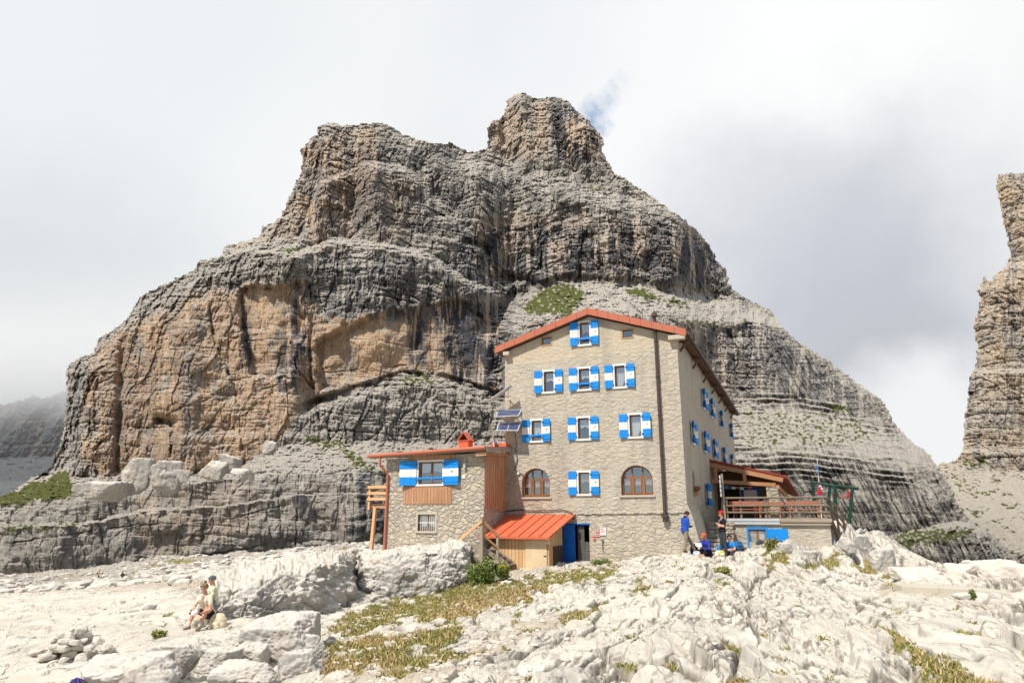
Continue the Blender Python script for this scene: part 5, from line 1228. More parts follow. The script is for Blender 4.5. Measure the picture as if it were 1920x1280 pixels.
for i in range(14): q = i/13; m.beam(KP(q*4.0, CY0+.01, cz(q*4.0)+.12), KP(q*bxr, BY, zbk+(bzr-zbk)*q+.1), .04, .05)
m.build('roof_seams', M_RED, rf)
m = slab((0, CY0+.03, cz(0)-.05), (3.98, CY0+.03, cz(4)-.05), (bxr-.04, BY-.02, bzr-.07), (0, BY-.02, zbk-.07), .062); m.build('boarding', M_LINE, rf)
m = MB(); m.beam(KP(.0, CY0+.10, cz(0)-.20), KP(3.86, CY0+.10, cz(3.86)-.17), .12, .24); m.build('rake_beam', M_BEAM, cano)
m = MB(); m.beam(KP(.05, CY0+.11, 1.88), KP(3.45, CY0+.11, 1.62), .14, .20); m.build('tie_beam', M_BEAM, cano)
for x in (.30, 1.85): m = MB(); zz = 1.88-.077*x; m.beam(KP(x, CY0+.11, zz+.1), KP(x, CY0+.11, cz(x)-.31), .18, .18, (0, 1, 0)); m.build('strut', M_BEAM, cano)
m = MB(); m.tube([KP(4.06, CY0-.02, cz(4.06)+.04), KP(bxr+.04, BY, bzr+.03)], .05, 8); m.build('gutter', M_RED, rf)
m = MB(); m.beam(KP(3.55, CY0+.1, 1.50), KP(3.55+(bxr-4.02), BY, bzr-.25), .16, .22); m.build('purlin', M_BEAM, cano)
m = MB(); m.box((2.95, CY0+.02, DZ), (3.55, CY0+.6, 1.50), KM); m.build('pillar', M_STONE, cano)
m = MB(); m.box((.02, 12.6, DZ-.1), (3.2, 12.9, 2.6), KM); m.build('back_wall', M_BROWN, cano)
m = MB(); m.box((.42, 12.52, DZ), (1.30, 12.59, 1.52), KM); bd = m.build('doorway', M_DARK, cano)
m = MB(); m.box((.34, 12.50, DZ), (.415, 12.598, 1.60), KM); m.box((1.305, 12.50, DZ), (1.38, 12.598, 1.60), KM); m.box((.34, 12.49, 1.525), (1.38, 12.597, 1.60), KM); m.build('frame', M_OLD, bd)
m = MB(); m.box((1.42, 12.50, .55), (2.42, 12.597, 1.58), KM); nb = m.build('window', M_BLUED, cano)
m = MB(); m.box((1.55, 12.46, .62), (2.28, 12.499, 1.45), KM); m.build('pane', M_CURT, nb)
m = MB(); m.box((2.7, 12.3, DZ), (2.78, 12.5, .9), KM); m.build('board', M_WHITE, cano)
pc = [(.9, M_BLUE), (1.3, M_WHITE), (1.75, M_CREAM), (2.2, M_REDP), (2.6, M_GREEN)]
bu = empty('prayer_flags', 'string of small coloured flags under the porch tie beam', 'flags', hw(1.7, 9.9, 1.6), HRZ)
m = MB(); m.tube([(-1.3, 0, .12), (-.5, 0, -.06), (.4, 0, -.08), (1.3, 0, .06)], .006, 5); m.build('cord', M_WHITE, bu)
for i, (x, mt) in enumerate(pc): m = MB(); z = .02-.1*(1-abs(x-1.75)/1.3); m.prism([(x-1.9, 0, z), (x-1.72, .01, z+.01), (x-1.70, .02, z-.13), (x-1.92, .01, z-.12)], (0, .004, 0)); m.build('flag', mt, bu)
# stone steps up to the terrace
stp = empty('stone_steps', 'dark stone steps climbing between the hut corner and the terrace', 'steps', hw(.9, 1.6, -1.6), HRZ)
ZM = Matrix.Translation((-.9, -1.6, 1.6))
rn = random.Random(4)
for i in range(8):
    m = MB(); z = -1.62+i*.185; y0 = 1.9+i*.27; x = .42
    while x < 1.55:
        w_ = rn.uniform(.28, .55); m.box((x, y0+rn.uniform(-.03, .03), z-.15), (min(x+w_-.02, 1.6), y0+.6, z+rn.uniform(-.015, .015)), ZM); x += w_
    m.build('step', M_STONE, stp, bevel=.02)
m = MB(); m.box((.42, 2.2, -3), (1.55, 4.4, -1.7), ZM); m.build('footing', M_STONE, stp)
sp = empty('signpost', 'tall pale signpost with stacked edge-on boards at the top of the steps', 'signpost', hw(1.20, TY-.2, DZ), HRZ)
m = MB(); m.beam((0, 0, -.1), (0, 0, 2.12), .09, .09, (0, 1, 0)); m.build('post', M_OLDZ, sp)
for i in range(5): m = MB(); m.box((-.10, -.35, 1.02+i*.21), (-.055, .45, 1.19+i*.21)); m.build('sign_board', M_WHITE, sp)
hr = empty('hand_rail', 'old wooden handrail leaning against the terrace wall behind the seated hikers', 'handrail', hw(1.4, 3.5, -1.4), HRZ)
for p, q, r_ in ((((.0, 0, -.5), (-.05, .1, .72)), .035, 0), (((.45, 0, -.5), (.40, .1, .42)), .03, 0), (((-.1, .02, .70), (.75, .05, .32)), .035, 1)):
    m = MB(); m.tube(p, q, 8); m.build('rail' if r_ else 'post', M_OLD, hr)
wb = empty('steel_board', 'pale plank leaning beside the signpost above the red-capped man', 'plank', hw(1.0, TY+.2, DZ), HRZ)
m = MB(); m.beam((0, 0, -.1), (.16, .1, .98), .16, .04, (0, 1, 0)); m.build('plank', M_OLDZ, wb)
# picnic tables
def table():
    t = bpy.data.objects.new('picnic_table', None); COL.objects.link(t)
    m = MB()
    for i in range(4): m.box((-.8, -.36+i*.18, .70), (.8, -.20+i*.18, .745))
    m.build('tabletop', M_TABLE, t)
    for s in (-1, 1):
        m = MB()
        for i in range(2): m.box((-.8, s*.72-.15+i*.16, .42), (.8, s*.72+i*.16-.01, .46))
        m.build('bench_seat', M_TABLE, t)
        m = MB(); m.box((-.8, s*.93, .62), (.8, s*.96, .82)); m.build('backrest', M_TABLE, t)
        m = MB(); x = s*.62
        m.beam((x, -.86, 0), (x, -.25, .70), .06, .09); m.beam((x, .86, 0), (x, .25, .70), .06, .09); m.beam((x, -.95, .38), (x, .95, .38), .07, .08); m.beam((x, s*.0-.9, .38), (x, -.94, .8), .06, .06); m.beam((x, .9, .38), (x, .94, .8), .06, .06)
        m.build('leg_frame', M_TABLE, t)
    return t
t1 = table(); labs = ['red wooden picnic table nearest the porch door, behind the railing', 'red wooden picnic table beside the stone pillar on the terrace', 'red wooden picnic table at the open right end of the terrace']
for i, (x, y) in enumerate(((2.15, 5.6), (3.0, 8.2), (4.75, 6.2))):
    t = t1 if i == 0 else copy_tree(t1)
    t.location = hw(x, y, DZ); t.rotation_euler = (0, 0, HRZ); tag(t, labs[i], 'picnic table', 'picnic tables on the terrace')
# green cable frame
gf = empty('cableway_frame', 'dark green steel cableway frame with hanging red pulleys beyond the terrace', 'steel frame', P(1560, 940, 37.5))
o_ = P(1560, 940, 37.5)
def gp(px_, py_, Y): return P(px_, py_, Y)-o_
for a, b in (((1524, 905, 38.5), (1527, 950, 38.5)), ((1556, 908, 38), (1552, 962, 38)), ((1566, 912, 37), (1567, 985, 37)), ((1598, 914, 36.5), (1592, 990, 36.5))): m = MB(); m.tube([gp(*a), gp(*b)], .085, 10); m.build('post', M_GREEN, gf)
m = MB(); m.tube([gp(1520, 903, 38.6), gp(1556, 909, 38), gp(1608, 916, 36.3)], .075, 10); m.tube([gp(1556, 910, 38), gp(1566, 912, 37)], .06, 8); m.build('top_beam', M_GREEN, gf)
m = MB(); m.tube([gp(1567, 962, 37), gp(1590, 945, 36.6)], .02, 6); m.build('cable', M_CABLE, gf)
for q in ((1535, 909, 38.3), (1566, 913, 37.4), (1590, 914, 36.8)):
    m = MB(); a = gp(*q); m.tube([a, a+Vector((0, 0, -.35))], .02, 6); m.tube([a+Vector((-.02, 0, -.2)), a+Vector((-.12, 0, -.45)), a+Vector((-.22, 0, -.50))], .02, 6); m.tube([a+Vector((.02, 0, -.2)), a+Vector((.13, 0, -.5)), a+Vector((.20, 0, -.56))], .02, 6)
    m.tube([a+Vector((-.26, 0, -.48)), a+Vector((.2, 0, -.50))], .03, 8); m.tube([a+Vector((0, -.04, -.42)), a+Vector((0, .04, -.42))], .07, 12); m.build('pulley', M_REDP, gf)
fp = empty('flagpole', 'thin white flagpole with limp furled flags behind the terrace railing', 'flagpole', P(1541, 962, 38.8)); o_ = P(1541, 962, 38.8)
m = MB(); m.tube([gp(1541, 975, 38.8), gp(1532, 858, 38.8)], [.03, .015], 8); m.build('pole', M_WHITE, fp)
rn_ = np.random.RandomState(3)
for pa, pb, mt, r_ in (((1533, 872), (1534, 888), M_BLUE, .035), ((1538, 908), (1541, 918), M_WHITE, .05), ((1536, 914), (1541, 926), M_REDP, .06), ((1538, 924), (1535, 932), M_BLUE, .09)):
    m = MB(); a = gp(*pa, 38.7); b = gp(*pb, 38.7); m.tube([a.lerp(b, i/5)+Vector((r_*.5*math.sin(i*2.1), .0, 0)) for i in range(6)], [r_*(.5+.5*math.sin(1+i*1.7)**2) for i in range(6)], 7); m.build('flag', mt, fp)

# ------------------------------------------------------------------ rocks
def rockmat(name, a, b_, dk=.5, sc=1.0):
    m, nt, b = newmat(name, .92, .12)
    v = coords(nt); n1 = nz(nt, v, 1.1*sc, 6, .6); n2 = nz(nt, v, 4.5*sc, 7, .72); n3 = nz(nt, v, 14*sc, 5, .7)
    c = mixc(nt, ramp(nt, n1, [(.35, 0.0), (.62, 1.0)]), a, b_)
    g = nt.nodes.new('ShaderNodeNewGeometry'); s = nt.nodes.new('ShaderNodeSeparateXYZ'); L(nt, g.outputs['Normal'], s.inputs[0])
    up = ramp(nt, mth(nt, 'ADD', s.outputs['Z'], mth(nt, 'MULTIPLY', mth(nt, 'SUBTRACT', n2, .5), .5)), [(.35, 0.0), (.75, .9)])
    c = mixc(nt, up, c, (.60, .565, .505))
    c = mixc(nt, ramp(nt, n2, [(.54, 0.0), (.70, dk)]), c, (.16, .15, .14))
    c = mixc(nt, ramp(nt, nz(nt, v, .8*sc, 3), [(.58, 0.0), (.75, .4)]), c, (.50, .39, .27))
    L(nt, c, b.inputs['Base Color']); bump(nt, b, mth(nt, 'ADD', n2, mth(nt, 'MULTIPLY', n3, .5)), .7, .05/sc); return m
M_BOULD = rockmat('boulder_limestone', (.40, .38, .35), (.54, .51, .47)); M_BOULDG = rockmat('grey_limestone', (.34, .325, .30), (.47, .45, .42), .7)
M_BOULDM = rockmat('cliff_foot_limestone', (.33, .31, .28), (.45, .42, .38), .6, .12)
M_BOULDW = rockmat('pale_stone', (.52, .48, .42), (.64, .60, .53), .3, 2.0)
def ico(sub):
    bm = bmesh.new(); bmesh.ops.create_icosphere(bm, subdivisions=sub, radius=1); v = np.array([x.co[:] for x in bm.verts]); f = np.array([[x.index for x in q.verts] for q in bm.faces]); bm.free(); return v, f
_ICO = {k: ico(k) for k in (2, 3, 4, 5, 6)}
def rock_shape(seed, dims, sub=4, planes=10, k=34, rough=.075):
    v, f = _ICO[sub]; rn = np.random.RandomState(seed)
    n = rn.normal(size=(planes, 3)); n /= np.linalg.norm(n, axis=1)[:, None]; d = rn.uniform(.62, 1.0, planes)
    n = np.r_[n, [[0, 0, 1], [0, 0, -1], [1, 0, 0], [-1, 0, 0], [0, 1, 0], [0, -1, 0]]]; d = np.r_[d, [.85, .9, .95, .95, .95, .95]]
    q = np.clip(v @ n.T, 0, None)/d; r = (q**k).sum(1)**(-1/k)
    p = v*r[:, None]
    h = p/np.array([1, 1, 1]); s = np.array(dims)/2
    L_ = float(np.mean(s))
    P_ = p*s
    nn = rough*L_*(1.5*fbm(P_[:, 0]/L_*1.1+seed, P_[:, 1]/L_*1.1, P_[:, 2]/L_*1.1, 3, 1)+1.0*fbm(P_[:, 0]/L_*4+seed, P_[:, 1]/L_*4, P_[:, 2]/L_*4, 4, 2)+.5*fbm(P_[:, 0]/L_*11, P_[:, 1]/L_*11, P_[:, 2]/L_*11, 3, 4)-1.2*np.clip(ridged(P_[:, 0]/L_*1.3+seed, P_[:, 1]/L_*1.3, P_[:, 2]/L_*2.2, 2, 3)-.72, 0, 1)*3)
    P_ = P_+v*nn[:, None]
    return P_, f
def rock(name, label, loc, dims, seed, mat=None, sub=5, rz=0, group=None, cat='boulder', **kw):
    p, f = rock_shape(seed, dims, sub, **kw)
    o = link(name, np_mesh(name, p, f), mat or M_BOULD, None, loc, (0, 0, rz), smooth=sub > 3)
    return tag(o, label, cat, group)
def rock_px(label, x0, y0, x1, y1, Y, seed, mat=None, sub=5, group=None, dep=.8, name='boulder', **kw):
    a = P((x0+x1)/2, (y0+y1)/2, Y); w_ = (x1-x0)/F*Y/1.03; h = (y1-y0)/F*Y/1.0
    return rock(name, label, a+Vector((0, w_*dep/2*.6, 0)), (w_*1.06, w_*dep, h*1.12), seed, mat, sub, 0, group, **kw)
def outcrop(name, label, path, mat, cat='rock outcrop', back=4.0, seed=0, amp=1.0, nu=220, nv=110, drop=.6):
    """rock ledge: a face rising to a rounded lip, then a top running back. path: px, py_top, py_base, Y_face"""
    path = np.array(path, float); s = np.linspace(0, 1, nu); ps = np.linspace(0, 1, len(path))
    px_ = np.interp(s, ps, path[:, 0]); yt = np.interp(s, ps, path[:, 1]); yb = np.interp(s, ps, path[:, 2]); Yf = np.interp(s, ps, path[:, 3])
    yt = yt+1.0*fbm(px_/22, 0*px_, 0*px_, 3, seed+5)
    kt = kz(yt); kb = kz(yb); X0 = (px_-960)/F/1.04*Yf
    zt_ = kt*(Yf+.5); zb_ = kb*Yf-drop
    end = sm(s/.045)*sm((1-s)/.045)
    V = np.zeros((nv, nu, 3)); t = np.linspace(0, 1, nv)
    for j, q in enumerate(t):
        if q < .62:
            e = q/.62; z = zb_+(zt_-zb_)*e; lean = .55*(e**3)-.12*math.sin(e*3.1)
            Y = Yf+lean
        else:
            e = (q-.62)/.38; Y = Yf+.55+back*e**1.3; z = zt_+.03*e*back-.10*(e > .8)*(e-.8)*back*4
        Y = Y+(1-end)*1.6
        z = zb_+(z-zb_)*(.55+.45*end)
        V[j, :, 0] = X0*Y/Yf; V[j, :, 1] = Y; V[j, :, 2] = z
    du = np.gradient(V, axis=1); dv = np.gradient(V, axis=0); n = np.cross(du, dv); n /= np.linalg.norm(n, axis=2)[..., None]+1e-9
    x, y, z = V[..., 0], V[..., 1], V[..., 2]
    d = .30*fbm(x/1.3, y/1.6, z/1.3, 4, seed)+.10*fbm(x/.4, y/.5, z/.4, 4, seed+3)
    e, c = worley((x+.2*y)/1.3+.3*z, z/1.1+y*.5, seed+2); d += .16*(c-.5)-.14*np.clip(1-e/.06, 0, 1)
    e, c = worley((x+.1*y)/.4, z/.34+y, seed+4); d += .05*(c-.5)-.05*np.clip(1-e/.1, 0, 1)
    d -= .06*np.clip(ridged(x/.5+z/1.5, y/1.5, z/3, 2, seed+9)-.6, 0, 1)
    for a_, th, am in ((1.5, .05, .14), (.7, -.15, .09), (.35, .05, .05), (.18, 0, .025)): n_ = fbm(x/a_, y/a_, z/a_*1.6, 4, seed+21); d += am*(sm((n_-th)/.06)-.5)
    V = V+n*(d*amp)[..., None]*(-1 if n[nv//3, nu//2, 1] > 0 else 1)
    me, used = grid_mesh(name, V)
    o = link(name, me, mat, smooth=True); return tag(o, label, cat)
outcrop('rock_outcrop', 'long rounded grey rock carrying the annex, right of the dark cleft', [(674,1052,1106,28.6),(700,1046,1122,28.3),(744,1038,1128,28.2),(800,1032,1117,28.4),(843,1027,1104,28.8),(870,1024,1092,29.2),(886,1036,1084,29.8)], M_BOULDG, back=5.2, seed=3, amp=.65)
outcrop('rock_outcrop', 'pale rock bank sloping left from the dark cleft behind the seated couple', [(392,1112,1142,21.6),(430,1100,1150,21.8),(483,1088,1158,22.2),(533,1077,1164,22.8),(597,1062,1168,23.8),(640,1052,1158,25.2),(671,1050,1132,27.0)], M_BOULD, back=6.0, seed=14)
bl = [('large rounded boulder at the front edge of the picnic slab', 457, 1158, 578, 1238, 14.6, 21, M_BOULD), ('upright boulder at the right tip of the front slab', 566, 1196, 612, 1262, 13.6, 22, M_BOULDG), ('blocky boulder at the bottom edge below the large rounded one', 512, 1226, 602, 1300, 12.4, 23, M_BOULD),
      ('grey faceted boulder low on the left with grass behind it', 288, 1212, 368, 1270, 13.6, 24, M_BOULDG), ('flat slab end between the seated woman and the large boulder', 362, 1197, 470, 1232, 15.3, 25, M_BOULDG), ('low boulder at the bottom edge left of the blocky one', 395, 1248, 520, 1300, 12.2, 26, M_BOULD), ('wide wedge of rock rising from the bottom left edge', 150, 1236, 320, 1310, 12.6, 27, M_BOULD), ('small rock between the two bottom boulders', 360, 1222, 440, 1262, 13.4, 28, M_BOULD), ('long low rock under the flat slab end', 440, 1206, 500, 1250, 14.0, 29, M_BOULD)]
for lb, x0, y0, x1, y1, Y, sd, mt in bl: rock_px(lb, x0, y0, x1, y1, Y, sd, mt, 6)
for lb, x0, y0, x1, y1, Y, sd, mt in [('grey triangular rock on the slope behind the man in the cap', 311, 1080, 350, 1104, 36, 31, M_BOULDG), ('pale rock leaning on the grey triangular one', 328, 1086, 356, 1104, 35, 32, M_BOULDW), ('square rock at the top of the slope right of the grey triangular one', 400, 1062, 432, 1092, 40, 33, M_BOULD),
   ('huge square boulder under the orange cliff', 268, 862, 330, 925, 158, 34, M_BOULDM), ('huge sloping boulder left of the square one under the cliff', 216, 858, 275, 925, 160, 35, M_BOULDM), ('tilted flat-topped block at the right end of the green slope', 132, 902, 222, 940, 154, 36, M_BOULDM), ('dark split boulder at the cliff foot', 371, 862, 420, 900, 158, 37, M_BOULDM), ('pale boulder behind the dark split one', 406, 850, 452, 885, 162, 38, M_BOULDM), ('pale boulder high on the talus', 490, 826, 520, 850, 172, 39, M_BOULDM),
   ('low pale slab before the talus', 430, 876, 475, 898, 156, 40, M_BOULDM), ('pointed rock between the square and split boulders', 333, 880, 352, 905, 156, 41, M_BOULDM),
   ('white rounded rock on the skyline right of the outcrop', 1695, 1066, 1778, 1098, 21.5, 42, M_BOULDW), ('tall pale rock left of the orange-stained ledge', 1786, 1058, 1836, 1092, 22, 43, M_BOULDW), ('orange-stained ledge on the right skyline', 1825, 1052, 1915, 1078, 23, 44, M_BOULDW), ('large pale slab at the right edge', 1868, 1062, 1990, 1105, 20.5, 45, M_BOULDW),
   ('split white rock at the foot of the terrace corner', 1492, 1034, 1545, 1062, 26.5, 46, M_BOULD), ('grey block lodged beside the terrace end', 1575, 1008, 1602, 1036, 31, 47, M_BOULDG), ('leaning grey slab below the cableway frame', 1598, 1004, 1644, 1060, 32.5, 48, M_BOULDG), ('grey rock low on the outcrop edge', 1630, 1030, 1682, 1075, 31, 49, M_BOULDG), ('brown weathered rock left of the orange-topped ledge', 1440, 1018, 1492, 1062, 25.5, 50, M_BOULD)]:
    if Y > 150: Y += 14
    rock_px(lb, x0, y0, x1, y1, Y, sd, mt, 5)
# cairn
rn = np.random.RandomState(9); cc = P(140, 1222, 17.3)
gz0 = lambda x, y: float(ground_z(x, y)[0])
lay_ = [(0, 17, .72), (.12, 13, .52), (.24, 9, .36), (.36, 6, .22), (.47, 3, .10)]
k = 0
for h, n, r_ in lay_:
    for i in range(n):
        a = 2*math.pi*i/n+h*7+rn.uniform(-.25, .25); rr1 = r_*(1 if i % 3 else .5)*rn.uniform(.75, 1.2); x = cc.x+rr1*1.25*math.cos(a); y = cc.y+rr1*.8*math.sin(a); s = rn.uniform(.18, .34)*(1-.35*h)
        z0 = gz0(cc.x, cc.y) if h else gz0(x, y)
        rock('cairn_stone', 'pale stone piled in the heap at lower left', (x, y, z0+h+.07), (s*1.3, s, s*.75), 100+k, M_BOULDW, 3, rn.uniform(0, 6), 'stones of the cairn', cat='stone'); k += 1
for i in range(14):
    x = (790/3-960)/F*24/1.04+rn.normal()*.5; p = P(790/3+rn.normal()*16, 1145+rn.normal()*3, 25); s = rn.uniform(.15, .32)
    rock('heap_stone', 'small grey stone of the low heap behind the cairn', (p.x, p.y, gz0(p.x, p.y)+.08), (s*1.3, s, s*.8), 180+i, M_BOULD, 3, rn.uniform(0, 6), 'stones of the low heap', cat='stone')
# path kerb and dry-stone wall on the right
pw = empty('retaining_wall', 'dry stone retaining wall with a pale path kerb at the right edge', 'stone wall', P(1860, 1110, 17.5)); o_ = P(1860, 1110, 17.5)
A = [gp(1690, 1097, 18.6), gp(1760, 1100, 18.0), gp(1830, 1104, 17.3), (gp(1896, 1110, 16.7)), gp(1990, 1112, 16.5)]
m = MB()
for i in range(3): 
    a, b = A[i], A[i+1]; m.prism([a, b, b+Vector((.05, .55, .02)), a+Vector((.05, .55, .02))], (0, 0, -.20))
m.build('kerb', M_CAP, pw, bevel=.03)
sd = 300; rows = [(1112, 1130, [(1795,1826),(1828,1862),(1864,1874),(1876,1896),(1898,1935)]), (1130, 1160, [(1826,1868),(1870,1912),(1912,1945)]), (1158, 1172, [(1876,1900),(1902,1945)])]
for y0, y1, xs in rows:
    for x0, x1 in xs:
        Yw = 17.2-(x0-1790)*.004; a = gp((x0+x1)/2, (y0+y1)/2, Yw); w_ = (x1-x0)/F*Yw; h = (y1-y0)/F*Yw
        p, f = rock_shape(sd, (w_*1.12, .5, h*1.15), 4, rough=.03); link('stone', np_mesh('stone', p+np.array(a+Vector((0, .12, 0))), f), M_BOULD, pw, smooth=True); sd += 1

# ------------------------------------------------------------------ loose stones and turf
rs = np.random.RandomState(5)
def scatter(n, box, cond, tries=6):
    out = []
    X = []; 
    for _ in range(tries):
        pxr = rs.uniform(box[0], box[2], n); lY_ = rs.uniform(math.log(box[1]), math.log(box[3]), n); Yr = np.exp(lY_); Xr = (pxr-960)/F/1.04*Yr
        Zr, a, b, g_, d_, s_, mm = surf(Xr, Yr); ok = cond(a, b, g_, d_, s_, mm, rs.rand(n)); X.append(np.stack([Xr, Yr, Zr, g_, d_, s_], 1)[ok])
    return np.concatenate(X)
def stones(name, pts_, smin, smax, mat, sub=2):
    V = []; Q = []; k = 0; base = [rock_shape(500+i, (1, 1, .7), sub, planes=7, rough=.10) for i in range(8)]
    for i, p in enumerate(pts_):
        v, f = base[i % 8]; s = smin*(smax/smin)**(rs.rand()**2.2); a = rs.uniform(0, 6.28); c, s_ = math.cos(a), math.sin(a)
        w_ = v*s*np.array([1.2, .9, .9]); w_ = np.stack([w_[:, 0]*c-w_[:, 1]*s_, w_[:, 0]*s_+w_[:, 1]*c, w_[:, 2]], 1)+p[:3]+np.array([0, 0, s*.12])
        V.append(w_); Q.append(f+k); k += len(v)
    return link(name, np_mesh(name, np.concatenate(V), np.concatenate(Q)), mat, smooth=False)
sp_ = scatter(9000, (540, 8, 1250, 31), lambda px, py, g, d, s, m, r: r < (.07*g+.34*s+.012), 2)[:3800]
tag(stones('loose_stones', sp_,   .02, .17, M_BOULDW), kind='stuff')
sp_ = scatter(6000, (-80, 50, 720, 165), lambda px, py, g, d, s, m, r: r < .9, 1)[:5200]
tag(stones('scree', sp_, .2, 1.5, M_BOULD), kind='stuff')
sp_ = scatter(5000, (-80, 9, 1980, 45), lambda px, py, g, d, s, m, r: r < .10, 1)[:420]
tag(stones('loose_stones', sp_, .04, .20, M_BOULDW), kind='stuff')
def blades(name, pts_, h0, h1, mat, per=3, lean=.5, wd=.006):
    n = len(pts_); pts_ = np.repeat(pts_, per, 0); N_ = len(pts_)
    o = pts_[:, :3]+rs.normal(size=(N_, 3))*np.array([.05, .05, 0]); a = rs.uniform(0, 6.28, N_); d = np.stack([np.cos(a), np.sin(a), 0*a], 1)
    h = rs.uniform(h0, h1, N_)[:, None]; ln = rs.normal(size=(N_, 3))*np.array([lean, lean, 0]); up = np.array([0, 0, 1.0])
    wdn = wd*(1+pts_[:, 1:2]/9)
    b0 = o-d*wdn; b1 = o+d*wdn; m0 = o+up*h*.55+ln*h*.35-d*wdn*.7; m1 = o+up*h*.55+ln*h*.35+d*wdn*.7; t = o+up*h*.95+ln*h
    V = np.stack([b0, b1, m1, m0, t-d*wdn*.1, t+d*wdn*.1], 1).reshape(-1, 3); i = np.arange(N_)*6
    Q = np.concatenate([np.stack([i, i+1, i+2, i+3], 1), np.stack([i+3, i+2, i+5, i+4], 1)])
    return link(name, np_mesh(name, V, Q), mat)
M_TG = leafmat('turf_green', (.15, .16, .045), (.36, .34, .11)); M_TD = leafmat('turf_dry', (.30, .20, .085), (.58, .46, .24))
gp_ = scatter(26000, (540, 7.5, 1980, 42), lambda px, py, g, d, s, m, r: (g > .5) & (r < .9), 4)
dry = rs.rand(len(gp_)) < gp_[:, 4]*.6+.22
tag(blades('grass', gp_[~dry], .015, .07, M_TG, 3), kind='stuff'); tag(blades('dry_grass', gp_[dry], .02, .11, M_TD, 3), kind='stuff')
print('turf points', len(gp_))
# shrub beside the shed and other tufts
def bush(label, px_, py_, Y, w_, h, seed, flow=None, nm='shrub', cat='shrub', n=900, mat=None, ls=.045):
    p = P(px_, py_, Y); p.z = gz0(p.x, p.y)
    o = empty(nm, label, cat, p)
    rn = np.random.RandomState(seed); m = MB()
    cs = []
    for i in range(16):
        a = rn.uniform(0, 6.28); r_ = rn.uniform(.1, .5)*w_; hh = h*rn.uniform(.45, 1.0)
        q = Vector((r_*math.cos(a), r_*.7*math.sin(a), hh)); m.tube([(r_*.2*math.cos(a), r_*.2*math.sin(a), -.05), (q.x*.6, q.y*.6, hh*.6), q], [.012, .009, .004], 5); cs.append((q.x, q.y, q.z*.8, w_*.13, w_*.13, h*.16)); cs.append((q.x*.7, q.y*.7, q.z*.45, w_*.13, w_*.13, h*.16))
    m.build('stems', M_LEAF, o); leafclump('foliage', cs, mat or M_LEAF, o, n//16, s=ls, seed=seed)
    if flow: leafclump('flowers', [(c[0], c[1], c[2]*1.2+.03, w_*.08, w_*.08, h*.05) for c in cs[::2][flow[1]:flow[2]]], flow[0], o, 22, s=.03, seed=seed+1)
    return o
bush('leafy green shrub with pale flower heads below the wooden landing', 905, 1101, 27.3, .95, .85, 1, (M_WFLOW, 0, 12), n=2600, ls=.05)
bush('yellow-flowered plant at the right of the leafy shrub', 943, 1096, 27.4, .55, .7, 2, (M_YFLOW, 0, 14), nm='flowering_plant', cat='plant')
bush('low green plant at the hut wall right of the doorway', 1128, 1053, 31.2, .7, .28, 3, n=700)
bush('tall green tuft in the cleft below the cellar window', 1448, 1032, 25.5, .34, .42, 4, n=700, mat=M_TG, nm='grass_tuft', cat='plant')
bush('dark green tuft in a hole of the pale rock', 1357, 1092, 21, .34, .16, 5, n=500, mat=M_TG, nm='grass_tuft', cat='plant')
bush('small bright green plant behind the grey faceted boulder', 283, 1236, 14.2, .4, .3, 6, n=500)
bush('round green cushion left of the seated woman', 301, 1172, 19.5, .35, .2, 7, n=400, mat=M_TG, nm='grass_tuft', cat='plant')
bush('violet flowers at the bottom left edge', 150, 1272, 14.0, .38, .09, 8, (M_VIOL, 0, 16), nm='flowering_plant', cat='plant', n=300)
bush('tiny green plant growing from the annex wall foot', 840, 1024, 30.2, .3, .12, 9, n=200)
bush('small green plant growing on the path kerb', 1823, 1112, 17.1, .12, .2, 10, n=200)
# ------------------------------------------------------------------ people
def clothm(name, c, v_=.25, rough=.85):
    m, nt, b = newmat(name, rough, .15); n = nz(nt, coords(nt), 9, 5, .6)
    L(nt, mixc(nt, ramp(nt, n, [(.35, 0.0), (.7, 1.0)]), tuple(x*(1-v_) for x in c), tuple(min(1, x*(1+v_)) for x in c)), b.inputs['Base Color']); bump(nt, b, n, .5, .02); return m
SKIN = clothm('skin', (.56, .30, .20), .08, .55)
class Fig:
    def __init__(s): s.pr = []
    def cap(s, a, b, r0, r1, m): s.pr.append((Vector(a), Vector(b), r0, r1, m)); return s
    def ball(s, c, r, m): return s.cap(c, Vector(c)+Vector((0, 0, .001)), r, r, m)
def capsule_mesh(bm, a, b, r0, r1):
    d = b-a; Ln = d.length
    if Ln < .002: 
        bmesh.ops.create_icosphere(bm, subdivisions=3, radius=r0, matrix=Matrix.Translation(a)); return
    q = d.to_track_quat('Z', 'Y').to_matrix().to_4x4(); n = 14; rings = []
    prof = [(-math.cos(t)*r0, math.sin(t)*r0) for t in (.3, .7, 1.15, math.pi/2)]+[(Ln+math.sin(t)*r1, math.cos(t)*r1) for t in (0, .42, .87, 1.27)]
    M = Matrix.Translation(a) @ q
    for z, r in prof: rings.append([bm.verts.new(M @ Vector((r*math.cos(2*math.pi*k/n), r*math.sin(2*math.pi*k/n), z))) for k in range(n)])
    for i in range(len(rings)-1):
        for k in range(n): bm.faces.new([rings[i][k], rings[i][(k+1) % n], rings[i+1][(k+1) % n], rings[i+1][k]])
    bm.faces.new(rings[0][::-1]); bm.faces.new(rings[-1])
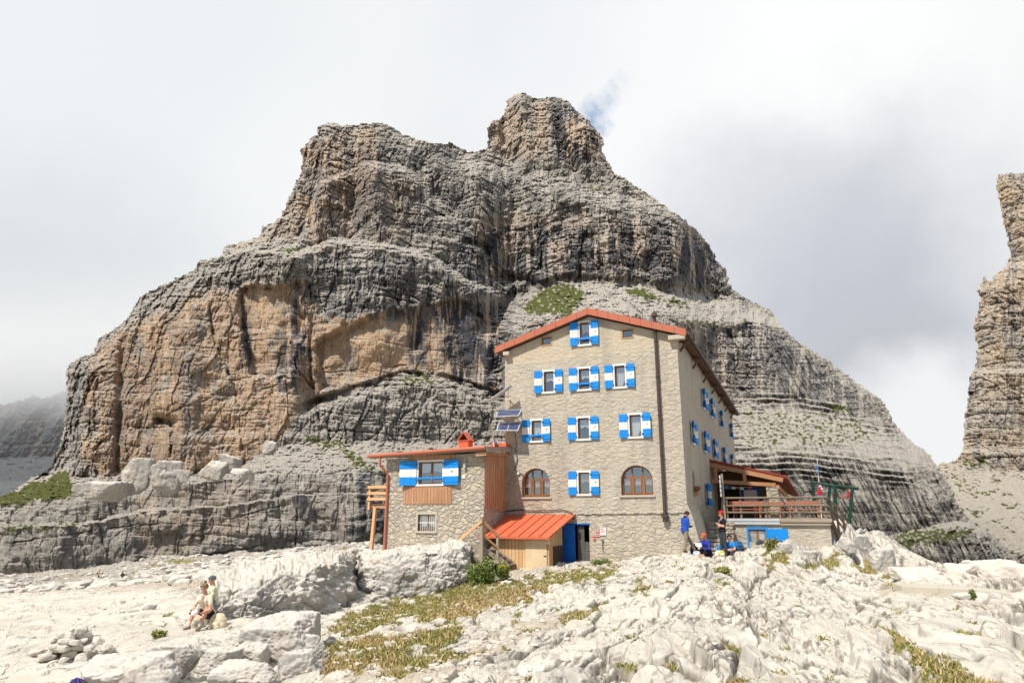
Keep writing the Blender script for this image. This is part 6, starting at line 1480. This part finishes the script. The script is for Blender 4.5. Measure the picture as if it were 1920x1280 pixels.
def build_fig(fig, name, parent, mats, voxel=.011, smooth_it=3):
    bm = bmesh.new()
    for a, b, r0, r1, m in fig.pr: capsule_mesh(bm, a, b, r0, r1)
    me = bpy.data.meshes.new('tmp'); bm.to_mesh(me); bm.free()
    ob = bpy.data.objects.new('tmp', me); COL.objects.link(ob)
    r = ob.modifiers.new('r', 'REMESH'); r.mode = 'VOXEL'; r.voxel_size = voxel
    sm_ = ob.modifiers.new('s', 'SMOOTH'); sm_.factor = .5; sm_.iterations = smooth_it
    out = bpy.data.meshes.new_from_object(ob.evaluated_get(bpy.context.evaluated_depsgraph_get()))
    bpy.data.objects.remove(ob); out.name = name
    n = len(out.polygons); c = np.zeros(n*3, np.float32); out.polygons.foreach_get('center', c); c = c.reshape(-1, 3)
    best = np.full(n, 1e9); mi = np.zeros(n, np.int32)
    for a, b, r0, r1, m in fig.pr:
        A = np.array(a); D = np.array(b)-A; t = np.clip(((c-A) @ D)/(D @ D+1e-12), 0, 1); q = np.linalg.norm(c-A-t[:, None]*D, axis=1)-(r0+(r1-r0)*t)
        k = q < best; best[k] = q[k]; mi[k] = m
    for m in mats: out.materials.append(m)
    out.polygons.foreach_set('material_index', mi)
    return link(name, out, None, parent, smooth=True)
def hand(f, w, d, nrm, m=0, curl=.6, s=1.0, side=1):
    """palm, four bent fingers of unequal length and a thumb. w wrist, d direction, nrm out of the palm"""
    w = Vector(w); d = Vector(d).normalized(); nrm = (Vector(nrm)-d*Vector(nrm).dot(d)).normalized(); x = d.cross(nrm)*side
    for k in (-.026, -.009, .009, .026): f.cap(w+d*.015*s+x*k*.7*s, w+d*.085*s+x*k*s, .013*s, .011*s, m)
    for k, ln in ((-.030, .060), (-.010, .074), (.010, .080), (.030, .070)):
        a = w+d*.09*s+x*k*s; b = a+(d*math.cos(curl*.6)+nrm*math.sin(curl*.6))*ln*.5*s; c = b+(d*math.cos(curl*1.6)+nrm*math.sin(curl*1.6))*ln*.5*s
        f.cap(a, b, .0095*s, .009*s, m); f.cap(b, c, .009*s, .0078*s, m)
    a = w+d*.03*s+x*.03*s; b = a+(d*.6+x*.7+nrm*.3).normalized()*.035*s; f.cap(a, b, .012*s, .010*s, m); f.cap(b, b+(d*.9+nrm*.45+x*.1).normalized()*.03*s, .010*s, .0085*s, m)
def head(f, c, face, up, m=0, neck=None):
    """head centre c, looking along face"""
    c = Vector(c); fc = Vector(face).normalized(); up = (Vector(up)-fc*Vector(up).dot(fc)).normalized(); sd = fc.cross(up)
    f.cap(c+up*.035-fc*.018, c+up*.02+fc*.012, .088, .082, m); f.cap(c-up*.02+fc*.02, c-up*.085+fc*.045, .066, .036, m)
    f.cap(c+fc*.088+up*.012, c+fc*.112-up*.022, .009, .014, m)                # nose
    f.cap(c+fc*.083-up*.058+sd*.016, c+fc*.083-up*.058-sd*.016, .010, .010, m)  # lips
    for s in (-1, 1): f.cap(c+sd*s*.083+up*.02, c+sd*s*.083-up*.02, .014, .011, m); f.cap(c+fc*.078+up*.03+sd*(s*.03-.012), c+fc*.078+up*.03+sd*(s*.03+.012), .012, .012, m)
    if neck is not None: f.cap(c-up*.06-fc*.01, neck, .052, .058, m)
    return c, fc, up, sd
def face_bits(parent, H, mat=None):
    c, fc, up, sd = H; m = MB()
    for s in (-1, 1):
        p = c+fc*.092+up*.012+sd*s*.032; m.tube([p-sd*.011, p, p+sd*.011], [.003, .0065, .003], 8)
        q = p+up*.020; m.tube([q-sd*.016, q+up*.003, q+sd*.016], .0035, 6)
    return m.build('eyes', M_IRON, parent)
def hairshell(parent, H, mat, name='hair', r=1.10, cut=.15, back=.9, brim=None, low=-.02):
    """cap of hair or cloth over the skull"""
    c, fc, up, sd = H; bm = bmesh.new(); bmesh.ops.create_icosphere(bm, subdivisions=4, radius=1)
    dele = []
    for v in bm.verts:
        x, y, z = v.co; 
        lim = cut+(low-cut)*max(0, min(1, (.5-y)))           # lower at the back
        if z < lim+(.25 if y > .35 else 0)*0 or (y > .55 and z < cut+.25): dele.append(v); continue
        k = r*(1+.03*float(noise(x*4, y*4, z*4, 3)))
        v.co = c+up*.03-fc*.006+(sd*x*.092+fc*y*.104+up*z*.100)*k
    bmesh.ops.delete(bm, geom=dele, context='VERTS')
    me = bpy.data.meshes.new(name); bm.to_mesh(me); bm.free(); o = link(name, me, mat, parent, smooth=True)
    md = o.modifiers.new('s', 'SOLIDIFY'); md.thickness = .008; md.offset = 1
    if brim:
        m = MB(); a = c+up*.055+fc*.09; m.prism([a-sd*.075, a+sd*.075, a+sd*.055+fc*.075-up*.018, a-sd*.055+fc*.075-up*.018], up*.006); m.build('brim', mat, o)
    return o
def torso(f, pel, chest, sh, m, rw=1.0, x=None, wd=.17):
    """pelvis point, chest point, shoulder line direction x"""
    pel = Vector(pel); chest = Vector(chest); x = Vector(x).normalized()
    f.cap(pel-x*.085, pel+x*.085, .105*rw, .105*rw, m); mid = pel.lerp(chest, .5)
    for k in (-1, 1): f.cap(pel+x*k*.06, mid+x*k*.055, .10*rw, .098*rw, m); f.cap(mid+x*k*.055, chest+x*k*.085, .098*rw, .105*rw, m)
    f.cap(chest-x*(wd-.02)+Vector((0, 0, .06)), chest+x*(wd-.02)+Vector((0, 0, .06)), .068*rw, .068*rw, m)
    f.cap(chest, chest+Vector((0, 0, .10)), .10*rw, .065*rw, m)
def limb(f, a, b, c, r, ms):
    f.cap(a, b, r[0], r[1], ms[0]); f.cap(b, c, r[1], r[2], ms[1])
def shoe(f, ankle, d, m, sole=None):
    a = Vector(ankle); d = Vector(d).normalized(); f.cap(a+Vector((0, 0, .01)), a-Vector((0, 0, .035))-d*.03, .045, .042, m); f.cap(a-Vector((0, 0, .035))-d*.03, a+d*.14-Vector((0, 0, .045)), .042, .034, m); f.cap(a+Vector((0, 0, -.03)), a+d*.10-Vector((0, 0, .035)), .048, .036, m)
def pack(name, label, loc, rz, w_, d_, h_, mat, mat2, lean=0, cat='backpack'):
    o = empty(name, label, cat, loc, rz)
    f = Fig(); 
    for i, z in enumerate((.12, .35, .6, .82)):
        rr = (.9, 1.0, .95, .7)[i]
        f.cap((-w_*.28*rr, lean*z, z*h_), (w_*.28*rr, lean*z, z*h_), d_*.42*rr, d_*.42*rr, 0)
    for x in (-1, 1): f.cap((x*w_*.3, 0, .15*h_), (x*w_*.27, lean*.8, .78*h_), d_*.34, d_*.28, 0)
    build_fig(f, 'bag', o, [mat], .016, 3)
    f = Fig(); f.cap((-w_*.2, -d_*.40, .22*h_), (w_*.2, -d_*.40, .22*h_), d_*.20, d_*.20, 0); f.cap((-w_*.2, -d_*.42, .40*h_), (w_*.2, -d_*.42, .40*h_), d_*.17, d_*.17, 0); build_fig(f, 'pocket', o, [mat2], .016, 3)
    m = MB()
    for x in (-1, 1): m.tube([(x*w_*.18, d_*.36+lean*.8, .85*h_), (x*w_*.24, d_*.62, .5*h_), (x*w_*.2, d_*.40, .12*h_)], .014, 6)
    m.tube([(-.04, lean, .93*h_), (0, lean, 1.02*h_), (.04, lean, .93*h_)], .010, 6); m.build('strap', M_BLACK, o)
    return o
def ground_at(px_, py_, Y):
    p = P(px_, py_, Y); z = gz0(p.x, p.y); return Vector((p.x, p.y, z))
JB = clothm('blue_jacket', (.02, .085, .42)); JN = clothm('navy_panel', (.018, .025, .06)); KH = clothm('khaki_trousers', (.27, .22, .155)); BT = clothm('black_shirt', (.016, .018, .026)); DG = clothm('slate_trousers', (.045, .06, .075))
VB = clothm('violet_blue_jacket', (.03, .045, .36)); BK = clothm('black_trousers', (.02, .02, .022)); CB = clothm('bright_blue_shirt', (.03, .22, .60)); PB = clothm('plum_trousers', (.11, .065, .06)); ORc = clothm('orange_cap_cloth', (.66, .12, .05)); RDc = clothm('red_bandana_cloth', (.72, .02, .02))
SH = clothm('brown_boot', (.10, .075, .055)); SHD = clothm('dark_boot', (.03, .035, .05)); HR = clothm('dark_hair', (.05, .032, .02), .4); HRB = clothm('light_brown_hair', (.22, .15, .09), .5); CRM = clothm('cream_shirt', (.74, .66, .52)); GRT = clothm('grey_trousers', (.22, .22, .24)); GRC = clothm('grey_cap_cloth', (.10, .11, .14)); BSH = clothm('black_shorts', (.02, .018, .022)); BOT = clothm('tan_boot', (.33, .25, .19)); MAR = clothm('maroon_boot', (.22, .05, .06)); WSK = clothm('white_sock', (.7, .66, .64)); BEI = clothm('beige_bag_cloth', (.62, .55, .40)); PALE = clothm('pale_green_shirt', (.62, .62, .45)); WHP = clothm('white_paper', (.82, .82, .84), .05)
BPK = clothm('blue_pack_cloth', (.03, .12, .28)); PNK = clothm('pink_shirt', (.62, .30, .25))
V3 = Vector
# A standing man, blue jacket, bowed over a phone; faces screen-right
g1 = ground_at(1284, 1037, 29.7); g2 = ground_at(1297, 1024, 30.3)
o = empty('person', 'standing man in a blue jacket and khaki trousers looking down at his hands', 'person', g1)
f = Fig(); b2 = g2-g1; hip = V3((.10, .18, .88)); pel = hip+V3((0, 0, .02)); fw = V3((.88, .45, 0)).normalized(); x = V3((-.45, .88, 0)).normalized()
ch = pel+V3((.02, .0, .40))+fw*.02
an1 = V3((.0, 0, .10)); an2 = V3((b2.x+.06, b2.y*.7, max(b2.z, 0)+.10))
torso(f, pel+V3((0,0,.06)), ch, None, 1, 1.12, x); f.cap(pel-x*.06, pel+x*.06, .125, .125, 1)
for s, an in ((-1, an1), (1, an2)):
    h = pel+x*s*.09; kn = h.lerp(an, .5)+fw*.03; limb(f, h, kn, an+V3((0, 0, .04)), (.10, .078, .062), (3, 3)); shoe(f, an, fw, 4)
for s in (-1, 1):
    sh_ = ch+x*s*.17+V3((0, 0, .06)); el = ch+x*s*.19+V3((0, 0, -.22))+fw*.02; wr = ch+x*s*.05+fw*.27+V3((0, 0, -.24)); limb(f, sh_, el, wr, (.068, .055, .042), (1 if s < 0 else 1, 2)); hand(f, wr, fw+V3((0, 0, .2))-x*s*.3, V3((0, 0, 1)), 0, .8, 1, s)
f.cap(ch+fw*.09+V3((0, 0, .05)), pel+fw*.085+V3((0,0,.02)), .055, .06, 2)
hd = ch+V3((0, 0, .27))+fw*.11; H = head(f, hd, fw*.75+V3((0, 0, -.62)), (0, 0, 1), 0, ch+V3((0, 0, .12)))
f.cap(ch+V3((0, 0, .12)), ch+V3((0, 0, .16))+fw*.02, .075, .070, 2)
build_fig(f, 'body', o, [SKIN, JB, JN, KH, SH]); hairshell(o, H, HR, cut=.05, low=-.75); face_bits(o, H)
ph = ch+fw*.36+V3((0, 0, -.20)); m = MB(); m.beam(ph-x*.04, ph+x*.04, .13, .01, (-.5, 0, .9)); m.build('phone', M_IRON, o)
# B standing man, red bandana, arms folded; faces screen-left
g1 = ground_at(1357, 1032, 29.2)
o = empty('person', 'standing man with red bandana, black T-shirt and folded arms', 'person', g1)
f = Fig(); fw = V3((-.95, -.25, 0)).normalized(); x = V3((.25, -.95, 0)).normalized(); pel = V3((.0, .0, .98)); ch = pel+V3((.02, 0, .40))
torso(f, pel+V3((0,0,.05)), ch, None, 1, 1.05, x)
for s, an in ((-1, V3((-.02, .12, .09))), (1, V3((.08, -.10, .09)))):
    h = pel+x*s*.085; kn = h.lerp(an, .5)+fw*.015; limb(f, h, kn, an+V3((0, 0, .04)), (.098, .072, .058), (2, 2)); shoe(f, an, fw, 3)
for s in (-1, 1):
    sh_ = ch+x*s*.175+V3((0, 0, .06)); el = ch+x*s*.20+V3((0, 0, -.19))+fw*.08; wr = ch-x*s*.05+fw*.19+V3((0, 0, -.13+.05*s)); f.cap(sh_, sh_.lerp(el, .65), .060, .052, 1); limb(f, sh_.lerp(el, .6), el, wr, (.046, .043, .030), (0, 0)); hand(f, wr, -x*s+V3((0, 0, .15)), -fw, 0, .7, 1, s)
hd = ch+V3((0, 0, .30))+fw*.03; H = head(f, hd, fw+V3((0, 0, -.12)), (0, 0, 1), 0, ch+V3((0, 0, .12)))
build_fig(f, 'body', o, [SKIN, BT, DG, SHD]); hr_ = hairshell(o, H, HR, cut=-.05, low=-.55, r=1.06); hairshell(o, H, RDc, 'bandana', r=1.12, cut=.12, low=.05); face_bits(o, H)
m = MB(); c, fc, up, sd = H
m.tube([c+up*.02-fc*.1, c-fc*.13-up*.05, c-fc*.12-up*.12], [.02, .016, .005], 7); m.build('bandana_knot', RDc, o)
m = MB(); p = ch+V3((0, 0, .10)); m.tube([p-x*.08+fw*.02, p+fw*.09-V3((0, 0, .02)), p+x*.08+fw*.02], .022, 8); m.tube([ch-x*.07+fw*.10+V3((0, 0, .07)), ch-x*.05+fw*.12+V3((0, 0, -.25))], .012, 6); m.build('scarf', clothm('pale_scarf', (.45, .52, .60)), o)
# C seated man reading a map, orange cap
g1 = ground_at(1327, 1026, 29.6)
def seated(label, g, fw, x, mats, arms, headdir, hair, kneeh=.46, legs=((.42, .10), (.50, -.02)), spread=.16, lean=.12, smat=(1, 2, 2, 3), bare=False, seat=.14, torso_r=1.05, short=False, hd_fw=.05):
    o = empty('person', label, 'person', g); f = Fig(); fw = V3(fw).normalized(); x = V3(x).normalized(); pel = V3((0, 0, seat)); ch = pel+V3((0, 0, .40))+fw*lean
    torso(f, pel+V3((0, 0, .03)), ch, None, smat[0], torso_r, x); f.cap(pel-x*.07, pel+x*.07, .125, .125, smat[1])
    for s, (kf, dz_) in zip((-1, 1), legs):
        h = pel+x*s*.09; kn = fw*kf*.9+x*s*spread+V3((0, 0, kneeh+dz_*.5)); an = fw*(kf+.14)+x*s*(spread-.02)+V3((0, 0, .09+dz_-.04))
        r_ = (.095, .070, .048) if not bare else (.088, .062, .042)
        if short: f.cap(h, h.lerp(kn, .62), .10, .082, smat[1]); limb(f, h.lerp(kn, .6), kn, an+V3((0, 0, .06)), (.078, .062, .042), (smat[2], smat[2])); f.cap(kn.lerp(an, .35)-fw*.01, kn.lerp(an, .6), .056, .045, smat[2])
        else: limb(f, h, kn, an+V3((0, 0, .05)), r_, (smat[1], smat[2]))
        if len(mats) > 4: f.cap(an+V3((0, 0, .03)), an+V3((0, 0, .09)), .043, .043, 4)
        shoe(f, an, fw+x*s*.15, 3)
    for s, (e_, w_, ms, hd_) in zip((-1, 1), arms):
        sh_ = ch+x*s*.17+V3((0, 0, .06)); el = ch+x*e_[0]+fw*e_[1]+V3((0, 0, e_[2])); wr = ch+x*w_[0]+fw*w_[1]+V3((0, 0, w_[2]))
        if ms: f.cap(sh_, sh_.lerp(el, .55), .060, .056, smat[0]); limb(f, sh_.lerp(el, .5), el, wr, (.045, .040, .028), (0, 0))
        else: limb(f, sh_, el, wr, (.062, .050, .038), (smat[0], smat[0]))
        hand(f, wr, (x*hd_[0]+fw*hd_[1]+V3((0, 0, hd_[2]))), V3((0, 0, -1))+fw*.2, 0, .8, 1, s)
    hd = ch+V3((0, 0, .28))+fw*hd_fw; H = head(f, hd, V3(headdir), (0, 0, 1), 0, ch+V3((0, 0, .12)))
    build_fig(f, 'body', o, mats, .0115); face_bits(o, H)
    return o, H, ch, fw, x
o, H, ch, fw, x = seated('seated man in violet-blue jacket and orange cap holding a folded map', g1, (-.75, -.65, 0), (.65, -.75, 0), [SKIN, VB, BK, SH], (((-.26, .10, -.20), (-.05, .36, -.16), 0, (.4, 1, 0)), ((.26, .12, -.20), (.06, .34, -.17), 0, (-.4, 1, 0))), (-.7, -.6, -.35), None, .42, ((.40, .0), (.36, .02)), .15, .16)
hairshell(o, H, ORc, 'cap', r=1.10, cut=.10, low=-.15, brim=True)
m = MB(); p = ch+fw*.47+V3((0, 0, -.13)); m.prism([p-x*.16+V3((0, 0, .05)), p+V3((0, 0, -.03)), p+fw*.05+V3((0, 0, .16)), p-x*.16+fw*.05+V3((0, 0, .20))], V3((0, 0, .004))); m.prism([p+x*.002+V3((0, 0, -.03)), p+x*.16+V3((0, 0, .04)), p+x*.16+fw*.05+V3((0, 0, .18)), p+x*.002+fw*.05+V3((0, 0, .16))], V3((0, 0, .004))); m.build('map', WHP, o)
# D seated man bright blue shirt
g1 = ground_at(1371, 1027, 29.4)
o, H, ch, fw, x = seated('seated man in bright blue T-shirt with folded forearms beside a blue backpack', g1, (-.6, -.8, 0), (.8, -.6, 0), [SKIN, CB, PB, SHD], (((-.24, .16, -.20), (.05, .30, -.20), 1, (1, .2, 0)), ((.25, .18, -.16), (-.08, .32, -.17), 1, (-1, .2, 0))), (-.75, -.65, -.15), None, .36, ((.34, .0), (.26, .0)), .16, .10)
hairshell(o, H, HR, cut=.22, low=-.35, r=1.05)
pack('backpack', 'blue and dark backpack standing at the right of the seated group', ground_at(1386, 1024, 29.5), .5, .42, .30, .52, BPK, DG, .05)
pack('backpack', 'black backpack lying against the hut foot left of the map reader', ground_at(1307, 1022, 30.6), -.4, .62, .34, .34, BT, BK, 0)
pack('backpack', 'small light blue bag between the two seated men', ground_at(1350, 1022, 30.2), .2, .30, .22, .42, CB, WSK, 0)
pack('food_bag', 'white and blue food bag lying in front of the small light blue bag', ground_at(1347, 1027, 28.9), .7, .36, .22, .17, WHP, CB, 0, cat='bag')
pack('food_bag', 'pale blue plastic bag on the rock at the standing man\'s feet', ground_at(1306, 1030, 29.2), 0, .26, .20, .13, clothm('pale_blue_plastic', (.45, .55, .65)), WHP, 0, cat='bag')
pack('food_bag', 'orange snack bag between the map reader\'s boots', ground_at(1316, 1029, 28.8), .3, .18, .14, .14, clothm('orange_plastic', (.6, .3, .12)), BEI, 0, cat='bag')
pack('helmet_bag', 'yellow and white bundle at the bandana man\'s feet', ground_at(1353, 1034, 28.6), 0, .22, .18, .20, clothm('yellow_cloth', (.6, .55, .1)), WHP, 0, cat='bundle')
# grey jacket thrown on the rock
g1 = ground_at(1446, 1016, 27.8); f = Fig()
for i in range(9): a = i*.13; f.cap((-.55+a, .05*math.sin(i*2), .05+.05*math.sin(i*1.3)), (-.43+a, .12*math.sin(i*1.7), .06), .07+.03*math.sin(i)**2, .06, 0)
f.cap((.4, 0, .04), (.7, -.15, .0), .05, .04, 0)
o = build_fig(f, 'jacket', None, [clothm('grey_jacket_cloth', (.06, .07, .085), .4)], .018, 4); o.location = g1; tag(o, 'grey jacket spread on the rock crest below the cellar window', 'jacket')
# the couple on the left slab
gw = ground_at(376, 1176, 20.6)
o, H, ch, fw, x = seated('seated woman in cream T-shirt and black shorts holding white paper', gw+V3((.10, .25, .22)), (-.28, -.96, 0), (.96, -.28, 0), [SKIN, CRM, BSH, BOT, WSK],
   (((-.24, .10, -.24), (-.02, .34, -.22), 1, (.7, 1, .1)), ((.27, .08, -.25), (.18, .32, -.30), 1, (-.3, 1, .3))), (.12, -.85, -.42), None, .38, ((.40, -.13), (.36, -.13)), .17, .22, (1, 2, 0, 3), True, .15, .98, True, .07)
o.scale = (1.08,)*3
hairshell(o, H, HRB, cut=.28, low=-.55, r=1.06)
c, fc, up, sd = H; m = MB(); m.tube([c-fc*.09+up*.08, c-fc*.12+up*.12, c-fc*.14+up*.10], [.035, .045, .02], 9); m.build('hair_bun', HRB, o)
m = MB(); p = c+fc*.05+up*.085; m.tube([p-sd*.07-fc*.02, p+fc*.03, p+sd*.07-fc*.02], .012, 7); m.build('sunglasses', M_CABLE, o)
m = MB(); p = ch+fw*.115+V3((0, 0, .06)); m.prism([p-x*.05+V3((0, 0, .05))-fw*.02, p+x*.05+V3((0, 0, .05))-fw*.02, p+V3((0, 0, -.09))+fw*.015], fw*.006); m.build('neckline', SKIN, o)
f = Fig(); p = ch+fw*.44+x*.12+V3((0, 0, -.25)); f.cap(p, p+x*.07+V3((0, 0, .16)), .045, .03, 0); f.cap(p-x*.05+V3((0, 0, -.04)), p+x*.02, .07, .05, 0); q = build_fig(f, 'paper_bag', o, [WHP], .012, 2)
gm = gw+V3((-.02, .95, .42))
o, H, ch, fw, x = seated('seated man with grey cap and grey trousers half hidden behind the seated woman', gm, (-.85, -.5, 0), (.5, -.85, 0), [SKIN, PALE, GRT, SH], (((-.24, .10, -.22), (-.06, .32, -.2), 1, (0, 1, 0)), ((.24, .06, -.24), (.04, .26, -.28), 1, (0, 1, 0))), (-.9, -.35, -.25), None, .44, ((.36, .0), (.42, -.05)), .14, .12)
hairshell(o, H, GRC, 'cap', r=1.12, cut=.12, low=-.1, brim=True)
pack('rucksack', 'cream rucksack on the slab at the seated woman\'s side', gw+V3((.46, .06, .0)), -.2, .42, .34, .42, BEI, BEI, 0)
pack('rucksack', 'beige bag lying behind the seated woman\'s boots', gw+V3((-.32, .62, .02)), .4, .42, .26, .26, BEI, GRT, 0)
# two hikers far off on the scree
def hiker(label, px_, py_, Y, jm, tm, dx):
    g = ground_at(px_, py_, Y); o = empty('person', label, 'person', g); f = Fig(); fw = V3((dx, .3, 0)).normalized(); x = V3((-fw.y, fw.x, 0)); pel = V3((0, 0, .95)); ch = pel+V3((0, 0, .38))+fw*.10
    torso(f, pel, ch, None, 1, 1.1, x)
    for s, k in ((-1, .28), (1, -.22)):
        h = pel+x*s*.09; an = x*s*.09+fw*k+V3((0, 0, .09)); limb(f, h, h.lerp(an, .5)+fw*.10, an, (.10, .075, .055), (2, 2)); shoe(f, an, fw, 3)
        sh_ = ch+x*s*.18+V3((0, 0, .05)); el = sh_+V3((0, 0, -.28))-fw*k*.3; wr = el+fw*.22+V3((0, 0, .02)); limb(f, sh_, el, wr, (.06, .05, .04), (1, 1)); hand(f, wr, fw, V3((0, 0, -1)), 0)
    H = head(f, ch+V3((0, 0, .28))+fw*.05, fw, (0, 0, 1), 0, ch+V3((0, 0, .1))); build_fig(f, 'body', o, [SKIN, jm, tm, SHD], .02); hairshell(o, H, HR, cut=.1, low=-.5)
    f = Fig(); f.cap(ch-fw*.2, ch-fw*.2+V3((0, 0, -.3)), .15, .14, 0); build_fig(f, 'backpack', o, [DG], .03)
hiker('distant hiker in a yellow top on the scree slope', 183, 1087, 128, clothm('yellow_top', (.8, .45, .03)), clothm('dark_blue', (.03, .04, .12)), .9)
hiker('distant dark-clothed hiker right of the one in yellow', 229, 1086, 116, BT, BK, -.8)
